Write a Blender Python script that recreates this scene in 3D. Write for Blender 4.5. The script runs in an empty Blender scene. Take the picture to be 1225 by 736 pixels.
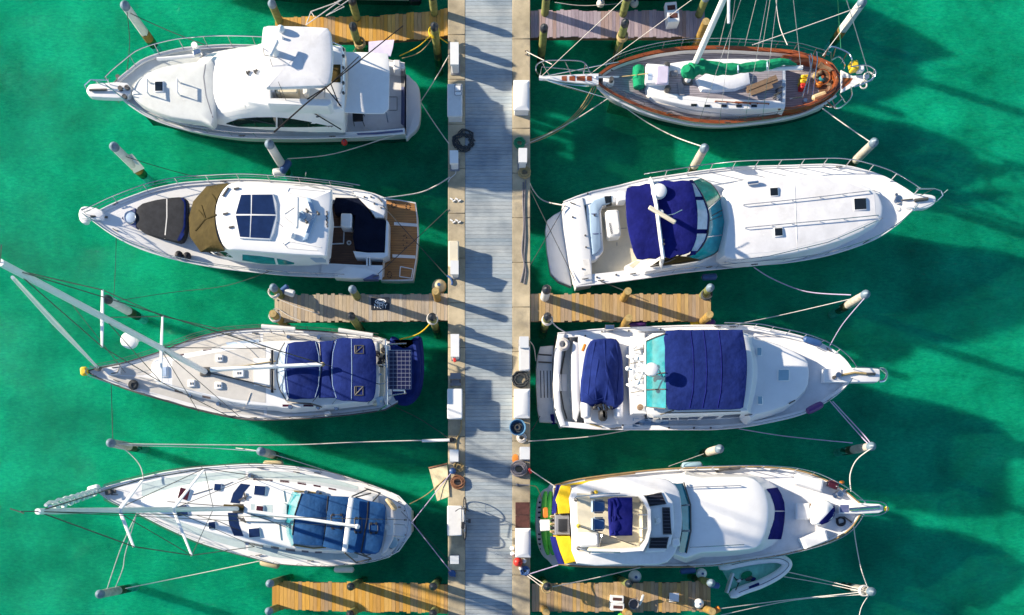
import bpy, bmesh, math, random
from mathutils import Vector as V, Matrix
from mathutils.bvhtree import BVHTree
random.seed(7)
SC = bpy.context.scene
COL = SC.collection
PXM, CAMH, NX, NY = 29.0, 38.0, 590.0, 617.0   # photo pixels per metre at the water, camera height, nadir
R = math.radians

def P(x, y, z=0.0):
    k = (CAMH - z) / CAMH / PXM
    return V(((x - NX) * k, (NY - y) * k, z))

def pxm(z):                       # photo pixels per metre at height z
    return PXM * CAMH / (CAMH - z)

# ------------------------------------------------------------------ materials
def nodes(name):
    m = bpy.data.materials.new(name); m.use_nodes = True
    nt = m.node_tree
    return m, nt, nt.nodes['Principled BSDF']

def mat(name, col, rough=0.5, metal=0.0, var=0.10, vs=2.5, bump=0.0, bs=60.0, coat=0.0, spec=0.5, dirt=0.0, dirtcol=(0.25, 0.22, 0.16), stretch=None):
    m, nt, b = nodes(name)
    N, L = nt.nodes, nt.links
    tc = N.new('ShaderNodeTexCoord')
    src = tc.outputs['Object']
    if stretch:
        mp = N.new('ShaderNodeMapping'); mp.inputs['Scale'].default_value = stretch
        L.new(src, mp.inputs['Vector']); src = mp.outputs['Vector']
    nz = N.new('ShaderNodeTexNoise'); nz.inputs['Scale'].default_value = vs; nz.inputs['Detail'].default_value = 6; nz.inputs['Roughness'].default_value = 0.65
    L.new(src, nz.inputs['Vector'])
    rp = N.new('ShaderNodeValToRGB')
    rp.color_ramp.elements[0].position = 0.3; rp.color_ramp.elements[1].position = 0.7
    rp.color_ramp.elements[0].color = tuple(max(0, c * (1 - var)) for c in col) + (1,)
    rp.color_ramp.elements[1].color = tuple(min(1, c * (1 + var * 0.7)) for c in col) + (1,)
    L.new(nz.outputs['Fac'], rp.inputs['Fac'])
    out = rp.outputs['Color']
    if dirt > 0:
        n2 = N.new('ShaderNodeTexNoise'); n2.inputs['Scale'].default_value = vs * 0.7; n2.inputs['Detail'].default_value = 9; n2.inputs['Roughness'].default_value = 0.75
        L.new(src, n2.inputs['Vector'])
        r2 = N.new('ShaderNodeValToRGB'); r2.color_ramp.elements[0].position = 0.52; r2.color_ramp.elements[1].position = 0.72
        r2.color_ramp.elements[0].color = (0, 0, 0, 1); r2.color_ramp.elements[1].color = (dirt,) * 3 + (1,)
        L.new(n2.outputs['Fac'], r2.inputs['Fac'])
        mx = N.new('ShaderNodeMix'); mx.data_type = 'RGBA'
        L.new(r2.outputs['Color'], mx.inputs['Factor']); L.new(out, mx.inputs['A']); mx.inputs['B'].default_value = dirtcol + (1,)
        out = mx.outputs['Result']
    L.new(out, b.inputs['Base Color'])
    b.inputs['Roughness'].default_value = rough
    b.inputs['Metallic'].default_value = metal
    b.inputs['Coat Weight'].default_value = coat
    b.inputs['Specular IOR Level'].default_value = spec
    if bump > 0:
        wr = 0.05 if 'canvas' in name or 'cover' in name else 0.02
        n3 = N.new('ShaderNodeTexNoise'); n3.inputs['Scale'].default_value = bs; n3.inputs['Detail'].default_value = 3
        L.new(src, n3.inputs['Vector'])
        bp = N.new('ShaderNodeBump'); bp.inputs['Strength'].default_value = bump; bp.inputs['Distance'].default_value = wr
        L.new(n3.outputs['Fac'], bp.inputs['Height']); L.new(bp.outputs['Normal'], b.inputs['Normal'])
    return m

def planks(name, cols, rough=0.75, grain=(1, 14, 14), gvar=0.35, stain=None):
    """boards: one random tint per board (mesh island) and a grain along it"""
    m, nt, b = nodes(name); N, L = nt.nodes, nt.links
    ge = N.new('ShaderNodeNewGeometry'); tc = N.new('ShaderNodeTexCoord')
    rp = N.new('ShaderNodeValToRGB'); cr = rp.color_ramp
    while len(cr.elements) < len(cols): cr.elements.new(0.5)
    for i, c in enumerate(cols):
        cr.elements[i].position = i / (len(cols) - 1); cr.elements[i].color = tuple(c) + (1,)
    L.new(ge.outputs['Random Per Island'], rp.inputs['Fac'])
    mp = N.new('ShaderNodeMapping'); mp.inputs['Scale'].default_value = grain
    L.new(tc.outputs['Object'], mp.inputs['Vector'])
    nz = N.new('ShaderNodeTexNoise'); nz.inputs['Scale'].default_value = 2.0; nz.inputs['Detail'].default_value = 8; nz.inputs['Roughness'].default_value = 0.7
    L.new(mp.outputs['Vector'], nz.inputs['Vector'])
    mr = N.new('ShaderNodeMapRange'); mr.inputs['From Min'].default_value = 0.3; mr.inputs['From Max'].default_value = 0.7
    mr.inputs['To Min'].default_value = 1 - gvar; mr.inputs['To Max'].default_value = 1 + gvar * 0.6
    L.new(nz.outputs['Fac'], mr.inputs['Value'])
    mx = N.new('ShaderNodeMix'); mx.data_type = 'RGBA'; mx.blend_type = 'MULTIPLY'; mx.inputs['Factor'].default_value = 1
    L.new(rp.outputs['Color'], mx.inputs['A']); L.new(mr.outputs['Result'], mx.inputs['B'])
    out = mx.outputs['Result']
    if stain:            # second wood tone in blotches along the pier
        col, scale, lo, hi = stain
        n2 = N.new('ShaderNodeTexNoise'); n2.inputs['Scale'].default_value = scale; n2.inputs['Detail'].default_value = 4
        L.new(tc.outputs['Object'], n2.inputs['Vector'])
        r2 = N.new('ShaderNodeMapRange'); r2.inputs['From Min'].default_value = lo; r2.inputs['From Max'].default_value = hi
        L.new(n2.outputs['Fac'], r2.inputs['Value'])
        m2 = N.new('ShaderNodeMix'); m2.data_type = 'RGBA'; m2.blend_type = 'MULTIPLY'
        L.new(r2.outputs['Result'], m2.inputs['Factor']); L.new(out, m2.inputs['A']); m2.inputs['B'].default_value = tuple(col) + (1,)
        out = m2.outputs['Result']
    L.new(out, b.inputs['Base Color']); b.inputs['Roughness'].default_value = rough
    bp = N.new('ShaderNodeBump'); bp.inputs['Strength'].default_value = 0.3; bp.inputs['Distance'].default_value = 0.01
    L.new(nz.outputs['Fac'], bp.inputs['Height']); L.new(bp.outputs['Normal'], b.inputs['Normal'])
    return m

def seams(name, col, line, period, width=0.08, axis=1, rough=0.6, var=0.15, rot=0.0):
    """caulked deck: dark seams every `period` metres across one axis"""
    m = mat(name, col, rough, var=var, vs=3.0, stretch=(0.6, 6, 6) if axis == 1 else (6, 0.6, 6))
    nt = m.node_tree; N, L = nt.nodes, nt.links; b = N['Principled BSDF']
    src = b.inputs['Base Color'].links[0].from_socket
    tc = N.new('ShaderNodeTexCoord'); mp = N.new('ShaderNodeMapping'); mp.inputs['Rotation'].default_value[2] = rot
    L.new(tc.outputs['Object'], mp.inputs['Vector'])
    sp = N.new('ShaderNodeSeparateXYZ'); L.new(mp.outputs['Vector'], sp.inputs[0])
    dv = N.new('ShaderNodeMath'); dv.operation = 'DIVIDE'; dv.inputs[1].default_value = period; L.new(sp.outputs[axis], dv.inputs[0])
    fr = N.new('ShaderNodeMath'); fr.operation = 'FRACT'; L.new(dv.outputs[0], fr.inputs[0])
    lt = N.new('ShaderNodeMath'); lt.operation = 'LESS_THAN'; lt.inputs[1].default_value = width; L.new(fr.outputs[0], lt.inputs[0])
    mx = N.new('ShaderNodeMix'); mx.data_type = 'RGBA'
    L.new(lt.outputs[0], mx.inputs['Factor']); L.new(src, mx.inputs['A']); mx.inputs['B'].default_value = tuple(line) + (1,)
    L.new(mx.outputs['Result'], b.inputs['Base Color'])
    return m

MT = dict(
    gel=mat('white_gelcoat', (0.80, 0.80, 0.80), 0.28, var=0.05, vs=1.2, coat=0.3, dirt=0.22, dirtcol=(0.50, 0.48, 0.44)),
    gelw=mat('worn_gelcoat', (0.72, 0.72, 0.735), 0.4, var=0.12, vs=1.6, dirt=0.30, dirtcol=(0.42, 0.40, 0.36)),
    cream=mat('cream_gelcoat', (0.66, 0.60, 0.46), 0.5, var=0.08, bump=0.2, bs=120, dirt=0.15),
    nons=mat('light_nonskid', (0.64, 0.665, 0.65), 0.8, var=0.10, vs=2, bump=0.35, bs=160, dirt=0.2, dirtcol=(0.42, 0.39, 0.32)),
    nonsb=mat('pale_blue_nonskid', (0.46, 0.56, 0.58), 0.8, var=0.08, bump=0.35, bs=160, dirt=0.12),
    beige=mat('beige_nonskid', (0.56, 0.54, 0.51), 0.85, var=0.10, bump=0.35, bs=160, dirt=0.15),
    navy=mat('navy_canvas', (0.013, 0.026, 0.140), 0.9, var=0.30, vs=2.2, bump=0.5, bs=5, spec=0.08),
    navyp=mat('violet_navy_canvas', (0.011, 0.014, 0.135), 0.9, var=0.30, vs=2.2, bump=0.5, bs=5, spec=0.08),
    blue=mat('blue_canvas', (0.006, 0.065, 0.20), 0.8, var=0.3, vs=1.5, bump=0.5, bs=5, spec=0.3),
    black=mat('black_rubber', (0.012, 0.013, 0.018), 0.6, var=0.3),
    dkcov=mat('black_navy_cover', (0.006, 0.010, 0.026), 0.9, var=0.3, bump=0.6, bs=6, spec=0.1),
    grey=mat('charcoal_mesh', (0.032, 0.034, 0.040), 0.85, var=0.3, vs=4, bump=0.4, bs=40, spec=0.2),
    midgrey=mat('grey_plastic', (0.22, 0.22, 0.24), 0.6, var=0.2),
    olive=mat('olive_canvas', (0.058, 0.042, 0.012), 0.85, var=0.25, vs=2, bump=0.8, bs=4, spec=0.2),
    dglass=mat('dark_glass', (0.010, 0.014, 0.018), 0.06, var=0.3, coat=0.5),
    bglass=mat('blue_glass', (0.010, 0.024, 0.085), 0.08, var=0.3, vs=3, coat=0.5),
    teal=mat('teal_glass', (0.02, 0.22, 0.26), 0.10, var=0.35, vs=2.5, coat=0.5),
    tealb=mat('bright_teal_glass', (0.02, 0.36, 0.39), 0.10, var=0.35, vs=2.5, coat=0.5),
    tealg=mat('green_teal_glass', (0.02, 0.34, 0.24), 0.12, var=0.4, vs=2.0, coat=0.5),
    lblue=mat('clear_vinyl', (0.42, 0.52, 0.66), 0.15, var=0.2, vs=4, coat=0.4),
    hatchb=mat('pale_blue_hatch', (0.30, 0.46, 0.55), 0.2, var=0.1),
    maroon=mat('maroon_tint', (0.060, 0.012, 0.022), 0.2, var=0.3),
    steel=mat('stainless', (0.62, 0.63, 0.65), 0.22, metal=1.0, var=0.08),
    dsteel=mat('dark_wire', (0.10, 0.095, 0.09), 0.5, metal=0.3, var=0.2),
    alu=mat('white_mast', (0.84, 0.84, 0.83), 0.35, var=0.05),
    pole=mat('dark_pole', (0.016, 0.015, 0.017), 0.7, var=0.3, spec=0.05),
    wht=mat('white_plastic', (0.78, 0.78, 0.77), 0.45, var=0.05, dirt=0.12, dirtcol=(0.4, 0.38, 0.35)),
    whtd=mat('dirty_white_plastic', (0.70, 0.69, 0.67), 0.5, var=0.08, dirt=0.4, dirtcol=(0.30, 0.28, 0.25)),
    whtc=mat('white_cushion', (0.72, 0.71, 0.69), 0.8, var=0.06, bump=0.3, bs=8),
    lav=mat('lavender_cloth', (0.55, 0.50, 0.64), 0.8, var=0.1, bump=0.4, bs=6),
    pblue=mat('pale_blue_vinyl', (0.30, 0.42, 0.56), 0.6, var=0.1, bump=0.3, bs=8),
    sblue=mat('steel_blue_vinyl', (0.10, 0.12, 0.25), 0.6, var=0.15),
    cushion=mat('blue_cushion', (0.10, 0.22, 0.42), 0.7, var=0.15),
    teakl=seams('honey_teak', (0.42, 0.20, 0.065), (0.10, 0.05, 0.02), 0.07, 0.16, axis=1, var=0.35),
    teakd=seams('brown_teak', (0.15, 0.068, 0.035), (0.04, 0.02, 0.015), 0.07, 0.16, axis=1, var=0.4),
    teakg=seams('silver_teak', (0.33, 0.30, 0.33), (0.10, 0.09, 0.10), 0.09, 0.14, axis=1, var=0.4),
    varn=mat('varnished_mahogany', (0.30, 0.075, 0.018), 0.3, var=0.4, vs=5, coat=0.6, stretch=(1, 5, 5)),
    tanrub=mat('tan_rub_rail', (0.33, 0.22, 0.10), 0.6, var=0.3),
    brownb=mat('brown_board', (0.20, 0.13, 0.08), 0.7, var=0.35, vs=5, stretch=(1, 5, 5)),
    greenc=mat('green_canvas', (0.006, 0.24, 0.11), 0.85, var=0.25, vs=4, bump=0.9, bs=5, spec=0.2),
    greenk=mat('green_plastic', (0.05, 0.42, 0.04), 0.4, var=0.25, vs=3),
    yellow=mat('yellow_canvas', (0.80, 0.52, 0.005), 0.75, var=0.12, bump=0.4, bs=5),
    yellowp=mat('yellow_plastic', (0.70, 0.48, 0.02), 0.5, var=0.15),
    red=mat('red_plastic', (0.60, 0.03, 0.02), 0.45, var=0.15),
    orange=mat('orange_plastic', (0.65, 0.20, 0.02), 0.5, var=0.2),
    purple=mat('purple_fender', (0.10, 0.03, 0.16), 0.45, var=0.2),
    bfend=mat('blue_fender', (0.03, 0.09, 0.25), 0.45, var=0.25, dirt=0.2),
    bgfend=mat('beige_fender', (0.55, 0.45, 0.27), 0.55, var=0.2, dirt=0.3),
    ropew=mat('white_rope', (0.62, 0.58, 0.54), 0.9, var=0.3, vs=30),
    ropet=mat('tan_rope', (0.38, 0.28, 0.13), 0.9, var=0.35, vs=30),
    roped=mat('dark_rope', (0.045, 0.05, 0.055), 0.9, var=0.35, vs=30),
    ropep=mat('violet_white_rope', (0.46, 0.40, 0.58), 0.9, var=0.35, vs=40),
    ropey=mat('yellow_rope', (0.65, 0.45, 0.02), 0.9, var=0.25, vs=30),
    ropeg=mat('green_rope', (0.02, 0.22, 0.10), 0.9, var=0.35, vs=30),
    ropeb=mat('brown_hose', (0.20, 0.085, 0.04), 0.7, var=0.35, vs=20),
    blueb=mat('blue_tub', (0.10, 0.26, 0.45), 0.5, var=0.2),
    hose=mat('grey_hose', (0.16, 0.15, 0.17), 0.6, var=0.3, vs=20),
    tealfl=mat('teal_boat_floor', (0.22, 0.62, 0.50), 0.35, var=0.3, vs=3),
    tube=mat('pale_inflatable', (0.76, 0.76, 0.80), 0.5, var=0.08, dirt=0.2),
    conc=mat('weathered_concrete', (0.44, 0.37, 0.25), 0.9, var=0.40, vs=1.0, bump=0.4, bs=40, dirt=0.9, dirtcol=(0.17, 0.155, 0.14)),
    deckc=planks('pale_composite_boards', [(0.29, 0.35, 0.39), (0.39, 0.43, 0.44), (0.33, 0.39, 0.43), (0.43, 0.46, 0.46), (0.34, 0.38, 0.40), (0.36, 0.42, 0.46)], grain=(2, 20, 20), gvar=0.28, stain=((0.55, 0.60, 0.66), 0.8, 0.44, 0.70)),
    woodgold=planks('golden_boards', [(0.50, 0.25, 0.028), (0.64, 0.34, 0.05), (0.36, 0.24, 0.13), (0.55, 0.28, 0.035), (0.38, 0.18, 0.028), (0.62, 0.37, 0.10), (0.56, 0.29, 0.04)], grain=(14, 1, 14), gvar=0.3),
    woodgrey=planks('silvered_boards', [(0.40, 0.31, 0.21), (0.48, 0.38, 0.26), (0.31, 0.26, 0.21), (0.54, 0.44, 0.30), (0.38, 0.34, 0.30), (0.44, 0.33, 0.20)], grain=(14, 1, 14), gvar=0.3),
    woodviol=planks('violet_grey_boards', [(0.30, 0.24, 0.28), (0.36, 0.30, 0.34), (0.26, 0.21, 0.25), (0.40, 0.32, 0.34), (0.30, 0.20, 0.17)], grain=(14, 1, 14), gvar=0.3),  # the shade on this finger is put into the boards' violet tint
    woodmix=planks('mixed_boards', [(0.44, 0.27, 0.10), (0.36, 0.27, 0.19), (0.52, 0.31, 0.08), (0.42, 0.33, 0.24), (0.30, 0.19, 0.09), (0.50, 0.34, 0.14)], grain=(14, 1, 14), gvar=0.3),
    beam=mat('wet_timber', (0.10, 0.065, 0.035), 0.8, var=0.4, vs=3),
    pilebody=mat('algae_timber', (0.17, 0.19, 0.055), 0.8, var=0.6, vs=3.5, bump=0.5, bs=12, dirt=0.5, dirtcol=(0.36, 0.25, 0.05)),
    pilegold=mat('golden_timber', (0.27, 0.165, 0.035), 0.8, var=0.5, vs=4, bump=0.5, bs=12, dirt=0.5, dirtcol=(0.15, 0.10, 0.04)),
    pilegrey=mat('bleached_timber', (0.47, 0.43, 0.37), 0.85, var=0.35, vs=3.5, bump=0.5, bs=12, dirt=0.5, dirtcol=(0.16, 0.14, 0.10)),
    pilewht=mat('white_pile_sleeve', (0.62, 0.62, 0.62), 0.6, var=0.12, vs=3, dirt=0.4, dirtcol=(0.22, 0.22, 0.22)),
    capblk=mat('black_pile_cap', (0.016, 0.020, 0.030), 0.35, var=0.4, vs=6),
    capblu=mat('slate_pile_cap', (0.15, 0.21, 0.27), 0.45, var=0.35, vs=6),
    tan=mat('tan_board', (0.45, 0.40, 0.27), 0.85, var=0.4, vs=2.5, dirt=0.6, dirtcol=(0.20, 0.19, 0.08)),
    rust=mat('maroon_mat', (0.085, 0.030, 0.026), 0.9, var=0.4, vs=6, bump=0.5, bs=50),
    antif=mat('antifouling_paint', (0.010, 0.028, 0.022), 0.8, var=0.4, vs=2),
    darkpile=mat('dark_pile_timber', (0.035, 0.045, 0.018), 0.6, var=0.6, vs=4, bump=0.5, bs=12),
    pilecut=mat('cut_pile_end', (0.42, 0.30, 0.12), 0.85, var=0.5, vs=9),
    signb=mat('sign_navy', (0.006, 0.012, 0.024), 0.6, var=0.2),
)

def solar_mat():
    m = seams('solar_cells', (0.010, 0.012, 0.050), (0.24, 0.26, 0.34), 0.156, 0.06, axis=0, rough=0.15, var=0.3)
    nt = m.node_tree; N, L = nt.nodes, nt.links; b = N['Principled BSDF']
    src = b.inputs['Base Color'].links[0].from_socket
    tc = N.new('ShaderNodeTexCoord'); sp = N.new('ShaderNodeSeparateXYZ'); L.new(tc.outputs['Object'], sp.inputs[0])
    dv = N.new('ShaderNodeMath'); dv.operation = 'DIVIDE'; dv.inputs[1].default_value = 0.156; L.new(sp.outputs[1], dv.inputs[0])
    fr = N.new('ShaderNodeMath'); fr.operation = 'FRACT'; L.new(dv.outputs[0], fr.inputs[0])
    lt = N.new('ShaderNodeMath'); lt.operation = 'LESS_THAN'; lt.inputs[1].default_value = 0.09; L.new(fr.outputs[0], lt.inputs[0])
    mx = N.new('ShaderNodeMix'); mx.data_type = 'RGBA'
    L.new(lt.outputs[0], mx.inputs['Factor']); L.new(src, mx.inputs['A']); mx.inputs['B'].default_value = (0.24, 0.26, 0.34, 1)
    L.new(mx.outputs['Result'], b.inputs['Base Color'])
    return m
MT['solar'] = solar_mat()
MT['solard'] = seams('dark_solar_cells', (0.010, 0.010, 0.016), (0.10, 0.10, 0.12), 0.13, 0.12, axis=1, rough=0.2, var=0.3)

# ------------------------------------------------------------------ geometry helpers
SOLID = []          # world-space polygons, for laying fittings on the surfaces already built
_bvh = [None]
def cast(px, py):
    if _bvh[0] is None:
        vs, fs = [], []
        for a, b in SOLID:
            o = len(vs); vs += a; fs += [tuple(i + o for i in f) for f in b]
        _bvh[0] = BVHTree.FromPolygons(vs, fs)
    o = V((0, 0, CAMH)); d = (P(px, py, 0) - o).normalized()
    loc, nor, idx, dist = _bvh[0].ray_cast(o, d)
    if loc is None: return P(px, py, 0), V((0, 0, 1))
    if nor.dot(d) > 0: nor = -nor
    return loc, nor
def on(px, py, h=0.0):
    l, n = cast(px, py)
    return P(px, py, l.z + h)

def pchip(xs, ys, x):
    n = len(xs)
    if x <= xs[0]: return ys[0]
    if x >= xs[-1]: return ys[-1]
    d = [(ys[i+1]-ys[i])/(xs[i+1]-xs[i]) for i in range(n-1)]
    m = [d[0]] + [0 if d[i-1]*d[i] <= 0 else 2*d[i-1]*d[i]/(d[i-1]+d[i]) for i in range(1, n-1)] + [d[-1]]
    for i in range(n-1):
        if x <= xs[i+1]:
            h = xs[i+1]-xs[i]; t = (x-xs[i])/h
            return ((2*t**3-3*t**2+1)*ys[i] + (t**3-2*t**2+t)*h*m[i] + (-2*t**3+3*t**2)*ys[i+1] + (t**3-t**2)*h*m[i+1])

def cr(pts, n=6, closed=False):
    """Catmull-Rom through points of any dimension"""
    pts = [V(p) for p in pts]; k = len(pts); out = []
    rng = k if closed else k - 1
    for i in range(rng):
        g = (lambda j: pts[j % k]) if closed else (lambda j: pts[min(max(j, 0), k-1)])
        p0, p1, p2, p3 = g(i-1), g(i), g(i+1), g(i+2)
        for j in range(n):
            t = j / n
            out.append(0.5 * ((2*p1) + (p2-p0)*t + (2*p0-5*p1+4*p2-p3)*t*t + (3*p1-p0-3*p2+p3)*t**3))
    if not closed: out.append(pts[-1].copy())
    return out

def loop(pts, z, n=0):
    """closed outline in photo pixels, at height z, as world points"""
    p = [V((a, b)) for a, b in pts]
    if n: p = cr(p, n, True)
    return [P(q.x, q.y, z) for q in p]

def offs(ring, d):
    """inset a ring (towards its inside) by d metres in plan"""
    n = len(ring)
    area = sum(ring[i].x*ring[(i+1) % n].y - ring[(i+1) % n].x*ring[i].y for i in range(n))
    sg = 1 if area > 0 else -1
    out = []
    for i in range(n):
        a, b, c = ring[i-1], ring[i], ring[(i+1) % n]
        t1 = V((b.x-a.x, b.y-a.y)); t2 = V((c.x-b.x, c.y-b.y))
        if t1.length < 1e-6: t1 = t2
        if t2.length < 1e-6: t2 = t1
        t1.normalize(); t2.normalize()
        n1 = V((-t1.y, t1.x))*sg; n2 = V((-t2.y, t2.x))*sg
        nn = n1+n2
        if nn.length < 1e-4: nn = n1
        nn.normalize(); k = min(1.6, 1/max(0.5, nn.dot(n1)))
        out.append(V((b.x+nn.x*d*k, b.y+nn.y*d*k, b.z)))
    return out

class M:
    def __init__(s): s.v, s.f = [], []
    def add(s, vs, fs):
        o = len(s.v); s.v += [V(p) for p in vs]; s.f += [tuple(i+o for i in f) for f in fs]; return s
    def loft(s, rings, closed=True, c0=True, c1=True):
        n = len(rings[0]); vs = [p for r in rings for p in r]; fs = []
        for i in range(len(rings)-1):
            for j in range(n if closed else n-1):
                a, b = i*n+j, i*n+(j+1) % n
                fs.append((a, b, b+n, a+n))
        if c0: fs.append(tuple(range(n-1, -1, -1)))
        if c1: fs.append(tuple(range((len(rings)-1)*n, len(rings)*n)))
        return s.add(vs, fs)
    def tube(s, pts, r, n=6, r2=None, flat=1.0):
        pts = [V(p) for p in pts]
        k = len(pts); rings = []; up = None
        for i in range(k):
            t = (pts[min(i+1, k-1)] - pts[max(i-1, 0)])
            if t.length < 1e-9: t = V((0, 0, 1))
            t.normalize()
            if up is None:
                up = V((0, 0, 1)) if abs(t.z) < 0.9 else V((1, 0, 0))
            b = t.cross(up)
            if b.length < 1e-6: b = t.cross(V((0, 1, 0)))
            b.normalize(); u = b.cross(t); up = u
            rr = r if r2 is None else r + (r2-r)*i/(k-1)
            if isinstance(r, (list, tuple)): rr = r[i]
            rings.append([pts[i] + (b*math.cos(6.28319*j/n) + u*math.sin(6.28319*j/n)*flat)*rr for j in range(n)])
        return s.loft(rings)
    def box(s, c, sx, sy, sz, rot=0.0, taper=1.0, bev=0.0):
        """box standing with its base centre at c"""
        c = V(c); ca, sa = math.cos(rot), math.sin(rot)
        b = min(bev, sx*0.45, sy*0.45, sz*0.45)
        def rg(hx, hy, z):
            if b > 0: q = [(hx-b, -hy), (hx, -hy+b), (hx, hy-b), (hx-b, hy), (-hx+b, hy), (-hx, hy-b), (-hx, -hy+b), (-hx+b, -hy)]
            else: q = [(hx, -hy), (hx, hy), (-hx, hy), (-hx, -hy)]
            return [c + V((x*ca-y*sa, x*sa+y*ca, z)) for x, y in q]
        hx, hy = sx/2, sy/2
        if b > 0: s.loft([rg(hx, hy, 0), rg(hx*taper, hy*taper, sz-b), rg(hx*taper-b, hy*taper-b, sz)])
        else: s.loft([rg(hx, hy, 0), rg(hx*taper, hy*taper, sz)])
        return s
    def cyl(s, c, r, h, n=16, r2=None, rnd=0.0):
        c = V(c); r2 = r if r2 is None else r2
        def rg(q, z): return [c+V((q*math.cos(6.28319*j/n), q*math.sin(6.28319*j/n), z)) for j in range(n)]
        if rnd: return s.loft([rg(r, 0), rg(r2, h-rnd), rg(r2-rnd*0.3, h-rnd*0.3), rg(max(0.002, r2-rnd), h)])
        return s.loft([rg(r, 0), rg(r2, h)])
    def ball(s, c, rx, ry=None, rz=None, n=14, rot=0.0):
        c = V(c); ry = ry or rx; rz = rz or rx; m = max(5, n//2); rings = []
        ca, sa = math.cos(rot), math.sin(rot)
        for i in range(m+1):
            a = -math.pi/2*0.985 + math.pi*0.985*i/m; q = math.cos(a)
            rings.append([c+V((rx*q*math.cos(6.28319*j/n)*ca - ry*q*math.sin(6.28319*j/n)*sa, rx*q*math.cos(6.28319*j/n)*sa + ry*q*math.sin(6.28319*j/n)*ca, rz*math.sin(a))) for j in range(n)])
        return s.loft(rings)
    def torus(s, c, r, q, n=20, m=7, flat=1.0):
        c = V(c); vs = []; fs = []
        for i in range(n):
            a = 6.28319*i/n
            for j in range(m):
                b = 6.28319*j/m
                vs.append(c+V(((r+q*math.cos(b))*math.cos(a), (r+q*math.cos(b))*math.sin(a), q*math.sin(b)*flat)))
                fs.append((i*m+j, ((i+1) % n)*m+j, ((i+1) % n)*m+(j+1) % m, i*m+(j+1) % m))
        return s.add(vs, fs)
    def mound(s, base, top, rad=0.08, camber=0.0, bottom=True):
        """solid from a base ring to a top ring with a rounded shoulder and a cambered crown"""
        z1 = top[0].z
        rings = [base] if base else []
        lv = lambda ring, z: [V((p.x, p.y, z if abs(max(q.z for q in top)-min(q.z for q in top)) < 1e-6 else p.z + z - z1)) for p in ring]
        rings += [lv(top, z1-rad), lv(offs(top, rad*0.10), z1-rad*0.6), lv(offs(top, rad*0.35), z1-rad*0.25), lv(offs(top, rad), z1)]
        if camber:
            r0 = rings[-1]; ce = sum(r0, V())/len(r0)
            for k in (0.75, 0.5, 0.25):
                rings.append([V((ce.x+(p.x-ce.x)*k, ce.y+(p.y-ce.y)*k, p.z*k+ce.z*(1-k)+camber*(1-k*k))) for p in r0])
        return s.loft(rings, c0=bottom)
    def slab(s, ring, th, rad=0.0):
        low = [p-V((0, 0, th)) for p in ring]
        if rad: return s.loft([low, [p-V((0, 0, rad)) for p in ring], offs(ring, rad*0.7)])
        return s.loft([low, ring])
    def grid(s, rows, th=0.0):
        """sheet through rows of points; th gives it a thickness downwards"""
        n, k = len(rows[0]), len(rows); o = []
        fs = [(i*n+j, i*n+j+1, (i+1)*n+j+1, (i+1)*n+j) for i in range(k-1) for j in range(n-1)]
        vs = [p for r in rows for p in r]
        if th:
            q = len(vs); vs = vs + [p-V((0, 0, th)) for p in vs]
            fs += [tuple(i+q for i in reversed(f)) for f in fs]
            edge = [(0, j) for j in range(n)] + [(i, n-1) for i in range(1, k)] + [(k-1, j) for j in range(n-2, -1, -1)] + [(i, 0) for i in range(k-2, 0, -1)]
            ei = [i*n+j for i, j in edge]
            for a in range(len(ei)):
                b = (a+1) % len(ei); fs.append((ei[b], ei[a], ei[a]+q, ei[b]+q))
        return s.add(vs, fs)
    def mesh(s, name, m, org, angle=32):
        me = bpy.data.meshes.new(name)
        me.from_pydata([v-org for v in s.v], [], s.f)
        bm = bmesh.new(); bm.from_mesh(me)
        bmesh.ops.recalc_face_normals(bm, faces=bm.faces)
        bm.to_mesh(me); bm.free()
        me.polygons.foreach_set('use_smooth', [True]*len(me.polygons))
        me.set_sharp_from_angle(angle=R(angle))
        me.materials.append(MT[m] if isinstance(m, str) else m)
        return me
    def part(s, name, m, parent, solid=False, label=None, angle=32):
        root = parent
        while root.parent: root = root.parent
        o = bpy.data.objects.new(name, s.mesh(name, m, V(root['org']) if 'org' in root else root.location, angle))
        COL.objects.link(o); o.parent = parent
        if label: o['label'] = label
        if solid: s.solid()
        return o
    def solid(s):
        SOLID.append((s.v, s.f)); _bvh[0] = None
        return s
    def thing(s, name, m, label, cat, group=None, solid=False, angle=32, kind=None):
        """one-mesh top-level object with its origin at its base"""
        c = sum(s.v, V())/len(s.v); c.z = min(v.z for v in s.v)
        o = bpy.data.objects.new(name, s.mesh(name, m, c, angle)); COL.objects.link(o); o.location = c
        tag(o, label, cat, group, kind)
        if solid: s.solid()
        return o

def tag(o, label=None, cat=None, group=None, kind=None):
    if label: o['label'] = label
    if cat: o['category'] = cat
    if group: o['group'] = group
    if kind: o['kind'] = kind
    return o

def thing(name, label, cat, loc, group=None):
    o = bpy.data.objects.new(name, None); COL.objects.link(o); o.location = loc
    o.empty_display_size = 0.3
    return tag(o, label, cat, group)

def dup(o, loc, label=None, rotz=0.0, group=None, scale=None):
    def cp(x, par):
        c = x.copy(); COL.objects.link(c)
        if par: c.parent = par
        for ch in [k for k in bpy.data.objects if k.parent == x and k != c]:
            cp(ch, c)
        return c
    c = cp(o, None)
    c.location = loc; c.rotation_euler = (0, 0, rotz)
    if scale: c.scale = scale
    if label: c['label'] = label
    if group: c['group'] = group
    return c

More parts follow.
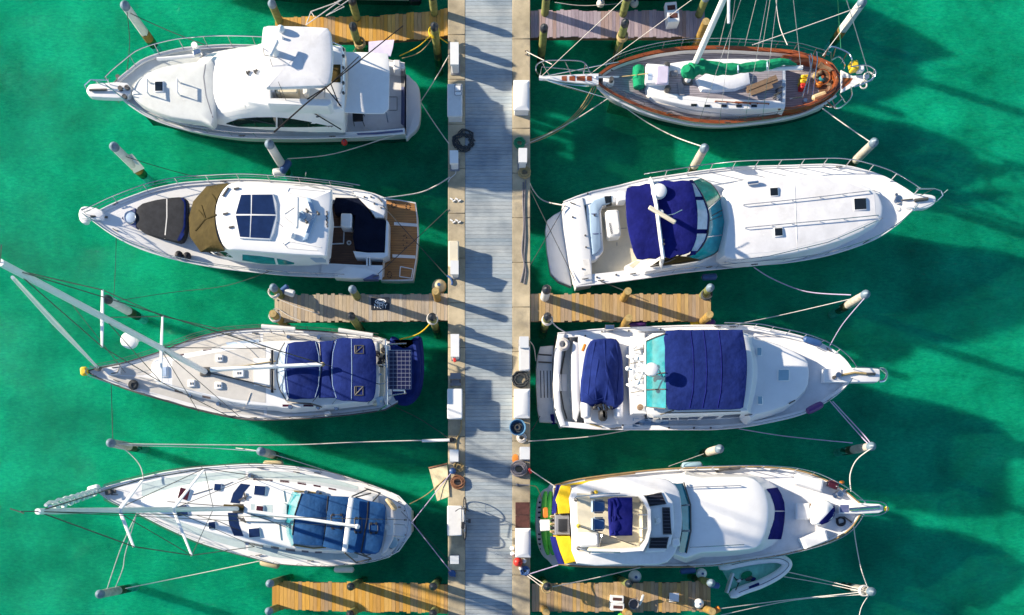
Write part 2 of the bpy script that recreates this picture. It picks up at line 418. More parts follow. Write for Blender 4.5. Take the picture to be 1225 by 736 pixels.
# ------------------------------------------------------------------ boat helpers
GB = 'boats moored in the slips'
class Boat:
    def __init__(s, name, label, cat, top, bot, zs, zb, zst=0.0, k=0.78, rake=0.5, hullm='gel', n=34, bend=2.0):
        """top / bot: the two sheer lines in photo pixels, stern to bow tip"""
        s.zs, s.zb, s.zst, s.bend = zs, zb, zst, bend
        s.t = ([(p[0]-top[0][0])/(top[-1][0]-top[0][0]) for p in top], top)
        s.b = ([(p[0]-bot[0][0])/(bot[-1][0]-bot[0][0]) for p in bot], bot)
        A, B = s.rim(0.45); c = (A+B)/2
        s.root = thing(name, label, cat, V((c.x, c.y, 0)), GB)
        st = [1-(1-i/n)**1.8 for i in range(n+1)]
        ax = (sum(s.rim(0.98), V())/2 - sum(s.rim(0), V())/2); ax.z = 0; ax.normalize()
        rings = []
        for u in st:
            A, B = s.rim(u); mid = (A+B)/2
            kk = k*(1-0.35*u**3); sh = ax*(-rake*u**3)
            def pt(E, kq, z, f): 
                q = mid+(E-mid)*kq+sh*f; q.z = z; return q
            z = A.z
            rings.append([A, pt(A, 1-(1-kk)*0.30, z*0.80, 0.15), pt(A, 1-(1-kk)*0.68, z*0.42, 0.5), pt(A, kk, 0.04, 1), pt(A, kk*0.96, -0.40, 1), pt(A, kk*0.60, -1.0, 1),
                          pt(B, kk*0.60, -1.0, 1), pt(B, kk*0.96, -0.40, 1), pt(B, kk, 0.04, 1), pt(B, 1-(1-kk)*0.68, z*0.42, 0.5), pt(B, 1-(1-kk)*0.30, z*0.80, 0.15), B])
        up_ = [rg[:4] for rg in rings]; dn_ = [rg[::-1][:4] for rg in rings]
        m = M().loft(up_, closed=False, c0=False, c1=False).loft(dn_, closed=False, c0=False, c1=False)
        m.add(rings[0][:4]+rings[0][-4:], [tuple(range(8))]); s.hull = m.part('hull', hullm, s.root, angle=50)
        bt_ = M().loft([rg[3:9] for rg in rings], closed=False, c0=False, c1=False); bt_.add(rings[0][3:9], [tuple(range(6))]); bt_.part('hull_bottom', 'antif', s.root, angle=50)
        s.hullm = m
    def rim(s, u):
        out = []
        for us, pts in (s.t, s.b):
            x = pts[0][0]+(pts[-1][0]-pts[0][0])*u
            y = pchip(us, [p[1] for p in pts], u)
            out.append(P(x, y, s.z(u)))
        return out
    def z(s, u): return s.zs+(s.zb-s.zs)*u**s.bend + s.zst*max(0, 1-u*3)**2
    def secs(s, u0, u1, n=30):
        for i in range(n+1):
            e = i/n; e = 1-(1-e)**1.6 if u1 > 0.9 else e
            yield u0+(u1-u0)*e
    def deck(s, u0, u1, inset=0.08, drop=0.1, floor='nons', cap='gel', camber=0.05, names=('gunwale', 'deck'), wall0=False, wall1=False, capup=0.0):
        caps, fl, wl = [[], []], [], [[], []]
        for u in s.secs(u0, u1):
            A, B = s.rim(u); w = (A-B).length; d = min(inset, w*0.30); dr = drop if w > 0.3 else drop*w/0.3
            dirn = (B-A).normalized() if w > 1e-5 else V((0, 1, 0))
            A2, B2 = A+dirn*d, B-dirn*d
            up = V((0, 0, capup))
            A, B, A2, B2 = A+up*0.2, B+up*0.2, A2+up, B2+up
            caps[0].append([A, A2]); caps[1].append([B2, B])
            dn = V((0, 0, dr+capup))
            wl[0].append([A2, A2-dn]); wl[1].append([B2-dn, B2])
            fl.append([A2-dn+(B2-A2)*t+V((0, 0, camber*(1-(2*t-1)**2)*min(1, w/2))) for t in (0, .125, .25, .375, .5, .625, .75, .875, 1)])
        g = M()
        for i in (0, 1): g.grid(caps[i]); g.grid(wl[i])
        for flag, row, k in ((wall0, fl[0], 0), (wall1, fl[-1], -1)):
            if flag:
                zt = caps[0][k][1].z
                g.grid([row, [V((p.x, p.y, zt)) for p in row]])
        if names[0]: g.part(names[0], cap, s.root, solid=True)
        return M().grid(fl).part(names[1], floor, s.root, solid=True)
    def rail(s, side, u0, u1, h=0.6, n=6, r=0.02, out=0.0, mid=False, m='steel', name='guard_rail', tip=None):
        pts, posts = [], []
        for i in range(n*4+1):
            u = u0+(u1-u0)*i/(n*4); A, B = s.rim(u); E, F = (A, B) if side == 0 else (B, A)
            d = (F-E); w = d.length; d = d.normalized() if w > 1e-5 else V((0, 0, 0))
            foot = E+d*min(0.06, w*0.2); hd = E-d*out+V((0, 0, h))
            if i == 0 and tip is None: hd = foot+V((0, 0, 0.05))
            pts.append(hd)
            if i % 4 == 0 and i > 0: posts.append((foot, hd))
        if tip: pts += tip
        rl = M().tube(pts, r, 6)
        if mid: rl.tube([p+V((0, 0, -h*0.45)) for p in pts[1:]], r*0.6, 5)
        o = rl.part(name, m, s.root)
        for a, b in posts: M().tube([a, b], r*0.8, 5).part('stanchion', m, o)
        return o
    def toe(s, u0, u1, r=0.035, m='gel', name='toe_rail'):
        for side in (0, 1):
            M().tube([s.rim(u)[side]+V((0, 0, 0.02)) for u in s.secs(u0, u1, 40)], r, 6).part(name, m, s.root)

def mound(root, name, m, top, z1, z0, rad=0.08, camber=0.0, n=0, base=None, slope=0.0, solid=True, label=None, angle=32):
    """outline `top` in photo pixels at height z1; base outline in pixels at z0 or sloped outwards"""
    t = loop(top, z1, n)
    if base: b = loop(base, z0, n)
    else: b = [V((p.x, p.y, z0)) for p in offs(t, -slope)]
    return M().mound(b, t, rad, camber).part(name, m, root, solid=solid, label=label, angle=angle)

def canopy(root, name, m, pts, z, camber=0.12, th=0.05, n=0, sag=0.0, label=None, edge=0.05):
    edge *= 0.6; t = loop(pts, z, n); b = [V((p.x, p.y, z-th-edge)) for p in t]
    return M().mound(b, t, edge, camber*0.7).part(name, m, root, solid=True, label=label)

def line(root, name, m, pts, r=0.015, n=5, **k):
    return M().tube(pts, r, n).part(name, m, root, **k)

def onl(pts, h=0.0, n=5):
    """polyline in photo pixels laid over the surfaces, h above them"""
    out = []
    for a, b in zip(pts[:-1], pts[1:]):
        for i in range(n): out.append(on(a[0]+(b[0]-a[0])*i/n, a[1]+(b[1]-a[1])*i/n, h))
    out.append(on(pts[-1][0], pts[-1][1], h)); return out

def patch(root, name, m, A, B, nx=10, ny=3, off=0.008, label=None, skirt=0.02):
    """thin skin fitted over a surface between two pixel polylines A and B"""
    def samp(pl, t):
        q = t*(len(pl)-1); i = min(int(q), len(pl)-2); f = q-i
        return V(pl[i]).lerp(V(pl[i+1]), f)
    rows = []
    for j in range(ny+1):
        row = []
        for i in range(nx+1):
            p = samp(A, i/nx).lerp(samp(B, i/nx), j/ny)
            l, nr = cast(p.x, p.y); e = i in (0, nx) or j in (0, ny)
            row.append((l, nr, e))
        rows.append(row)
    top = [[l+nr*off for l, nr, e in r] for r in rows]
    mm = M().grid(top)
    n, k = nx+1, ny+1
    edge = [(0, j) for j in range(n)] + [(i, n-1) for i in range(1, k)] + [(k-1, j) for j in range(n-2, -1, -1)] + [(i, 0) for i in range(k-2, 0, -1)]
    up = [top[i][j] for i, j in edge]; dn = [rows[i][j][0]-rows[i][j][1]*skirt for i, j in edge]
    mm.loft([up, dn], c0=False, c1=False)
    return mm.part(name, m, root, label=label, angle=60)

def quad(root, name, m, q, nx=6, ny=6, off=0.008, **k):
    return patch(root, name, m, [q[0], q[1]], [q[3], q[2]], nx, ny, off, **k)

def hatch(root, px, py, w, h, rot=0.0, frame='gel', pane='dglass', up=0.05, name='hatch', fr=1.3):
    c = on(px, py); k = 1/pxm(c.z)
    o = M().box(c-V((0, 0, 0.05)), (w+2*fr)*k, (h+2*fr)*k, 0.05+up, R(rot), bev=0.025).part(name, frame, root)
    if pane: M().box(c+V((0, 0, up-0.02)), w*k, h*k, 0.035, R(rot), bev=0.01).part('pane', pane, o)
    return o

def block(root, name, m, px, py, w, h, ht, rot=0.0, bev=0.03, up=0.0, taper=1.0, label=None, solid=False):
    c = on(px, py); k = 1/pxm(c.z+ht)
    c = P(px, py, c.z+up)
    return M().box(c, w*k, h*k, ht, R(rot), taper, bev).part(name, m, root, label=label, solid=solid)

def cleat(root, px, py, rot=0.0):
    c = on(px, py); a = R(rot); d = V((math.cos(a), math.sin(a), 0))*0.13
    return M().tube([c-d+V((0, 0, .07)), c+d+V((0, 0, .07))], 0.018, 5).tube([c-d*.4, c-d*.4+V((0, 0, .07))], 0.018, 5).tube([c+d*.4, c+d*.4+V((0, 0, .07))], 0.018, 5).part('cleat', 'dsteel', root)

def handrail(root, pts, h=0.09, name='grab_rail', m='steel', r=0.018, posts=4):
    q = onl(pts, h, 6)
    mm = M().tube(q, r, 6)
    for i in range(posts):
        p = q[int(round(i*(len(q)-1)/(posts-1)))]
        mm.tube([p-V((0, 0, h+0.02)), p], r*0.9, 5)
    return mm.part(name, m, root)

def winch(root, px, py, s=1.0):
    c = on(px, py)
    return M().cyl(c, 0.09*s, 0.10*s, 12).cyl(c+V((0, 0, .10*s)), 0.065*s, 0.06*s, 12).cyl(c+V((0, 0, .16*s)), 0.085*s, 0.035*s, 12).part('winch', 'steel', root)

# ------------------------------------------------------------------ camera, light, water
cd = bpy.data.cameras.new('camera'); cam = bpy.data.objects.new('camera', cd); COL.objects.link(cam)
cam.location = (0, 0, CAMH); cam.rotation_euler = (0, 0, 0)
cd.sensor_width = 36; cd.lens = 36*PXM*CAMH/1225
cd.shift_x = (612.5-NX)/1225; cd.shift_y = (NY-368)/1225
cd.clip_end = 2000; SC.camera = cam

SUN_EL, SUN_DIR = R(21.5), R(-17.5)         # elevation; plan direction in which shadows fall
w = bpy.data.worlds.new('World'); SC.world = w; w.use_nodes = True
nt = w.node_tree; sk = nt.nodes.new('ShaderNodeTexSky'); sk.sky_type = 'NISHITA'; sk.sun_disc = False
sk.sun_elevation = SUN_EL; sk.sun_rotation = math.pi/2 - (SUN_DIR+math.pi); sk.air_density = 1.0; sk.dust_density = 0.3; sk.ozone_density = 3.5
bg = nt.nodes['Background']; bg.inputs['Strength'].default_value = 0.092
nt.links.new(sk.outputs['Color'], bg.inputs['Color'])
ld = bpy.data.lights.new('sun', 'SUN'); ld.energy = 5.0; ld.angle = R(0.9); ld.color = (1.0, 0.87, 0.68)
so = bpy.data.objects.new('sun', ld); COL.objects.link(so); so.location = (-60, 20, 40)
dv = V((math.cos(SUN_EL)*math.cos(SUN_DIR), math.cos(SUN_EL)*math.sin(SUN_DIR), -math.sin(SUN_EL)))
so.rotation_euler = dv.to_track_quat('-Z', 'Y').to_euler()
SC.view_settings.view_transform = 'Standard'; SC.view_settings.look = 'None'; SC.view_settings.gamma = 1
SC.view_settings.exposure = 1.08
SC.cycles.use_denoising = True
SC.cycles.max_bounces = 6; SC.cycles.diffuse_bounces = 3

def water_mat():
    """murky surface water: part scatters in the upper layer, part lets the light through to the bottom"""
    m, nt, b = nodes('harbour_water'); N, L = nt.nodes, nt.links
    ge = N.new('ShaderNodeNewGeometry')
    nz = N.new('ShaderNodeTexNoise'); nz.inputs['Scale'].default_value = 0.16; nz.inputs['Detail'].default_value = 5; nz.inputs['Roughness'].default_value = 0.6
    n2 = N.new('ShaderNodeTexNoise'); n2.inputs['Scale'].default_value = 2.4; n2.inputs['Detail'].default_value = 9; n2.inputs['Roughness'].default_value = 0.8
    L.new(ge.outputs['Position'], nz.inputs['Vector']); L.new(ge.outputs['Position'], n2.inputs['Vector'])
    ad = N.new('ShaderNodeMath'); ad.operation = 'MULTIPLY_ADD'; ad.inputs[1].default_value = 0.7
    L.new(n2.outputs['Fac'], ad.inputs[0]); L.new(nz.outputs['Fac'], ad.inputs[2])
    rp = N.new('ShaderNodeValToRGB'); e = rp.color_ramp.elements
    e[0].position = 0.65; e[0].color = (0.0005, 0.105, 0.050, 1); e[1].position = 1.06; e[1].color = (0.008, 0.31, 0.125, 1)
    L.new(ad.outputs[0], rp.inputs['Fac']); L.new(rp.outputs['Color'], b.inputs['Base Color'])
    b.inputs['Subsurface Weight'].default_value = 0.6
    b.inputs['Subsurface Radius'].default_value = (0.2, 0.7, 0.7); b.inputs['Subsurface Scale'].default_value = 0.7
    b.inputs['Roughness'].default_value = 0.05; b.inputs['IOR'].default_value = 1.33; b.inputs['Specular IOR Level'].default_value = 0.9
    mp = N.new('ShaderNodeMapping'); mp.inputs['Rotation'].default_value[2] = R(20); mp.inputs['Scale'].default_value = (1.0, 2.6, 1.0)
    L.new(ge.outputs['Position'], mp.inputs['Vector'])
    r1 = N.new('ShaderNodeTexNoise'); r1.inputs['Scale'].default_value = 2.2; r1.inputs['Detail'].default_value = 6; r1.inputs['Distortion'].default_value = 0.6
    L.new(mp.outputs['Vector'], r1.inputs['Vector'])
    bp = N.new('ShaderNodeBump'); bp.inputs['Strength'].default_value = 0.8; bp.inputs['Distance'].default_value = 0.14
    L.new(r1.outputs['Fac'], bp.inputs['Height']); L.new(bp.outputs['Normal'], b.inputs['Normal'])
    tr = N.new('ShaderNodeBsdfTransparent'); tr.inputs['Color'].default_value = (0.16, 0.90, 0.86, 1)
    # light and dark of the ripples painted into the tint, with fine cloudiness
    n4 = N.new('ShaderNodeTexNoise'); n4.inputs['Scale'].default_value = 4.6; n4.inputs['Detail'].default_value = 8; n4.inputs['Roughness'].default_value = 0.72; n4.inputs['Distortion'].default_value = 0.4
    L.new(mp.outputs['Vector'], n4.inputs['Vector'])
    r4 = N.new('ShaderNodeValToRGB'); r4.color_ramp.elements[0].position = 0.36; r4.color_ramp.elements[1].position = 0.64
    r4.color_ramp.elements[0].color = (0.10, 0.66, 0.72, 1); r4.color_ramp.elements[1].color = (0.34, 1.0, 0.90, 1)
    L.new(n4.outputs['Fac'], r4.inputs['Fac']); L.new(r4.outputs['Color'], tr.inputs['Color'])
    mx = N.new('ShaderNodeMixShader'); mx.inputs['Fac'].default_value = 0.86
    L.new(b.outputs['BSDF'], mx.inputs[1]); L.new(tr.outputs['BSDF'], mx.inputs[2])
    L.new(mx.outputs['Shader'], N['Material Output'].inputs['Surface'])
    return m
def bed_mat():
    m = mat('sandy_weedy_bed', (0.07, 0.47, 0.272), 0.95, var=0.50, vs=0.30, dirt=0.5, dirtcol=(0.015, 0.19, 0.14))
    b = m.node_tree.nodes['Principled BSDF']
    b.inputs['Subsurface Weight'].default_value = 1.0; b.inputs['Subsurface Radius'].default_value = (0.3, 0.9, 0.9); b.inputs['Subsurface Scale'].default_value = BED_SSS
    b.inputs['Specular IOR Level'].default_value = 0.0
    return m
BED_SSS = 1.5
for nm, mm_, z, lab in (('water', water_mat(), 0, 'green harbour water rippled by a light wind'), ('seabed', bed_mat(), -1.3, 'pale green sandy bed under the harbour water')):
    me = M().add([(-900, -900, z), (900, -900, z), (900, 900, z), (-900, 900, z)], [(0, 1, 2, 3)]).mesh(nm, mm_, V((0, 0, z)))
    wo = bpy.data.objects.new(nm, me); COL.objects.link(wo); wo.location.z = z; tag(wo, kind='structure', label=lab)

# ------------------------------------------------------------------ piers
ZP, ZF = 1.30, 1.15
pier = thing('main_pier', 'long straight pier of pale boards between two concrete strips', 'pier', (0, 0, 0))
ytop, ybot = P(0, -260, ZP).y, P(0, 960, ZP).y
xs = [P(x, 0, ZP).x for x in (536, 556.4, 613, 634.2)]
m = M(); y = ybot
while y < ytop:
    wd = 0.145
    m.box(V(((xs[1]+xs[2])/2, y+wd/2, ZP-0.06)), xs[2]-xs[1]-0.02, wd-0.008, 0.06); y += wd
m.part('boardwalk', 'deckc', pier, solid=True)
for a, b in ((0, 1), (2, 3)):
    m = M(); y = ybot+random.random()
    while y < ytop:
        ln = 1.78
        m.box(V(((xs[a]+xs[b])/2, y+ln/2, ZP-0.42)), xs[b]-xs[a], ln-0.018, 0.43, bev=0.015); y += ln
    m.part('concrete_strip', 'conc', pier, solid=True)
M().box(V(((xs[0]+xs[3])/2, (ytop+ybot)/2, ZP-0.5)), xs[3]-xs[0]-0.25, ytop-ybot, 0.40).part('pier_frame', 'beam', pier)
for i in range(9):
    for x in (xs[0]+0.45, xs[3]-0.45):
        M().cyl(V((x, ybot+2+i*(ytop-ybot-4)/8, -3)), 0.18, 3+ZP-0.45, 12).part('support_pile', 'beam', pier)

def finger(label, quadpx, m, stringer='beam'):
    q = [P(x, y, ZF) for x, y in quadpx]      # upper edge left to right, then lower edge left to right
    h = len(q)//2; up, lo = q[:h], q[h:]
    c = sum(q, V())/len(q)
    t = thing('finger_pier', label, 'finger pier', V((c.x, c.y, 0)), 'wooden finger piers')
    mm = M(); x0, x1 = q[0].x, up[-1].x
    yat = lambda e, x: pchip([p.x for p in e], [p.y for p in e], x)
    n = int((x1-x0)/0.148); wd = (x1-x0)/n
    for i in range(n):
        a, b = x0+i*wd+0.004, x0+(i+1)*wd-0.004
        j = random.uniform(-.04, .04); zz = ZF+random.uniform(-.004, .004)
        ya, yb, la, lb = yat(up, a)+j, yat(up, b)+j, yat(lo, a)+j, yat(lo, b)+j
        rg = lambda z: [V((a, la, z)), V((b, lb, z)), V((b, yb, z)), V((a, ya, z))]
        mm.loft([rg(zz-0.045), rg(zz)])
    mm.part('deck_boards', m, t, solid=True)
    for e, s in ((up, -1), (lo, 1)):
        for d in (0.06, 0.55):
            pts = [V((p.x, p.y+s*d, ZF-0.17)) for p in e]
            b = M()
            for i in range(len(pts)-1):
                A, B = pts[i], pts[i+1]
                b.loft([[A+V((0, -.04, -.12)), A+V((0, .04, -.12)), A+V((0, .04, .12)), A+V((0, -.04, .12))], [B+V((0, -.04, -.12)), B+V((0, .04, -.12)), B+V((0, .04, .12)), B+V((0, -.04, .12))]])
            b.part('stringer', stringer, t)
    return t
fingers = [
 finger('golden flared finger pier behind the yacht with outriggers', [(329, 20), (430, 20), (535.6, 10.5), (329, 50), (440, 50), (535.6, 43)], 'woodgold'),
 finger('violet grey finger pier beside the green sail ketch', [(634.6, 12.5), (740, 12.5), (843, 12.5), (634.6, 44.5), (740, 44.5), (843, 44.5)], 'woodviol'),
 finger('silvered grey finger pier with a navy sign lying on it', [(328.5, 352.6), (430, 352), (535.6, 351.5), (328.5, 385.5), (430, 384.5), (535.6, 383.5)], 'woodgrey'),
 finger('tan finger pier with bare boards between the two white cruisers', [(634.6, 351.6), (740, 351.6), (850.5, 351.6), (634.6, 384.5), (740, 384.2), (850.5, 384)], 'woodmix'),
 finger('golden straight finger pier beside the white sloop with blue cover', [(325.5, 696), (430, 697), (535.6, 698.8), (325.5, 729), (430, 731.5), (535.6, 733.5)], 'woodgold'),
 finger('brown gold finger pier carrying a white step and a bucket', [(636, 698.7), (740, 697.2), (850, 696), (636, 732), (740, 732), (850, 731.8)], 'woodmix'),
]

# ------------------------------------------------------------------ piles
def make_pile(name, label, body, cap, r=0.148, top=2.45, cone=True, grp='timber mooring piles', lower=None):
    t = thing(name, label, 'pile', (0, 0, 0), grp)
    n = 14; z0, m = -1.35, M(); rg = []
    for i in range(9):
        z = z0+(top-z0)*i/8; q = r*(1.06-0.06*i/8)*random.uniform(.97, 1.03)
        rg.append([V((q*math.cos(6.2832*j/n)*random.uniform(.97, 1.03), q*math.sin(6.2832*j/n)*random.uniform(.97, 1.03), z)) for j in range(n)])
    m.loft(rg).part('post', body, t)
    c = M()
    if cone: c.loft([[V((q*math.cos(6.2832*j/n), q*math.sin(6.2832*j/n), z)) for j in range(n)] for q, z in ((r*1.05, top-0.14), (r*1.07, top), (r*0.75, top+0.09), (0.02, top+0.18))])
    else: c.cyl(V((0, 0, top-0.01)), r*0.95, 0.025, n)
    c.part('cap', cap, t)
    M().cyl(V((0, 0, -0.5)), r*1.07, 0.5+random.uniform(.45, .7), n).part('waterline_band', 'darkpile', t)  # darker sleeve from under the water to a little above it
    if lower: M().cyl(V((0, 0, -0.3)), r*1.12, lower, n).part('sleeve', 'pilegold', t)
    return t
PK = {}
def pile(kind, px, py, label, top=2.45):
    loc = P(px, py, {'w': 2.5, 'k': 2.5, 's': 2.3}.get(kind, 2.45)); loc.z = 0
    if kind not in PK:
        PK[kind] = dict(
            g=lambda: make_pile('dock_pile', label, 'pilebody', 'capblk', top=2.45),
            y=lambda: make_pile('dock_pile', label, 'pilegold', 'pilecut', top=2.40, cone=False),
            b=lambda: make_pile('dock_pile', label, 'pilebody', 'capblu', top=2.45),
            w=lambda: make_pile('mooring_pile', label, 'pilewht', 'capblu', r=0.17, top=2.5, lower=0.8),
            s=lambda: make_pile('mooring_pile', label, 'pilegrey', 'capblu', r=0.165, top=2.3),
            k=lambda: make_pile('mooring_pile', label, 'pilewht', 'capblk', r=0.17, top=2.5),
        )[kind]()
        PK[kind].location = loc; return PK[kind]
    return dup(PK[kind], loc, label, random.uniform(0, 6.28))
F1, F2, F3, F4, F5, F6 = ['flared golden finger', 'violet grey finger', 'sign finger', 'bare tan finger', 'straight golden finger', 'finger with white step']
for k, x, y, l in [
 ('b', 325, 4, 'slate-capped pile at the outer end of the '+F1), ('g', 421, 0, 'green pile at mid length on the far edge of the '+F1),
 ('g', 517, -6, 'green pile by the pier on the far edge of the '+F1), ('g', 422, 31, 'black-capped pile between the flared golden finger pier and the white awning'),
 ('g', 519.5, 31, 'black-capped pile tied with yellow rope where the flared golden finger meets the pier'),
 ('g', 654, -6, 'green pile by the pier on the far edge of the '+F2), ('g', 751, -5, 'green pile at mid length on the far edge of the '+F2),
 ('b', 845, -4, 'slate-capped pile at the far outer corner of the '+F2), ('g', 651, 33, 'black-capped pile by the pier on the near edge of the '+F2),
 ('g', 748, 27, 'black-capped pile at mid length on the near edge of the '+F2), ('y', 845, 25, 'golden pile at the near outer corner of the '+F2),
 ('b', 327, 344, 'slate-capped pile with fenders at the outer end of the '+F3), ('b', 421.5, 346, 'slate-capped pile at mid length on the far edge of the '+F3),
 ('y', 521, 348, 'short golden pile beside the beige buoy on the '+F3), ('y', 326, 375, 'golden pile wrapped with rope at the outer end of the '+F3),
 ('g', 420, 378, 'black-capped pile at mid length on the near edge of the '+F3), ('g', 517, 379, 'black-capped pile by the pier on the near edge of the '+F3),
 ('k', 654, 346, 'white-sleeved black-capped pile by the pier on the bare tan finger'), ('y', 751.5, 348, 'golden pile at mid length on the far edge of the '+F4),
 ('b', 850, 344, 'slate-capped pile at the far outer corner of the '+F4), ('g', 655, 378.5, 'black-capped pile by the pier on the near edge of the '+F4),
 ('y', 752.5, 380, 'golden pile at mid length on the near edge of the '+F4), ('y', 849.5, 376, 'golden pile at the near outer corner of the '+F4),
 ('b', 322.5, 698.4, 'slate-capped pile at the outer corner nearest the sloop on the '+F5), ('g', 419.4, 702, 'black-capped pile at mid length nearest the sloop on the '+F5),
 ('g', 518, 702, 'black-capped pile by the pier nearest the sloop on the '+F5), ('b', 321.5, 731.4, 'slate-capped pile at the outer corner farthest from the sloop on the '+F5),
 ('g', 419, 735, 'black-capped pile at mid length farthest from the sloop on the '+F5), ('g', 518, 734, 'black-capped pile by the pier farthest from the sloop on the '+F5),
 ('g', 654.6, 702, 'black-capped pile with ropes by the pier on the '+F6), ('g', 752.7, 698.7, 'black-capped pile beside the white ball on the '+F6),
 ('b', 851, 697.6, 'slate-capped pile with a blue fender at the end of the '+F6), ('y', 653.5, 733, 'golden pile by the pier on the near edge of the '+F6),
 ('y', 752, 735, 'golden pile below the grey bucket on the '+F6), ('y', 852.5, 732, 'golden pile with orange float at the end of the '+F6),
 ('w', 149, 6, 'white-sleeved pile off the bow of the yacht with outriggers,'),
 ('w', 136, 175, 'white-sleeved pile with a white plate between the two motor yachts'),
 ('w', 322, 172, 'white-sleeved pile amid the two motor yachts with a blue fender'),
 ('k', 128, 358, 'black-capped white pile standing behind the raked mast of the ketch'),
 ('s', 132, 530, 'bleached pile between the two sailboats, tied with a line'), ('s', 312, 540, 'frayed bleached pile just off the side of the sloop'),
 ('s', 119, 711, 'bleached pile off the sloop bow with two white ropes'),
 ('w', 1032, 2, 'white-sleeved pile behind the stern of the green sail ketch'), ('s', 843, 177, 'bleached pile between the green sail ketch and the express cruiser'),
 ('s', 1046, 170, 'slate-capped pile touching the bow rail of the express cruiser'), ('s', 1036, 352, 'bleached pile off the bows between the two white cruisers'),
 ('s', 1043, 534, 'bleached pile with two violet ropes off the bow of the bimini cruiser'), ('s', 861, 537, 'lone bleached pile between the bimini cruiser and the trawler'),
 ('s', 1043, 708, 'bleached pile holding the trawler bow ropes')]:
    pile(k, x, y, l)
# ================================================================== L1: yacht with hardtop and outriggers
b = Boat('motor_yacht', 'white motor yacht with tall flybridge hardtop, white aft awning and dark outrigger poles', 'motor yacht',
    [(484, 76), (430, 66), (350, 57), (275, 54), (225, 57), (199, 62), (172, 71), (152, 86), (137, 99), (130, 107)],
    [(484, 160), (430, 164), (350, 166), (290, 165), (240, 159), (205, 151), (177, 140), (155, 126), (140, 114), (130, 107)], 1.3, 2.35)
r = b.root
b.deck(0.20, 1.0, inset=0.10, drop=0.10, floor='nons')
b.deck(0.0, 0.20, inset=0.22, drop=0.75, floor='gelw', names=('cockpit_coaming', 'cockpit_sole'), wall1=True, wall0=True)
b.toe(0, 1, 0.026, 'gelw', 'rub_rail')
mound(r, 'swim_platform', 'gel', [(484, 93), (494, 95), (501, 104), (503, 120), (503, 140), (500, 152), (492, 160), (484, 161)], 0.55, 0.25, 0.06, n=4)
mound(r, 'bow_pulpit', 'gel', [(152, 99), (112, 100), (105, 103), (103, 108), (105, 113), (112, 116), (152, 116)], 2.48, 2.22, 0.05, n=3)
line(r, 'anchor', 'dsteel', [P(107, 108, 2.55), P(128, 107.5, 2.57)], 0.05)
line(r, 'anchor_chain', 'steel', [P(128, 107.5, 2.53), P(152, 107, 2.53)], 0.02)
mound(r, 'trunk_cabin', 'nons', [(157, 111), (162, 98), (178, 86), (205, 77), (240, 73), (256, 76), (256, 144), (240, 145), (205, 140), (180, 131), (164, 122)], 2.55, 2.1, 0.10, 0.03, n=3)
# house
mound(r, 'house', 'gel', [(292, 62), (286, 82), (285, 105), (291, 121), (318, 127), (360, 130), (405, 132), (411, 120), (411, 62), (404, 52), (350, 48.5), (310, 49.5)], 3.5, 1.9, 0.22, 0.05, n=3,
      base=[(240, 70), (230, 88), (230, 112), (240, 134), (262, 149), (330, 156), (400, 158), (415, 150), (415, 66), (400, 60), (330, 57), (268, 60)])
patch(r, 'windscreen_seam', 'midgrey', [(246, 72), (243, 92), (246, 115), (254, 141)], [(247, 72), (244, 92), (247, 115), (255.2, 141)], 12, 1, 0.006)
patch(r, 'roof_seam', 'whtd', [(288, 54), (285.5, 80), (287, 105), (293, 130)], [(289, 54), (286.5, 80), (288, 105), (294, 130)], 12, 1, 0.006)
patch(r, 'side_window', 'dglass', [(271, 147.5), (285, 142.5), (308, 140.5), (330, 140.5)], [(271, 148.5), (285, 151.5), (308, 152), (330, 152)], 12, 3)
patch(r, 'side_window', 'dglass', [(332, 140.5), (352, 142.5), (372, 146), (391, 150.5)], [(332, 152), (352, 152.3), (372, 152), (391, 151.5)], 12, 3)
for x, y in ((297, 87), (306, 85.5)): M().box(on(x, y, 0), .16, .05, .06, 0.7).box(on(x-1, y+1, 0), .05, .16, .05, 0.5).part('wiper', 'dsteel', r)
# flybridge
mound(r, 'bridge_coaming', 'gel', [(318, 52), (316, 80), (320, 124), (392, 127), (396, 124), (396, 118), (324, 117), (322, 60), (392, 58), (396, 54), (392, 50), (330, 49)], 4.1, 3.4, 0.05)
block(r, 'helm_seat', 'cream', 346, 112, 26, 12, 0.45, solid=True)
block(r, 'helm_console', 'gelw', 328, 109, 8, 16, 0.5)
block(r, 'seat_cushion', 'whtc', 368, 111, 6, 14, 0.4)
ht = mound(r, 'hardtop', 'gelw', [(314, 35), (318, 31), (328, 30), (385, 32), (393, 35), (396, 42), (398, 70), (395, 96), (390, 102), (384, 103), (324, 105), (318, 103), (315, 96), (312, 65)], 4.75, 4.58, 0.08, 0.05, n=3)
for x, y in ((322, 50), (388, 50), (322, 112), (388, 116)): line(r, 'hardtop_leg', 'steel', [P(x, y, 3.5), P(x+1, y-(12 if y > 80 else 4), 4.6)], 0.03)
c = on(330, 64); rad = M().cyl(c, .13, .32, 14, .09).part('radar_pedestal', 'wht', r)
M().box(c+V((0, 0, .32)), .14, .62, .12, -0.45, bev=.03).part('radar_array', 'wht', rad)
M().ball(on(336, 35, .12), .14, rz=.16).cyl(on(336, 35), .07, .1, 10).part('satellite_dome', 'wht', r)
M().cyl(on(338, 46), .05, .12, 10, rnd=.02).part('deck_light', 'wht', r)
line(r, 'antenna', 'dsteel', [on(315, 58, 0), on(316, 65, .5)], .015); line(r, 'antenna', 'dsteel', onl([(316, 66), (331, 69)], .3, 2), .012)
for a, q in (((323, 70), (337, 118)), ((333, 98), (345, 127))): line(r, 'outrigger_stay', 'dsteel', [P(a[0], a[1], 5.0), P(q[0], q[1], 3.8)], .010)
for x in (402, 408): line(r, 'bridge_ladder', 'steel', [P(x+3, 120, 1.5), P(x-4, 118, 3.5)], .025)
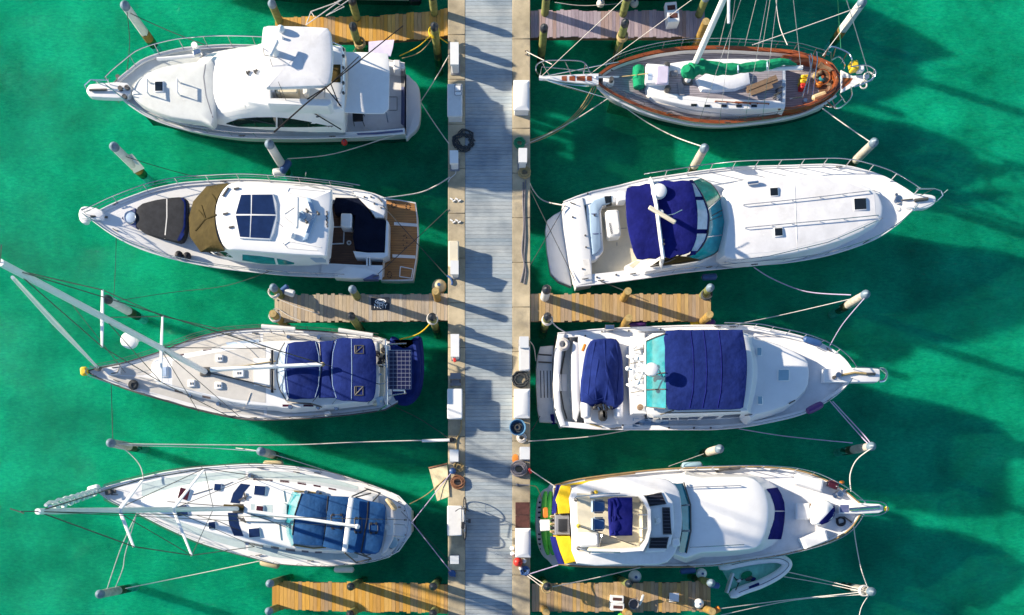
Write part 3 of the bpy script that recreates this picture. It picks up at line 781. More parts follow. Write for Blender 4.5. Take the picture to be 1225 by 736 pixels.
block(r, 'bridge_mat', 'olive', 402, 88, 11, 21, 0.03)
M().tube([P(396, 50, 4.5), P(408, 55, 4.3), P(411, 70, 4.0), P(410, 105, 4.0), P(407, 112, 3.7)], .028, 6).tube([P(411, 70, 4.0), P(411, 70, 3.45)], .022).tube([P(411, 90, 4.0), P(411, 90, 3.45)], .022).part('bridge_rail', 'steel', r)
for y in (60, 68, 82, 100, 112): M().cyl(P(411, y, 4.02), .05, .10, 8).part('rod_holder', 'dsteel', r)
# aft awning
canopy(r, 'aft_awning', 'wht', [(413, 62), (440, 62.5), (464, 64), (466, 84), (465, 130), (459, 136), (440, 136), (412, 134.5), (416, 110), (417, 85)], 3.15, 0.06, 0.02, edge=0.03)
for x, y in ((462, 70), (462, 138)): line(r, 'awning_pole', 'steel', [P(x+2, y+(6 if y < 100 else 8), 1.4), P(x, y-3, 3.1)], .025)
for q in ([(422, 66), (432, 67)], [(430, 72), (445, 73)]): pass
quad(r, 'awning_flap', 'lav', [(441, 51), (471, 48), (467, 70), (441, 67)], off=0.02) if False else M().grid([[P(441, 50, 2.6), P(456, 48.5, 2.55), P(471.5, 47.5, 2.6)], [P(441, 58, 2.85), P(456, 57, 2.8), P(470, 57, 2.8)], [P(441, 66, 3.08), P(456, 66, 3.08), P(467, 68, 3.08)]], .02).part('awning_flap', 'lav', r)
# cockpit
patch(r, 'coaming_bolster', 'sblue', [(480, 104), (480, 125), (479.5, 148)], [(484.5, 104), (485, 125), (485, 153)], 10, 2)
patch(r, 'coaming_bolster', 'sblue', [(425, 157.5), (450, 156), (482, 153)], [(428, 161.5), (450, 161), (482, 158)], 12, 2)
patch(r, 'cockpit_step', 'midgrey', [(479, 79), (485, 80)], [(480, 104), (485, 104)], 3, 4)
block(r, 'bait_well', 'gelw', 476, 84, 8, 12, .45)
handrail(r, [(466, 116), (475, 116), (475, 132), (466, 132)], .02, 'sole_hatch', 'midgrey', .012, 2)
# foredeck
hatch(r, 190.5, 104, 9, 11)
for x in (179, 215): 
    a = on(x, 99, .02); q = on(x, 114, .02); M().tube([a, a+V((0, 0, .28)), q+V((0, 0, .28)), q], .035, 7).part('grab_rail', 'wht', r)
dv_ = M().tube([on(188, 71, .55), on(212, 69, .62), on(240, 66, .75)], .07, 8).cyl(on(240, 66), .12, .8, 12).tube([on(188, 71, 0), on(188, 71, .55)], .03).part('tender_davit', 'wht', r)
M().box(on(237, 64.5, .75), .3, .2, .2, .3, bev=.03).part('winch_box', 'steel', dv_)
line(r, 'flag_staff', 'dsteel', [on(153, 106, 0), on(152, 82, 0.4)], .025)
for x, y in ((145, 107), (153, 106), (150, 117), (142, 93)): M().cyl(on(x, y), .09, .13, 10).part('windlass', 'dsteel', r)
for x, y, a in ((139, 98, 50), (141, 121, -50), (200, 150, -20), (290, 163, 0), (398, 164, 0), (395, 152, 0)): cleat(r, x, y, a)
b.rail(0, 0.42, 0.99, 0.62, 7, .022, 0.05, tip=[P(130, 96, 3.0), P(108, 95.5, 3.0), P(101, 102, 3.0), P(103, 107, 3.0)])
b.rail(1, 0.42, 0.99, 0.55, 7, .020, 0.0, tip=[P(126, 100, 3.0), P(108, 95.5, 2.98)])
for y in (98.5, ): pass
line(r, 'pulpit_stay', 'steel', [P(112, 95.5, 3.0), P(118, 100, 2.45)], .018)
# outriggers
M().tube([P(328, 158, 2.6), P(365, 125, 4.4), P(482, 31, 6.2)], .034, 6, .018).part('outrigger', 'pole', r)
M().tube([P(352, 129, 3.6), P(395, 101, 4.9), P(429, 68, 5.6)], .026, 6, .015).part('outrigger', 'pole', r)
for a, q in (((363, 128, 3.6), (408, 155, 2.4)), ((389, 104, 4.7), (408, 127, 3.5)), ((396, 101, 4.8), (406, 126, 3.5)), ((378, 140, 3.0), (381, 140, 3.0))):
    line(r, 'outrigger_stay', 'pole', [P(*a), P(*q)], .022)
# deck chair in the cockpit (a thing of its own)
c = on(430, 145); t = thing('deck_chair', 'black folding chair in the cockpit of the yacht with outriggers', 'chair', c)
M().box(c+V((0, 0, .42)), .42, .40, .05, .05, bev=.02).part('seat', 'black', t)
M().box(c+V((-.02, .22, .47)), .42, .05, .42, .05, bev=.02).part('backrest', 'black', t)
for dx in (-.18, .18):
    for dy in (-.17, .17): M().tube([c+V((dx*1.15, dy*1.2, 0)), c+V((dx, dy, .43))], .016, 5).part('leg', 'dsteel', t)

# ================================================================== L2: sunroof yacht with teak platform
b = Boat('motor_yacht', 'white sport yacht with blue glass sunroof, olive windscreen cover and teak swim platform', 'motor yacht',
    [(462, 238), (440, 230), (388, 222), (333, 217), (290, 215), (264, 216), (220, 219), (188, 225), (155, 236), (133, 245), (112, 255), (101, 258)],
    [(457, 334), (430, 333.5), (400, 332), (350, 330), (307, 326), (264, 321), (220, 313), (177, 301), (155, 292), (133, 280), (112, 265), (101, 258)], 1.15, 1.95, k=.74)
r = b.root
b.deck(0.205, 1.0, inset=0.12, drop=0.06, floor='gel')
b.deck(0.0, 0.205, inset=0.55, drop=0.45, floor='teakd', names=('cockpit_coaming', 'cockpit_sole'), wall1=True)
b.toe(0.0, 1, 0.028, 'gel')
pl = [(459.5, 236.5), (478, 238.5), (497.5, 242), (500, 260), (501, 282), (499, 308), (494.5, 336), (475, 336.5), (455.5, 336)]
mound(r, 'swim_platform', 'gel', pl, 0.50, 0.12, 0.04)
mound(r, 'platform_teak', 'teakl', [(461, 238.5), (478, 240.2), (496, 243.5), (498.3, 260), (499.2, 282), (497.3, 308), (493, 334), (475, 334.6), (457, 334.5)], 0.515, 0.49, 0.004)
for q in ([(471.5, 266), (499, 268), (499, 271.5), (471.5, 269.7)], [(469.5, 304.5), (497, 306), (497, 309.5), (469.5, 308.2)]): quad(r, 'chock_rail', 'wht', q, 4, 2, .03)
for e in ([(479, 319), (494, 322)], [(494, 322), (492, 333)], [(492, 333), (478, 331)], [(478, 331), (479, 319)]): line(r, 'hatch_trim', 'wht', onl(e, .01, 2), .022)
for cx_, cy_, hx_, hy_ in ((471, 245.5, 2.6, 3.4), (488, 247.5, 2.6, 3.4), (484.5, 289, 2.3, 8), (466, 329, 2.4, 3.8)):
    m = M()
    for i in range(8):
        a = i*math.pi/4+.2; m.box(on(cx_+hx_*math.cos(a), cy_+hy_*math.sin(a), 0), .05, .035, .012, -a+1.57)
    m.part('tie_down_fitting', 'black', r)
# foredeck
mound(r, 'sunpad', 'grey', [(163, 271), (164, 248), (178, 241), (195, 237.5), (214, 235.5), (222.5, 238), (224, 248), (223, 272), (220, 285), (214, 289.5), (200, 286), (180, 281)], 2.02, 1.72, 0.05, 0.02, n=2)
patch(r, 'sunpad_seam', 'whtd', [(199, 238), (199, 260), (196.5, 285.5)], [(200.2, 238), (200.2, 260), (197.7, 285.5)], 10, 1, .006)
patch(r, 'sunpad_border', 'navy', [(219, 236), (224.5, 240), (223.5, 275), (215, 290)], [(216.5, 237.5), (220.5, 243), (219.5, 272), (212, 287)], 14, 2, .006)
mound(r, 'anchor_well', 'sblue', [(145, 261), (152, 253), (162, 249), (163, 273), (152, 267)], 2.0, 1.75, 0.03)
M().cyl(on(155.5, 260), .22, .05, 20, rnd=.015).part('round_hatch', 'lblue', r); M().torus(on(155.5, 260, .05), .23, .025, 22).part('hatch_ring', 'steel', r)
mound(r, 'bow_pulpit', 'gel', [(122, 252), (106, 247), (97, 248), (94, 255), (95, 263), (99, 267), (104, 266), (106, 262), (122, 263)], 2.02, 1.78, .04, n=2)
line(r, 'anchor_chain', 'dsteel', [on(108, 259, .04), on(129, 260, .04)], .045)
# cabin
mound(r, 'cabin', 'gel', [(252, 262), (255, 242), (268, 229), (290, 224), (340, 224), (390, 229), (391, 300), (380, 304), (345, 303), (290, 299), (268, 294), (256, 281)], 2.72, 1.7, 0.06, n=2,
      base=[(228, 262), (234, 240), (252, 226), (290, 221), (340, 222), (395, 229), (396, 308), (385, 316), (350, 318), (290, 314), (255, 304), (236, 286)])
rf = mound(r, 'cabin_roof', 'gel', [(257, 258), (260, 238), (271, 221), (290, 217), (330, 218.5), (388, 226), (396.5, 229), (394.5, 265), (391, 301), (385, 306), (330, 303), (290, 299.5), (270, 297), (261, 280)], 2.95, 2.70, 0.10, 0.06, n=3)
patch(r, 'side_window', 'teal', [(290, 304.5), (312, 306.5), (328, 309)], [(290, 311.5), (312, 315.5), (330, 316.3)], 10, 3)
patch(r, 'side_window', 'teal', [(331, 309.5), (340, 311), (352, 314.5)], [(333, 316.5), (342, 316.8), (352, 316)], 8, 3)
quad(r, 'side_window', 'dglass', [(243, 300), (270, 301.5), (279, 308), (258, 306)], 6, 3)
mound(r, 'sunroof_frame', 'gel', [(280, 258), (283, 240), (287.5, 231.5), (326.5, 231.5), (331, 243), (331.5, 262), (328, 279), (323, 287), (286, 285), (281.5, 272)], 3.06, 2.9, .03)
for q in ([(288.5, 233.2), (299.5, 233), (299.3, 256), (282, 256)], [(301.5, 233), (325.5, 233), (329.6, 256.5), (301, 256)], [(282, 258), (299, 258), (298, 284), (287, 283.3), (283.5, 274)][:4], [(300.8, 258), (329.6, 258.3), (322.3, 285.3), (299.5, 284.3)]): quad(r, 'sunroof_pane', 'bglass', q, 6, 6, .012)
# windscreen cover
rows = []
lin = lambda p: [V(p[i]).lerp(V(p[i+1]), j/4) for i in range(len(p)-1) for j in range(4)]+[V(p[-1])]
L_ = lin([(272, 219), (247, 223), (231, 241), (226, 260), (227, 283), (240, 301.5), (267, 301)]); R_ = cr([(273, 220.5), (264, 230), (258.5, 242), (256.5, 256), (258, 274), (262, 288), (269, 299)], 4)
for a, q in zip(L_, R_):
    rows.append([P(a.x, a.y, 2.05), P(*(a.lerp(q, .2)), 2.28+random.uniform(-.02, .03)), P(*(a.lerp(q, .45)), 2.52+random.uniform(-.03, .03)), P(*(a.lerp(q, .7)), 2.74+random.uniform(-.02, .03)), P(q.x, q.y, 2.92)])
M().grid(rows, .03).part('windscreen_cover', 'olive', r, solid=True)
for q in ([(238, 252), (246, 262), (259, 257)], [(246, 262), (234, 276)], [(246, 262), (241, 246)], [(254, 233), (259, 241)]): line(r, 'cover_fold', 'olive', onl(q, .01, 4), .035)
# roof gear
c = on(356, 258); M().cyl(c, .16, .22, 14, .10).part('radar_pedestal', 'wht', r); M().box(P(355.5, 255, c.z+.24), .13, 1.18, .11, -.02, bev=.03).part('radar_array', 'wht', r)
M().ball(on(349.5, 282, .08), .12, rz=.13).part('satellite_dome', 'wht', r)
M().box(on(361, 259, 0), .3, .3, .12, .6, bev=.03).part('radar_base', 'pblue', r)
for x, y in ((368, 253), (367, 266), (381, 256)): M().cyl(on(x, y), .035, .25, 8).ball(on(x, y, .27), .06).part('horn', 'dsteel', r)
line(r, 'antenna_bar', 'steel', [on(366, 253, .25), on(381, 257, .25), on(367, 266, .25)], .02)
for q in ([(344, 229), (346, 225), (388, 229)], [(343, 230), (366, 237), (371, 250)], [(340, 293), (346, 289), (384, 296)], [(338, 291), (344, 297), (380, 300)], [(340, 256), (353, 247), (353, 271), (340, 260)]): line(r, 'roof_moulding', 'whtd', onl(q, .004, 6), .018)
mound(r, 'roof_spoiler', 'pblue', [(366, 236), (371, 236.5), (378, 254), (377, 262), (368, 286), (362, 288), (372, 262), (373, 254)], 3.10, 2.95, .03)
for i in range(8): M().box(on(391.2+(.4 if i % 2 else -.3), 253.5+i*2.5, 0), .05, .055+.02*(i % 3), .02, .3*(i % 2)).part('name_mark', 'dsteel', r)
M().box(on(270, 230, 0), .05, .4, .05, -.6).part('wiper', 'dsteel', r)
for x, y in ((283, 226), (270, 256), (277, 272)): M().box(on(x, y), .2, .06, .05, .2).part('wiper', 'dsteel', r)
# cockpit
so_ = [(401, 236), (429, 236.5), (440, 249), (446, 261), (461, 263), (461.5, 276), (459, 301), (440, 301), (424.5, 298), (422, 283), (425, 257), (400, 254), (399, 245)]
t0 = loop(so_, 1.28); M().mound([V((p.x, p.y, .7)) for p in t0], t0, .05).part('sofa_cover', 'dkcov', r, solid=True)
mound(r, 'stern_coaming', 'gel', [(422, 300), (440, 302), (460, 302), (462, 262), (465, 266), (464.5, 306), (458, 309), (425, 307.5)], 1.30, .6, .05)
mound(r, 'quarter_wing', 'gel', [(421, 228), (440, 229), (458, 241), (461, 253), (459, 260), (449, 260), (442, 250), (432, 240)], 1.34, .8, .05)
mound(r, 'quarter_wing', 'gel', [(400, 327), (404, 324), (409, 322), (414, 317.5), (440, 322), (452, 327), (446, 333), (420, 333.5), (400, 332)], 1.30, .8, .05)
mound(r, 'quarter_cover', 'sblue', [(434, 334), (446, 328), (453, 329.5), (452, 334)], 1.36, 1.0, .02)
block(r, 'cockpit_table', 'wht', 417, 269.5, 13, 17, .62, -2, .04)
line(r, 'sole_trim', 'wht', onl([(397, 271.5), (409, 271.5)], .02, 3), .028); line(r, 'sole_trim', 'wht', onl([(395, 292), (411, 291.5), (411.5, 278)], .02, 4), .028)
M().torus(on(417.5, 290.5, .02), .07, .03, 16, 6).part('table_socket', 'wht', r)
M().box(on(441, 315, .02), .06, .5, .5, 0).part('transom_gate', 'wht', r)
M().box(on(444, 315, .02), .05, .45, .5, 0).part('transom_gate', 'wht', r)
quad(r, 'stair_tread', 'pblue', [(371, 309), (390, 309), (390, 314), (378, 314)], 4, 2)
for x, y in ((394.5, 311), (394.5, 314)): M().cyl(on(x, y), .05, .04, 8).part('deck_filler', 'dsteel', r)
for x, y, a in ((455, 240, -50), (450, 331, 20), (139, 244, 30), (139, 276, -30), (323, 324.5, 0), (268, 217.5, 0), (222, 218.5, 10)): cleat(r, x, y, a)
for x, y in ((436, 236), (444, 236), (448, 244), (456, 249), (447, 257.5)): M().cyl(on(x, y), .035, .05, 8).part('deck_fitting', 'dsteel', r)
b.rail(0, 0.08, 0.99, 0.55, 9, .02, 0.03, mid=True, tip=[P(105, 249, 2.5), P(97, 252, 2.5)])
b.rail(1, 0.12, 0.99, 0.5, 9, .016, -0.02, mid=True, tip=[P(106, 262, 2.5), P(98, 262, 2.5)])
line(r, 'whip_antenna', 'steel', [on(364, 219, 0), P(366, 206, 2.6)], .02)
for x, y, l in ((214, 305, 'left-hand black ball fender on the deck of the sunroof yacht'), (224, 306.5, 'right-hand black ball fender on the deck of the sunroof yacht')):
    c = on(x, y, .15); M().ball(c, .16, rz=.16).cyl(c+V((0, 0, .15)), .04, .06, 8).thing('ball_fender', 'black', l, 'fender', 'loose black fenders')
# ================================================================== sailing helpers
def mast(r, foot, z0, zt, rad=.105, spreaders=(), tip=None):
    a = P(foot[0], foot[1], z0); t = P(tip[0], tip[1], zt) if tip else V((a.x, a.y, zt))
    o = M().tube([a.lerp(t, i/6) for i in range(7)], rad, 12, rad*.8).part('mast', 'alu', r)
    M().box(a-V((0, 0, .02)), .42, .36, .12, 0, bev=.04).part('mast_step', 'dsteel', o)
    for (x0, y0, za), (x1, y1, zb) in spreaders:
        M().tube([P(x0, y0, za), P(x1, y1, zb)], .055, 8, .035, .45).part('spreader', 'alu', o)
    return o, a, t

# ================================================================== L3: sailing yacht with navy covers and davit tender
b = Boat('sailing_yacht', 'beige-decked sailing yacht with navy dodger and bimini and a solar panel over the stern', 'sailboat',
    [(466, 408), (452, 403), (404, 398), (365, 395), (322, 392.7), (275, 395.4), (242, 402), (220, 409.5), (194, 420), (177, 425.5), (144, 435), (120, 440), (104, 444)],
    [(476, 482), (467, 489), (441, 493.5), (409, 497.5), (365, 501), (307, 503), (286, 501), (242, 492), (199, 480), (166, 470.5), (133, 459), (113, 450), (104, 444)], 1.2, 1.65, k=.82, rake=.9)
r = b.root
b.deck(0.0, 1.0, inset=0.10, drop=0.05, floor='gelw')
b.toe(0, 1, .03, 'dsteel')
# side decks and foredeck in beige grip, leaving white margins
def side_panel(b, sd, u0, u1, d0, d1, m, off=.006, name='deck_panel'):
    A = [];  B = []
    for i in range(15):
        u = u0+(u1-u0)*i/14; p, q = b.rim(u); E, F = (p, q) if sd == 0 else (q, p)
        d = (F-E).normalized(); w_ = (F-E).length
        for Lst, dd in ((A, d0), (B, d1)):
            s_ = E+d*min(dd, w_*.48); k = (CAMH-s_.z)/CAMH/PXM; Lst.append((NX+s_.x/k, NY-s_.y/k))
    return patch(b.root, name, m, A, B, 28, 3, off)
for sd in (0, 1):
    side_panel(b, sd, .03, .42, .20, .62, 'beige'); side_panel(b, sd, .43, .93, .20, .74, 'beige')
mound(r, 'coachroof', 'gel', [(180, 443), (182, 433), (190, 428), (230, 421), (270, 413), (310, 409), (350, 407), (440, 410), (452, 414), (454, 470), (440, 480), (350, 489), (330, 487), (290, 484), (240, 473), (200, 462), (184, 455)], 1.82, 1.3, .10, .05, n=2, slope=.10)
patch(r, 'coachroof_grip', 'beige', [(206, 432), (240, 425), (280, 418), (318, 414)], [(206, 462), (240, 469.5), (280, 478), (318, 482)], 20, 10, .006)
for q in ([(199, 428), (196, 445), (200, 461)],): patch(r, 'roof_band', 'gelw', q, [(a+3, c_) for a, c_ in q], 8, 1, .006)
for x, y, w_, h_ in ((263, 429, 6, 6), (229.5, 459, 6, 6), (262, 461.5, 6, 6), (286, 446.5, 10, 8)):
    h = hatch(r, x, y, w_, h_, 0, 'gel', None, .09)
    for dx in (-1.4, 1.4): M().box(on(x, y, .085)+V((dx/31, 0, 0)), .04, .09, .02).part('hatch_latch', 'dsteel', h)
hatch(r, 196.5, 445, 7, 11, 0, 'gel', 'lblue', .07)
for q in ([(209, 466.5), (219, 469), (219, 471), (209, 468.5)], [(242, 473), (252, 475), (252, 477.5), (242, 475.5)], [(338, 484), (349, 484), (349, 486.5), (338, 486.5)], [(363, 484), (375, 484), (375, 486.5), (363, 486.5)],
          [(213, 425), (220, 423.5), (220, 425), (213, 426.5)], [(243, 418.5), (253, 417), (253, 418.5), (243, 420)]): quad(r, 'port_light', 'maroon', q, 3, 2)
quad(r, 'side_window', 'lblue', [(272, 480), (320, 485.5), (320, 490), (280, 485)], 8, 2)
quad(r, 'side_window', 'lblue', [(270, 410), (310, 406), (310, 409.5), (272, 413)], 8, 2)
line(r, 'traveller', 'black', onl([(325.6, 419), (325.6, 470)], .08, 6), .055)
quad(r, 'companionway_slide', 'wht', [(304, 429), (323, 429), (323, 462), (304, 462)], 6, 6, .05)
# dodger and bimini
canopy(r, 'dodger', 'navy', [(344, 411), (362, 408.5), (378, 408), (382, 418), (383, 442), (382, 466), (378, 476), (362, 477), (345, 476.5), (341, 460), (340, 442), (341, 425)], 2.85, .18, .03, n=2)
patch(r, 'dodger_window', 'lblue', [(339, 412), (335, 425), (333.5, 442), (335, 460), (339.5, 474)], [(343, 412), (341, 425), (340, 442), (341, 460), (344, 474)], 4, 4) if False else None
rows = [[P(x0, y0, 1.86).lerp(P(x1, y1, 2.82), t) for t in (0, .33, .66, 1)] for (x0, y0), (x1, y1) in zip([(341, 410), (335, 420), (332, 432), (331.5, 443), (332, 455), (335, 466), (343, 480)], [(344.5, 411.5), (341.5, 421), (340.5, 432), (340, 443), (340.5, 455), (341.5, 466), (345.5, 476)])]
M().grid(rows, .02).part('dodger_window', 'lblue', r)
M().tube([rw[0] for rw in rows], .03, 6).tube([P(344, 481, 1.9), P(350, 482, 2.1), P(372, 483, 2.2), P(385, 487, 1.7)], .03, 6).part('dodger_frame', 'dsteel', r)
canopy(r, 'canopy_link', 'navy', [(382, 408.5), (400, 407), (398, 425), (397, 442), (398, 460), (401, 476), (381, 476), (384, 442)], 2.80, .10, .03)
canopy(r, 'bimini', 'navy', [(402, 405.5), (420, 404.5), (440, 405), (446, 407), (449.5, 420), (450, 442), (449.5, 462), (447, 476), (439, 481), (420, 479.5), (402, 477.5), (397, 460), (396, 442), (397.5, 422)], 2.92, .16, .03, n=2)
for q in ([(377.5, 409), (381.5, 425), (382.5, 443), (381, 462), (377, 475.5)], [(402.5, 407), (398.5, 422), (397, 443), (398, 461), (402.5, 476)], [(420.5, 405.5), (421, 443), (420.5, 478)], [(345, 413), (342, 443), (345.5, 474)]):
    line(r, 'canopy_seam', 'pblue', onl(q, .002, 5), .013)
for q in ([(424.5, 413.5), (435, 413.5), (435, 423), (424.5, 423)], [(424.5, 462.5), (434.5, 462.5), (434.5, 473), (424.5, 473)]):
    w2 = M().tube(onl(q+[q[0]], .008, 4), .022, 5).part('canopy_window', 'dsteel', r)
    line(w2, 'window_strap', 'dsteel', onl([q[3], q[1]], .012, 4), .02); line(w2, 'window_strap', 'dsteel', onl([(q[0][0]+2, q[0][1]), (q[3][0]+2, q[3][1])], .012, 4), .015)
for x, y0, y1 in ((403, 403, 481), (446, 405, 480), (379, 407, 479)):
    line(r, 'bimini_frame', 'steel', [P(x-6, y0, 1.7), P(x, y0+2.5, 2.80), P(x, y1-4, 2.80), P(x-6, y1+3, 1.7)], .022)
# stern gear
mound(r, 'stern_seat', 'cream', [(449, 409), (457, 411), (460, 425), (460, 470), (455, 482), (446, 484), (452, 470), (453, 425)], 1.75, 1.2, .05)
mound(r, 'stern_seat', 'gelw', [(459, 413), (466, 413), (468, 474), (460, 482), (458, 470)], 1.62, 1.2, .05)
for x, y in ((452, 424), (457, 431), (459, 420), (462, 428), (455, 436)): M().cyl(on(x, y), .10, .30, 10, rnd=.03).tube([on(x, y, .3), on(x+3, y+3, .42)], .03).part('steering_gear', 'black', r)
quad(r, 'helm_seat', 'pblue', [(450, 476), (458, 474), (460, 484), (451, 487)], 4, 3, .05)
M().torus(on(455, 448, .55), .38, .022, 24, 6).tube([on(455, 448, 0), on(455, 448, .55)], .05).part('steering_wheel', 'steel', r)
arch = M().tube([P(452, 403, 1.3), P(461, 406, 2.45), P(463, 445, 2.55), P(463, 484, 2.45), P(452, 492, 1.3)], .03, 6).tube([P(463, 412, 2.45), P(486, 411, 2.3)], .028).tube([P(463, 474, 2.45), P(486, 470, 2.3)], .028).part('davit_arch', 'steel', r)
sp = M().box(P(478, 442.5, 2.55), 28/pxm(2.55), 47/pxm(2.55), .035).part('solar_panel_frame', 'steel', r)
c = P(478, 442.5, 2.585); M().box(c, 27/pxm(2.55), 46/pxm(2.55), .008).part('solar_cells', 'solar', sp)
M().tube([P(470, 467, 2.5), P(484, 467, 2.5), P(484, 470, 2.4)], .035).part('panel_bracket', 'wht', r)
# rig
msp = [((122.3, 380, 11.5), (122.6, 346.5, 11.5)), ((122.3, 380, 11.5), (122, 415.5, 11.5)), ((193, 418, 6.75), (194.5, 378, 6.75)), ((193, 418, 6.75), (193, 458, 6.75))]
mo, ma, mt_ = mast(r, (246, 445), 1.85, 17.0, .112, msp, tip=(0, 314))
bo = M().tube([P(252, 442.5, 3.1), P(300, 440, 3.15), P(386, 436, 3.2)], .085, 10, .075, 1.3).part('boom', 'alu', r)
M().ball(P(386, 436, 3.2), .09).part('boom_end', 'ropet', bo)
line(bo, 'mainsheet', 'roped', [P(330, 438.5, 3.15), P(326, 444, 1.95)], .02); line(r, 'boom_vang', 'steel', [P(252, 444, 2.2), P(285, 440.5, 3.1)], .03)
c = ma.lerp(mt_, .42)+V((-.42, .02, 0))
M().cyl(P(156, 408, 8.1), .27, .20, 20, rnd=.06).part('radar_dome', 'wht', mo); M().tube([P(160, 408, 8.0), P(173, 405, 7.95)], .06).part('radar_bracket', 'wht', mo)
fz = ma.lerp(mt_, .96)
def dpx(x, y): return on(x, y, 0)
g = M().tube([P(117, 440, 1.9), P(65, 386, 9.5), P(15, 332, 16.2)], [.05, .09, .045], 8).part('furled_genoa', 'alu', r)
M().cyl(P(118, 441, 1.75), .12, .16, 12).part('furler_drum', 'dsteel', g)
UT, UB, LT, LB = P(122.6, 347, 11.5), P(122, 415, 11.5), P(194.5, 378.5, 6.75), P(193, 457.5, 6.75)
CT, CB = b.rim(.535)
for q in ([fz, UT, LT, CT], [fz, UB, LB, CB]): line(r, 'cap_shroud', 'dsteel', q, .016)
ml, mu = ma.lerp(mt_, .33), ma.lerp(mt_, .63)
for q in ([ml, CT+V((.3, -.05, 0))], [ml, CB+V((.3, .05, 0))], [ml, CT+V((-1.3, -.2, 0))], [ml, CB+V((-1.3, .2, 0))], [mu, LT], [mu, LB]): line(r, 'lower_shroud', 'dsteel', q, .014)
E0, E1 = b.rim(.02)
line(r, 'backstay', 'dsteel', [fz, (E0+E1)/2+V((-1.6, 0, .7)), E0+V((0, -.1, .1))], .014); line(r, 'backstay', 'dsteel', [(E0+E1)/2+V((-1.6, 0, .7)), E1+V((0, .1, .1))], .014)
line(r, 'topping_lift', 'dsteel', [fz, P(386, 436, 3.2)], .010)
line(r, 'running_stay', 'dsteel', [ml, P(318, 417, 1.9)], .016); line(r, 'halyard', 'roped', [P(249, 446, 1.95), P(290, 455, 1.92), P(330, 466, 1.95)], .025)
line(r, 'halyard', 'ropet', [P(249, 443, 1.95), P(290, 438, 1.92), P(330, 432, 1.95)], .022)
line(r, 'inner_stay', 'dsteel', [ma.lerp(mt_, .78), P(150, 446, 1.7)], .012)
line(r, 'whip_antenna', 'dsteel', [mt_, mt_+V((.3, .25, .5))], .012)
b.rail(0, .03, .97, .6, 12, .011, .02, mid=True, m='dsteel', name='lifeline', tip=[P(114, 440, 2.3)])
b.rail(1, .03, .97, .6, 12, .011, -.02, mid=True, m='dsteel', name='lifeline', tip=[P(112, 448, 2.3)])
M().tube([P(144, 434, 2.2), P(116, 439, 2.3), P(104, 441, 2.3), P(102, 445, 2.3), P(106, 450, 2.3), P(135, 460, 2.2)], .02, 6).tube([P(116, 439, 2.3), P(118, 442, 1.65)], .018).tube([P(110, 451, 2.3), P(114, 449, 1.65)], .018).part('pulpit', 'steel', r)
M().box(P(101.5, 444.5, 1.7), .28, .34, .16, .1, bev=.06).part('bow_roller_cover', 'yellowp', r)
for x0, y0, x1, y1 in ((313, 390.5, 353, 394), (405, 395, 446, 401.5)):
    o = M().tube([P(x0, y0, 1.85), P(x1, y1, 1.85)], .09, 8).part('rail_roll', 'whtc', r)
    for t in (.2, .6): 
        q = P(x0+(x1-x0)*t, y0+(y1-y0)*t, 1.85); M().tube([q, q-V((0, .12, .6))], .015, 5).part('rail_strap', 'dsteel', o)
M().torus(on(159.5, 460.5, .06), .16, .05, 16, 6).torus(on(159.5, 460.5, .12), .10, .05, 14, 6).part('rope_coil', 'roped', r)
mound(r, 'anchor_locker', 'gelw', [(122, 441), (143, 437), (142, 447), (130, 449)], 1.72, 1.5, .02)
line(r, 'anchor_locker_trim', 'dsteel', onl([(133, 447), (140, 446), (143, 439), (134, 440)], .01, 3), .02)
for x, y, a in ((279, 498, 5), (304, 500, 5), (306, 399, 0), (140, 456, -25), (274, 400, -10)): cleat(r, x, y, a)
for x, y in ((348, 487.5), (381, 488), (403, 489), (346, 404), (382, 404.5), (262, 484), (228, 474)): winch(r, x, y, .9)
mound(r, 'winch_cover', 'wht', [(387, 493), (394, 491.5), (396, 496), (389, 498)], 1.5, 1.2, .04)
for q in ([(258, 402), (290, 412), (310, 430)], [(300, 470), (290, 490), (265, 493)], [(219, 412), (226, 408), (240, 404)]): line(r, 'sheet', 'ropew', onl(cr(q, 6), .02, 1) if False else [on(p.x, p.y, .02) for p in cr(q, 6)], .014)

# covered tender on the davits
tt = thing('tender', 'navy covered inflatable tender hanging from the davits behind the solar panel', 'inflatable boat', P(486, 445, .7))
o2 = [(466, 404), (472, 402), (477, 405), (483, 410), (490, 406), (497, 401.5), (504, 403), (506.5, 420), (507, 445), (504, 466), (498, 477), (491, 483), (482, 485), (474, 482), (468, 472), (465, 455), (464, 430)]
t0 = loop(o2, 1.25, 3); M().mound([V((p.x*1, p.y, .62)) for p in offs(t0, .12)], t0, .22).part('cover', 'navy', tt, solid=True)
for q in ([(497, 408), (500, 440), (496, 470), (485, 478)], [(470, 408), (469, 440), (472, 472)]): M().tube([on(p.x, p.y, -.06) for p in cr(q, 5)], .13, 8).part('tube_ridge', 'navy', tt)
for y in (415, 468): line(tt, 'davit_fall', 'roped', [P(485, y, 1.2), P(485, y, 2.3)], .015)

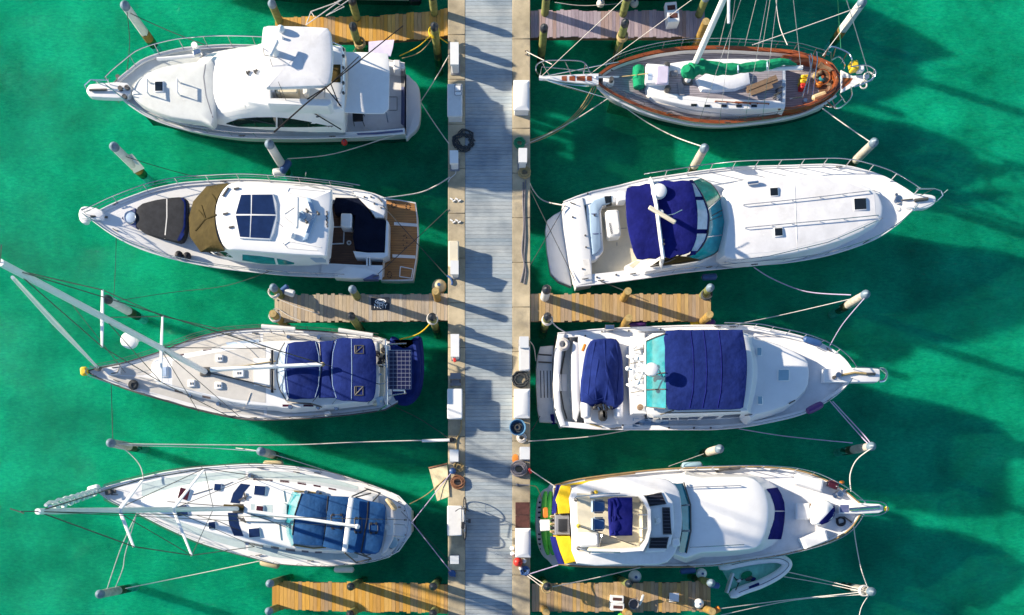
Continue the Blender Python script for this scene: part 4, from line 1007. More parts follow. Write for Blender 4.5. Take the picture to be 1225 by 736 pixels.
# ================================================================== L4: white sloop, blue covers
b = Boat('sailing_yacht', 'white sailing yacht with teal blue dodger and bimini joined by a white arch', 'sailboat',
    [(492, 609), (489, 602), (475, 592.5), (442, 579.5), (399, 566.5), (355, 559), (307, 556), (242, 559.5), (199, 565), (170, 571.5), (144, 577.5), (124, 584), (117, 588)],
    [(492, 638), (489, 645), (479, 658), (455, 669.5), (420, 675.5), (388, 677.5), (333, 674.5), (307, 668), (275, 660), (242, 650), (199, 631), (166, 614.5), (144, 605), (126, 595.5), (117, 588)], 1.15, 1.6, k=.84, rake=.6)
r = b.root
b.deck(0, 1, inset=.09, drop=.05, floor='gel')
b.toe(0, 1, .025, 'alu')
for sd in (0, 1):
    side_panel(b, sd, .17, .52, .24, .78, 'nonsb'); side_panel(b, sd, .53, .86, .24, .80, 'nonsb')
mound(r, 'coachroof', 'gel', [(168, 602), (172, 594), (200, 586), (240, 578), (290, 574), (350, 576), (400, 583), (440, 592), (448, 600), (446, 652), (438, 658), (400, 660), (350, 657), (310, 652), (275, 644), (240, 634), (200, 619), (174, 609)], 1.80, 1.25, .12, .06, n=2, slope=.10)
mound(r, 'sea_hood', 'gel', [(294, 600), (340, 602), (343, 604), (343, 622), (340, 625), (294, 624), (291, 618), (291, 606)], 1.98, 1.8, .05)
mound(r, 'companionway_slide', 'wht', [(328, 603), (343, 604), (343, 622), (328, 622)], 2.08, 1.95, .03)
quad(r, 'hood_grip', 'nonsb', [(300, 603), (326, 604), (326, 621), (300, 620)], 6, 4)
for x, y, w_, h_, a, m_ in ((220.5, 591, 12, 13, -15, 'maroon'), (218, 611, 13, 12, 10, 'bglass'), (260.6, 583, 8, 8, -5, 'bglass'), (254, 628.5, 8, 8, 5, 'bglass'), (311, 587, 13, 11, -5, 'bglass'), (304.5, 637.5, 13, 10.5, 5, 'bglass')): hatch(r, x, y, w_, h_, a, 'gel', m_, .05, fr=.9)
hatch(r, 311, 609.5, 8, 8, -5, 'gel', 'maroon', .06)
patch(r, 'deck_window', 'bglass', [(288, 578.5), (279, 590), (275.5, 601.5)], [(299.5, 580), (292, 589), (286.5, 602.5)], 8, 4)
patch(r, 'deck_window', 'bglass', [(272.5, 613.5), (274, 627), (280, 641)], [(284, 613.5), (286, 628), (291.5, 641.5)], 8, 4)
for x, y, a in ((291, 596, -30), (289.5, 622, 30)): M().box(on(x, y, .02), .38, .06, .05, R(-a)).box(on(x+2, y-2, .02), .3, .05, .04, R(-a+70)).part('window_strut', 'dsteel', r)
for q in ([(303, 572.5), (326, 574), (326, 576), (303, 574.5)], [(335, 574.2), (346, 575.3), (346, 578), (335, 577)], [(356, 576.5), (366, 578), (366, 580.6), (356, 579)], [(375, 580), (383.5, 581.5), (383.5, 583.2), (375, 581.8)], [(393, 583.5), (402, 585.3), (402, 587), (393, 585.3)],
          [(292, 648), (315, 652.5), (315, 654.5), (292, 650)], [(324, 653), (334, 655), (334, 657.5), (324, 655.5)], [(342, 656), (353, 657.5), (353, 660), (342, 658.7)], [(361, 658.5), (369, 659.2), (369, 661.2), (361, 660.5)], [(377, 660), (385, 660), (385, 662), (377, 662)]): quad(r, 'port_light', 'maroon', q, 3, 2)
for q in ([(339, 587), (341, 600)], [(334, 628), (336, 646)], [(336, 584.5), (362, 587.5)]): line(r, 'roof_step', 'whtd', onl(q, .01, 4), .025)
for q in ([(270, 604), (270, 621)],): pass
# covers
canopy(r, 'dodger', 'blue', [(360, 590), (376, 591), (392, 593), (391, 612), (389, 632), (385.5, 653), (368, 652.5), (351, 650.5), (349, 638), (353, 612)], 2.75, .14, .03)
rows = [[P(x0, y0, 1.86).lerp(P(x1, y1, 2.72), t) for t in (0, .33, .66, 1)] for (x0, y0), (x1, y1) in zip([(350, 588), (344, 603), (341, 620), (343, 640), (349, 655)], [(360, 591), (356, 602), (352, 619), (349.5, 638), (351.5, 650)])]
M().grid(rows, .02).part('dodger_window', 'teal', r)
canopy(r, 'canopy_link', 'blue', [(392, 593), (418, 594.5), (416, 615), (412, 640), (409.5, 659.5), (386, 654), (390, 632)], 2.82, .08, .03)
canopy(r, 'bimini', 'blue', [(420, 595), (440, 599), (459.5, 603.5), (461, 613), (460, 632), (456, 655), (449, 663), (430, 661.5), (411, 659.5), (414, 640), (418, 615)], 2.92, .12, .03, n=2)
M().tube([P(420.5, 596, 3.12), P(418, 612, 3.2), P(415, 640, 3.2), P(412.3, 659.5, 3.12)], .10, 8, None, .6).part('canopy_arch', 'alu', r, solid=True)
for q in ([(392.5, 593.5), (391, 615), (388, 640), (385.8, 653)], [(440.5, 600), (439.5, 620), (435, 645), (432, 661)], [(361, 591), (353, 615), (350, 640)]): line(r, 'canopy_seam', 'black', onl(q, .006, 5), .028)
for x0, y0, x1, y1 in ((396, 616, 410, 632), (424, 620, 433, 637), (442, 626.5, 452, 637.5)):
    w2 = M().tube(onl([(x0, y0), (x1, y0), (x1, y1), (x0, y1), (x0, y0)], .008, 3), .014, 5).part('canopy_window', 'dsteel', r)
    for sx, sy in ((x0+2, y0), (x1-2, y0), (x0+2, y1), (x1-2, y1)): M().box(on(sx, sy), .07, .10, .03).part('window_clip', 'black', w2)
for q in ([(421, 594), (440, 585.5), (455, 590), (446, 600)], [(425, 595), (444, 590)], [(412, 661), (426, 673), (444, 669), (432, 661)], [(424, 661), (444, 668)]): line(r, 'bimini_frame', 'dsteel', [P(x, y, 2.95 if i == 0 else (1.9 if i < len(q)-1 else 2.8)) for i, (x, y) in enumerate(q)], .03)
for q in ([(352, 588), (364, 588), (385, 590)], [(350, 652), (375, 656), (390, 655)]): line(r, 'coaming_line', 'ropet', [on(x, y, .03) for x, y in q], .03)
# stern
mound(r, 'cockpit_coaming', 'gelw', [(461, 600), (470, 607), (472, 622), (470, 645), (462, 660), (456, 664), (461, 645), (463, 622)], 1.5, 1.1, .05)
mound(r, 'helm_seat', 'gel', [(463, 619), (471, 620), (471, 640), (462, 640)], 1.55, 1.1, .04)
M().cyl(P(464, 631, 1.55), .12, .04, 14).part('seat_pad', 'whtd', r)
line(r, 'stern_rail', 'steel', [P(471, 627, 1.9), P(484, 628, 1.9), P(486, 632, 1.9)], .02); line(r, 'stern_rail', 'steel', [P(471, 641, 1.9), P(484, 642, 1.9), P(482, 650, 1.9)], .02); line(r, 'stern_rail', 'steel', [P(452, 590, 1.9), P(470, 598, 1.9), P(484, 606, 1.9), P(489, 622, 1.9), P(486, 642, 1.9), P(474, 660, 1.9), P(450, 670, 1.9)], .018)
for x, y in ((479, 607), (484, 611), (486, 622), (485, 640), (479, 654), (472, 661), (477, 600), (477, 646)): M().cyl(on(x, y), .03, .8 if x in (479, 486, 472) else .05, 7).part('deck_fitting', 'dsteel', r)
M().tube(cr([P(462, 597, 1.5), P(467, 602, 1.52), P(470, 606, 1.5), P(474, 610, 1.48)], 4), [.06, .09, .10, .11, .11, .11, .10, .11, .11, .11, .10, .08, .06], 8).part('rolled_awning', 'bgfend', r)
M().cyl(on(469, 649), .24, .16, 18, rnd=.05).part('round_cushion', 'hatchb', r); M().cyl(on(463, 661), .22, .2, 16, rnd=.06).part('winch_cover', 'whtd', r)
M().tube([on(471, 655, .03), on(465, 664, .03)], .08, 8).part('dan_buoy', 'whtd', r)
# rig
msp = [((143, 610, 13.3), (171.5, 573, 13.3)), ((143, 610, 13.3), (160, 654.5, 13.3)), ((207, 608.5, 9.2), (244.5, 560.5, 9.2)), ((207, 608.5, 9.2), (229.5, 665, 9.2))]
mo, ma, mt_ = mast(r, (285, 608.5), 1.86, 17.6, .088, msp, tip=(45, 612))
M().tube([P(268, 606, 1.95), P(292, 608, 1.95)], .10, 7).part('mast_collar', 'olive', r)
bo = M().tube([P(297, 611.5, 3.0), P(360, 620, 3.15), P(427.5, 630, 3.35)], .068, 10, .064, 1.3).part('boom', 'alu', r); M().ball(P(427.5, 630, 3.35), .10).part('boom_end', 'alu', bo)
g = M().tube([P(116, 588, 1.85), P(100, 595, 6.5), P(60, 606.5, 15.5)], [.06, .12, .05], 8)
G = g.part('furled_genoa', 'lblue', r)
q = []
for i in range(60):
    t = i/59; c = P(116, 588, 1.85).lerp(P(60, 606.5, 15.5), t); q.append(c+V((math.cos(i*.9)*.12, math.sin(i*.9)*.12, 0)))
M().tube(q, .045, 5).part('sail_wrap', 'wht', G)
M().box(P(114, 586, 1.62), .45, .34, .22, .3, bev=.05).part('anchor', 'wht', r)
UT, UB, LT, LB = P(171.5, 573, 13.3), P(160, 654, 13.3), P(244.5, 560.5, 9.2), P(229.5, 664.5, 9.2)
CT, CB = b.rim(.50); CT, CB = CT+(CB-CT)*.12, CB+(CT-CB)*.12
for q in ([mt_, UT, LT, CT], [mt_, UB, LB, CB]): line(r, 'cap_shroud', 'dsteel', q, .016)
ml, mu = ma.lerp(mt_, .47), ma.lerp(mt_, .74)
for q in ([ml, CT], [ml, CB], [mu, LT], [mu, LB], [ma.lerp(mt_, .2), LT], [ma.lerp(mt_, .2), LB]): line(r, 'lower_shroud', 'dsteel', q, .012)
line(r, 'backstay', 'dsteel', [mt_, P(485, 622, 1.2)], .012); line(r, 'topping_lift', 'dsteel', [mt_, P(427, 630, 3.35)], .009)
line(r, 'whip_antenna', 'dsteel', [mt_, mt_+V((-.2, 0, .35))], .012); line(r, 'wind_vane', 'dsteel', [mt_+V((-.15, -.04, .3)), mt_+V((-.45, .06, .3))], .015)
b.rail(0, .06, .96, .58, 12, .011, .02, mid=True, m='dsteel', name='lifeline', tip=[P(123, 583, 2.2)])
b.rail(1, .06, .96, .58, 12, .011, -.02, mid=True, m='dsteel', name='lifeline', tip=[P(124, 595, 2.2)])
M().tube([P(144, 577, 2.15), P(124, 582, 2.2), P(117, 586, 2.2), P(118, 590, 2.2), P(126, 596, 2.2), P(146, 606, 2.15)], .02, 6).part('pulpit', 'steel', r)
for x, y, a in ((312, 560, 0), (355, 565, -8), (380, 566, -8), (440, 585, -20), (440, 664, 15), (372, 671, 0), (310, 664, 10), (138, 592, 0)): cleat(r, x, y, a)
for x, y in ((300, 569, ), (297, 650), (367, 589), (381, 589)): winch(r, x, y, .9)
for q in ([(289, 636), (262, 624), (236, 617)], [(301, 568), (270, 580), (230, 592)], [(290, 612), (320, 622), (345, 632)], [(200, 600), (235, 603), (275, 606)]): line(r, 'control_line', 'roped', onl(q, .02, 4), .012)
M().box(on(131, 589, .0), .26, .2, .16, .2, bev=.03).box(on(136, 588), .2, .14, .1, 0).part('windlass', 'dsteel', r)
# ================================================================== R1: green-sailed ketch with varnished rails
b = Boat('sailing_ketch', 'traditional double-ended sailboat with varnished rails, grey teak deck and green sail cover', 'sailboat',
    [(1012, 98), (1008, 89), (992, 73), (970, 65.5), (949, 60), (905, 56.5), (862, 54.5), (825.6, 55), (793, 58.5), (760, 66), (734, 75.5), (717, 87), (709, 95)],
    [(1012, 98), (1007, 107), (992, 119), (970, 130), (949, 137), (905, 144.5), (862, 148), (836, 146.5), (804, 140.5), (771, 131), (739, 116.5), (720, 105), (709, 95)], 1.25, 1.95, zst=.45, k=.80, rake=.9, bend=2.4)
r = b.root
b.deck(0, 1, inset=.13, drop=.30, floor='teakg', cap='varn', names=('cap_rail', 'teak_deck'), camber=.07)
# white inside faces of the bulwark and a varnished rubbing strake
for sd in (0, 1):
    A = []
    for u in b.secs(.02, .985, 40):
        p, q = b.rim(u); E, F = (p, q) if sd == 0 else (q, p); d = (F-E).normalized(); w_ = (F-E).length
        if w_ > .6: A.append([E+d*.16-V((0, 0, .03)), E+d*.17-V((0, 0, .28))])
    M().grid(A, 0).part('bulwark', 'gel', r)
    M().tube([b.rim(u)[sd]+(b.rim(.5)[sd]-b.rim(.5)[1-sd]).normalized()*.01-V((0, 0, .22)) for u in b.secs(.03, .98, 40)], .045, 6).part('rub_strake', 'gelw', r)
mound(r, 'coachroof', 'gel', [(773, 96), (774, 86), (790, 78), (820, 72.5), (860, 70), (905, 70), (934, 72), (940, 78), (940, 126), (934, 129), (905, 130.5), (860, 130), (820, 126), (785, 117), (775, 108)], 1.78, .95, .06, .05, n=2, slope=.06)
quad(r, 'roof_teak', 'teakg', [(800, 90), (936, 76), (936, 122), (800, 116)], 20, 8, .006)
for x in (872, 890, 908, 836, 852): 
    block(r, 'port_light', 'dglass', x-6, 127 if x > 840 else 126, 7, 3, .03, 0, .01)
patch(r, 'roof_edge', 'gel', [(798, 112), (850, 118), (934, 121)], [(798, 116), (850, 123), (934, 126)], 14, 2, .010)
fh = block(r, 'fore_hatch', 'gel', 783, 92, 24, 23, .30, -3, .05, solid=True)
block(r, 'hatch_cushion', 'lav', 792, 91, 15, 22, .12, -3, .04); quad(r, 'hatch_pane', 'lblue', [(775, 88), (780, 88), (780, 100), (775, 100)], 3, 3)
for x, y in ((797, 80), (798, 108)): M().cyl(on(x, y), .12, .22, 12, rnd=.03).cyl(on(x, y, .22), .09, .02, 12).part('dorade_vent', 'dsteel', r)
quad(r, 'roof_cushion', 'midgrey', [(810, 100), (817, 98), (819, 114), (812, 115)], 4, 4, .05)
for q in ([(880, 122), (920, 124)], [(856, 121), (898, 124)]): handrail(r, q, .08, 'grab_rail', 'varn', .025, 4)
M().box(on(806, 89, 0), .3, .22, .12, .1, bev=.03).part('roof_box', 'midgrey', r)
for x0, y0, x1, y1 in ((812, 84, 842, 82), (846, 98, 846, 118)): pass
# foredeck
M().tube([on(740, 92, .1), on(712, 92.5, .1)], .04).part('anchor_chain', 'gel', r)
mound(r, 'windlass', 'wht', [(722, 93), (734, 94), (735, 97.5), (730, 99), (722, 98)], 2.05, 1.6, .05); M().cyl(on(731, 97), .09, .2, 10).cyl(on(716, 96), .12, .3, 12).part('windlass_drum', 'dsteel', r)
# bowsprit
rows = [[P(716, 88, 2.0), P(716, 101, 2.0)], [P(690, 89, 2.1), P(690, 99, 2.1)], [P(660, 91, 2.2), P(660, 96, 2.2)], [P(645, 92, 2.25), P(645, 95, 2.25)]]
M().grid(rows, .10).part('bowsprit', 'gel', r, solid=True)
for x0, x1 in ((672, 678), (681, 688), (690, 700), (702, 708)): quad(r, 'bowsprit_teak', 'varn', [(x0, 91.5), (x1, 91), (x1, 97.3), (x0, 96.4)], 3, 2, .008)
M().tube([P(645, 93, 2.3), P(655, 94, 2.32)], .09).part('sprit_end', 'wht', r)
M().tube(cr([P(706, 87, 3.0), P(700, 76, 3.05), P(688, 72.5, 3.05), P(655, 72.5, 3.1), P(644, 76, 3.1), P(641, 83, 3.1), P(645, 90, 2.6)], 5), .024, 6).tube([P(700, 77, 3.05), P(698, 88, 2.1)], .02).tube([P(676, 72.5, 3.08), P(683, 89, 2.15)], .02).tube([P(648, 74, 3.1), P(658, 91, 2.25)], .02).tube([P(707, 86, 2.7), P(670, 82, 2.65), P(648, 80, 2.7), P(646, 90, 2.4)], .016).part('bow_rail', 'steel', r)
M().tube(cr([P(716, 102, 2.0), P(700, 103, 2.6), P(670, 100, 2.7), P(648, 95, 2.3)], 5), .02, 6).part('bow_rail', 'steel', r)
for q in ([P(646, 94, 2.2), P(705, 113, .5)], [P(648, 92, 2.2), P(740, 74, 1.8)], [P(650, 95, 2.2), P(735, 120, 1.7)]): line(r, 'bobstay', 'steel', q, .018)
# stern: boomkin, rails, crates
rows = [[P(1006, 84, 1.75), P(1006, 111, 1.75)], [P(1020, 91, 1.8), P(1020, 104, 1.8)], [P(1040, 89, 1.85), P(1040, 93, 1.85)]]
M().grid(rows, .06).part('boomkin', 'gelw', r, solid=True)
quad(r, 'boomkin_teak', 'varn', [(1008, 93), (1020, 94), (1016, 100), (1007, 107)], 4, 3, .01)
for q in ([P(986, 68, 1.7), P(990, 60, 2.6), P(996, 56, 2.65), P(1014, 63, 2.65), P(1019, 71, 2.65), P(1018, 80, 2.2)], [P(995, 72, 2.3), P(1004, 68, 2.35), P(1010, 76, 2.3), P(1010, 82, 2.0)], [P(990, 122, 1.7), P(1000, 130, 2.5), P(1012, 124, 2.55), P(1019, 115, 2.5), P(1018, 104, 2.2)], [P(986, 126, 1.8), P(996, 128, 2.2), P(1008, 118, 2.2)], [P(1018, 80, 2.4), P(1036, 78, 2.5), P(1047, 84, 2.5), P(1046, 92, 2.4), P(1036, 99, 2.3), P(1022, 104, 2.2)], [P(1034, 94, 2.3), P(1042, 97, 2.2), P(1046, 84, 2.4)]):
    M().tube(cr(q, 5), .026, 6).part('stern_rail', 'steel', r)
for a, q in ((P(1000, 57, 2.65), P(996, 72, 1.75)), (P(1014, 63, 2.65), P(1006, 76, 1.75)), (P(1012, 124, 2.55), P(1004, 112, 1.75)), (P(1000, 130, 2.5), P(996, 120, 1.7))): line(r, 'stanchion', 'steel', [a, q], .02)
M().box(P(1019.5, 82, 1.95), .30, .36, .3, .2, bev=.04).part('rail_box', 'yellowp', r); M().box(P(1027.5, 84.5, 1.95), .26, .26, .25, .1, bev=.04).part('rail_box', 'wht', r)
M().torus(P(1039, 92, 2.1), .18, .03, 18, 6).torus(P(1033, 102, 1.9), .13, .03, 16, 6).part('line_ring', 'ropew', r)
# cockpit
mound(r, 'cockpit_coaming', 'varn', [(936, 66), (950, 64), (970, 66), (988, 72), (1000, 84), (1004, 96), (1000, 108), (988, 118), (970, 126.5), (950, 131), (928, 130), (932, 127.5), (948, 127.5), (968, 123), (985, 115), (996, 106), (999, 96), (996, 86), (985, 76), (968, 69.5), (950, 68)], 1.72, 1.1, .03)
quad(r, 'aft_deck', 'teakd', [(978, 78), (994, 86), (996, 106), (980, 116)], 6, 6, .03)
quad(r, 'cockpit_seat', 'brownb', [(982, 74), (996, 84), (990, 86), (978, 79)], 4, 3, .05); quad(r, 'cockpit_seat', 'brownb', [(986, 94), (997, 96), (995, 104), (986, 102)], 4, 3, .06)
for q in ([(945, 118), (960, 116), (970, 82), (968, 66)], [(966, 112), (972, 70), (970, 64)], [(972, 114), (978, 72), (977, 62)]): line(r, 'boom_gallows', 'steel', [P(x, y, 1.9+.5*(i > 0)) for i, (x, y) in enumerate(q)], .026)
M().torus(P(984, 92, 1.75), .30, .022, 22, 6).tube([P(984, 92, 1.2), P(984, 92, 1.75)], .06).part('steering_wheel', 'varn', r)
for x, y, m_ in ((980, 101, 'orange'), (977, 97, 'dsteel'), (983, 95, 'teal'), (976, 90, 'ropet'), (981, 87, 'brownb')): M().ball(on(x, y, .1), .16, .12, .10, 9, random.random()).part('gear_heap', m_, r)
# rig: mast raking out of the picture, boom under the green cover
mo, ma, mt_ = mast(r, (822, 97), 1.8, 15.0, .12, [], tip=None)
for a, z in ((8, 8.2),):
    c = V((ma.x, ma.y, z)); M().tube([c+V((0, -1.15, 0)), c+V((0, 1.15, 0))], .05, 8).part('spreader', 'alu', mo)
bo = M().tube([P(826, 86, 2.9), P(900, 83, 2.95), P(960, 81, 3.0)], .085, 8).part('boom', 'wht', r)
cl = cr([P(821, 82, 3.5), P(824, 86, 3.2), P(840, 80, 3.15), P(860, 82.5, 3.1), P(881, 82.5, 3.12), P(900, 80, 3.1), P(918, 78, 3.12), P(938, 74, 3.15), P(953, 77.5, 3.1)], 4)
rr = [.16, .2, .24, .27, .27, .30, .26, .25, .29, .24, .24, .23, .26, .20, .20, .21, .20, .16, .17, .18, .16, .18, .19, .2, .17, .18, .17, .14, .12, .10, .07, .05, .03]
M().tube(cl, [rr[min(i, len(rr)-1)]*random.uniform(.92, 1.08) for i in range(len(cl))], 10).part('sail_cover', 'greenc', r)
for x, y in ((883, 82), (918, 78)): M().tube([P(x, y-5, 3.15), P(x, y-3, 3.32), P(x, y+2, 3.36), P(x, y+5, 3.2)], .03).part('sail_tie', 'lblue', r)
CT, CB = b.rim(.58)
for u, zt in ((.40, 14.9), (.50, 9.5), (.58, 14.9), (.33, 14.9)):
    for sd in (0, 1):
        E = b.rim(u)[sd]; line(r, 'shroud', 'ropew' if sd == 0 else 'steel', [E, V((ma.x, ma.y, zt))], .009)
line(r, 'forestay', 'ropew', [P(646, 93, 2.25), V((ma.x, ma.y, 14.8))], .010); line(r, 'inner_forestay', 'ropew', [P(700, 93, 2.1), V((ma.x, ma.y, 9.4))], .009); line(r, 'backstay', 'ropew', [P(1040, 91, 1.9), V((ma.x, ma.y, 14.9))], .014)
line(r, 'topping_lift', 'ropew', [P(958, 81, 3.0), V((ma.x, ma.y, 13.5))], .011)
b.rail(0, .06, .95, .55, 12, .013, 0, mid=True, m='steel', name='lifeline'); b.rail(1, .06, .95, .50, 12, .010, -.04, mid=True, m='dsteel', name='lifeline')
for x, y, a in ((870, 147, 0), (845, 142, 10), (800, 136, 15), (860, 58, 0), (960, 62, 15), (960, 133, -10), (730, 84, -30)): cleat(r, x, y, a)
for x, y in ((930, 118), (936, 104), (962, 122), (944, 72)): winch(r, x, y, .9)
for q in ([(745, 108), (790, 124), (830, 133), (880, 138), (930, 136)], [(760, 114), (800, 127), (850, 136)]): line(r, 'deck_line', 'ropew', onl(q, .03, 5), .018)
for q in ([(925, 118), (932, 112), (928, 108), (934, 104)], [(926, 114), (935, 110)]): line(r, 'deck_line', 'roped', onl(q, .05, 4), .03)
line(r, 'deck_line', 'ropet', [on(742, 92, .05), on(760, 90, .4), on(775, 88, .1)], .018)
# loose gear lying on the ketch
c = on(763, 96); m = M(); a = V((-.03, 1, 0))
m.tube([c+a*t+V((0, 0, .24)) for t in (-.46, -.40, -.2, 0, .2, .40, .46)], [.12, .22, .24, .25, .24, .22, .12], 12).thing('sail_bag', 'greenc', 'green rolled sail bag on the foredeck of the varnished sailboat', 'bag')
t0 = loop([(834, 95), (845, 88), (870, 86.5), (896, 85.5), (898, 100), (880, 106), (855, 108), (840, 107)], 1.98, 0)
M().mound([V((p.x, p.y, 1.82)) for p in offs(t0, -.04)], t0, .05, .06).thing('hard_tender', 'tube', 'white upturned tender lying under the green sail cover', 'dinghy', solid=True)
m = M()
for k, (a, q) in enumerate((((893, 109.5), (930, 95.5)), ((894, 106.5), (929, 92.5)), ((898, 112), (924, 103)))): 
    A, B = P(*a, 1.9+.02*k), P(*q, 1.9+.02*k); d = (B-A).normalized(); s_ = V((-d.y, d.x, 0))*.09
    m.loft([[A-s_, A+s_, A+s_+V((0, 0, .035)), A-s_+V((0, 0, .035))], [B-s_, B+s_, B+s_+V((0, 0, .035)), B-s_+V((0, 0, .035))]])
m.thing('timber_planks', 'brownb', 'brown planks stacked on the cabin top beside the upturned tender', 'planks')
for i, (x, y, w_, h_, m_, l) in enumerate(((960, 96, 10, 4, 'yellowp', 'yellow can nearest the boom in the cockpit of the varnished sailboat'), (959, 101.5, 10, 4.5, 'yellowp', 'yellow can next to the red can in the varnished sailboat cockpit'), (957.5, 107, 6, 6, 'red', 'red can in the cockpit of the varnished sailboat'))):
    z = 1.15; c = P(x, y, z); t = thing('fuel_can', l, 'fuel can', c, 'fuel cans in the cockpit')
    M().box(c, w_/pxm(1.5), h_/pxm(1.5), .36, .1, bev=.03).part('body', m_, t); M().tube([c+V((-.1, 0, .36)), c+V((-.08, 0, .43)), c+V((.08, 0, .43)), c+V((.1, 0, .36))], .018).part('handle', m_, t); M().cyl(c+V((.13, 0, .35)), .03, .05, 10).part('cap', 'black', t)
c = on(980, 115, .12); M().tube([c+V((math.cos(.35)*t, math.sin(.35)*t, 0)) for t in (-.30, -.24, 0, .24, .30)], [.05, .12, .13, .12, .05], 10).thing('fender', 'bgfend', 'cream fender lying on the aft deck of the varnished sailboat', 'fender')

# ================================================================== R2: express cruiser
b = Boat('express_cruiser', 'long white express cruiser with navy bimini, wraparound teal windscreen and two foredeck handrails', 'motor yacht',
    [(674, 242), (703, 231), (747, 221), (765, 216), (808, 209.5), (853, 203), (887, 200), (941, 198.5), (991, 197), (1013, 199), (1036, 204.5), (1058, 212), (1076, 222), (1090, 231), (1098, 238)],
    [(688, 343), (729, 338.5), (774, 332.5), (819, 326), (864, 321.5), (898, 318), (935, 315), (980, 308), (1013, 299), (1047, 286), (1069, 272), (1085, 258), (1093, 248), (1098, 238)], 1.35, 2.1, k=.76)
r = b.root
b.deck(.35, 1, inset=.08, drop=.05, floor='gel')
b.deck(0, .35, inset=.42, drop=.55, floor='cream', names=('cockpit_coaming', 'cockpit_sole'), wall0=True, wall1=True)
b.toe(0, 1, .03, 'gelw', 'rub_rail')
mound(r, 'swim_platform', 'gel', [(673, 251), (662, 257), (654, 264), (652, 275), (654, 302), (658.5, 327), (668, 336.5), (684, 343)], .50, .15, .06)
mound(r, 'transom_deck', 'gel', [(673, 243), (690, 237), (697, 236), (700, 250), (707, 300), (709, 338), (690, 342), (684, 320), (676, 270)], 1.42, .5, .06)
mound(r, 'cockpit_sofa', 'gel', [(701, 243), (708, 237), (722, 231.5), (745, 228.5), (748, 232), (744, 241), (730, 243), (722, 246), (719, 252), (722, 300), (714, 310), (706, 313), (703, 280)], 1.32, .85, .04)
mound(r, 'sofa_cushion', 'pblue', [(705, 246), (711, 239), (722, 235.5), (733, 234), (733, 241.5), (721, 245.5), (716.5, 252), (718, 270), (719.5, 296), (714, 303), (709, 305), (706, 275)], 1.40, 1.2, .05)
for q in ([(704.5, 256), (717, 256)], [(706, 280), (719, 279.5)]): line(r, 'cushion_seam', 'sblue', onl(q, .01, 3), .02)
quad(r, 'cockpit_sink', 'dglass', [(723, 236), (731, 234.5), (732, 245), (725, 247)], 3, 3, .03); block(r, 'cockpit_unit', 'gel', 742, 240, 10, 12, .55); quad(r, 'unit_top', 'bglass', [(738, 236), (746, 235), (747, 242), (739, 243)], 3, 3, .02)
tb = block(r, 'cockpit_table', 'wht', 731.5, 272.5, 16, 32, .62, 6, .07, solid=True)
for i in range(5):
    M().torus(on(729.5+i*.55, 268.2+i*2.6, .004), .035, .008, 10, 4).part('table_mark', 'dsteel', tb)
    M().box(on(726.2+i*.55, 268.8+i*2.6, 0), .03, .05+.02*(i % 2), .006, .3*(i % 3)).part('table_mark', 'dsteel', tb)
for q in ([(740, 273.5), (750, 273)], [(738, 290), (738, 294)]): line(r, 'sole_seam', 'midgrey', onl(q, .004, 3), .014)
mound(r, 'cockpit_step', 'gel', [(748, 318), (762, 311), (776, 309), (770, 318), (752, 325)], 1.30, .8, .04)
quad(r, 'step_pad', 'cream', [(752, 318), (761, 312), (766, 313), (757, 321)], 3, 3)
quad(r, 'transom_hatch', 'whtd', [(697, 311), (705, 310), (707, 328), (699, 330)], 3, 3)
for q in ([(745, 320), (755, 311), (765, 307)],): pass
# helm bulge, windscreen, tops
mound(r, 'helm_coaming', 'gel', [(752, 222), (790, 215), (830, 209), (850, 216), (864, 234), (870, 258), (868, 282), (858, 303), (838, 314), (800, 321), (772, 326), (764, 318), (780, 308), (800, 300), (800, 232), (770, 226)], 1.75, 1.2, .10)
outer = cr([(838, 213.5), (853, 222.5), (864, 241), (869, 259.5), (867, 281), (858, 301), (838, 310.5)], 5); inner = cr([(829, 219), (841, 239), (846, 259.5), (845, 284), (835, 303), (822, 311), (800, 314)], 5)
outer = cr([(838, 213.5), (853, 222.5), (864, 241), (869, 259.5), (867, 281), (858, 301), (838, 311)], 5); inner = cr([(828, 217), (841, 236), (847, 254), (847.5, 268), (845, 284), (836, 299), (822, 307)], 5)
n_ = len(outer); ws = [[P(o.x, o.y, 1.80).lerp(P(i.x, i.y, 2.55), t) for t in (0, .25, .5, .75, 1)] for o, i in zip(outer, inner)]
sp_ = [0, 9, 20, n_-1]
for i, (a, q) in enumerate(zip(sp_[:-1], sp_[1:])): M().grid(ws[a:q+1], .015).part('windscreen_pane', 'tealg' if i == 0 else 'tealb', r)
fr_ = M().tube([w_[-1] for w_ in ws], .045, 6).tube([w_[0] for w_ in ws], .022, 6).part('windscreen_frame', 'dsteel', r)
for k in (9, 20): line(fr_, 'windscreen_post', 'steel', [p+V((0, 0, .02)) for p in ws[k]], .03)
line(fr_, 'windscreen_post', 'dsteel', [ws[14][1]+V((0, 0, .02)), ws[14][4]+V((0, 0, .02))], .012); line(r, 'wiper', 'dsteel', [p.lerp(q, .5)+V((0, 0, .03)) for p, q in zip(ws[10][:4], ws[15][:4])], .02)
M().grid([[P(778, 319, 1.80), P(800, 317, 1.8), P(838, 311, 1.80)], [P(792, 309, 2.4), P(806, 306, 2.42), P(822, 307, 2.55)]], .015).part('side_window', 'olive', r)
line(fr_, 'windscreen_post', 'dsteel', [P(778, 319, 1.85), P(800, 312.5, 2.2), P(842, 291, 2.6)], .03); line(fr_, 'windscreen_post', 'dsteel', [P(778, 319, 1.82), P(815, 315, 1.82), P(838, 311, 1.82)], .03)
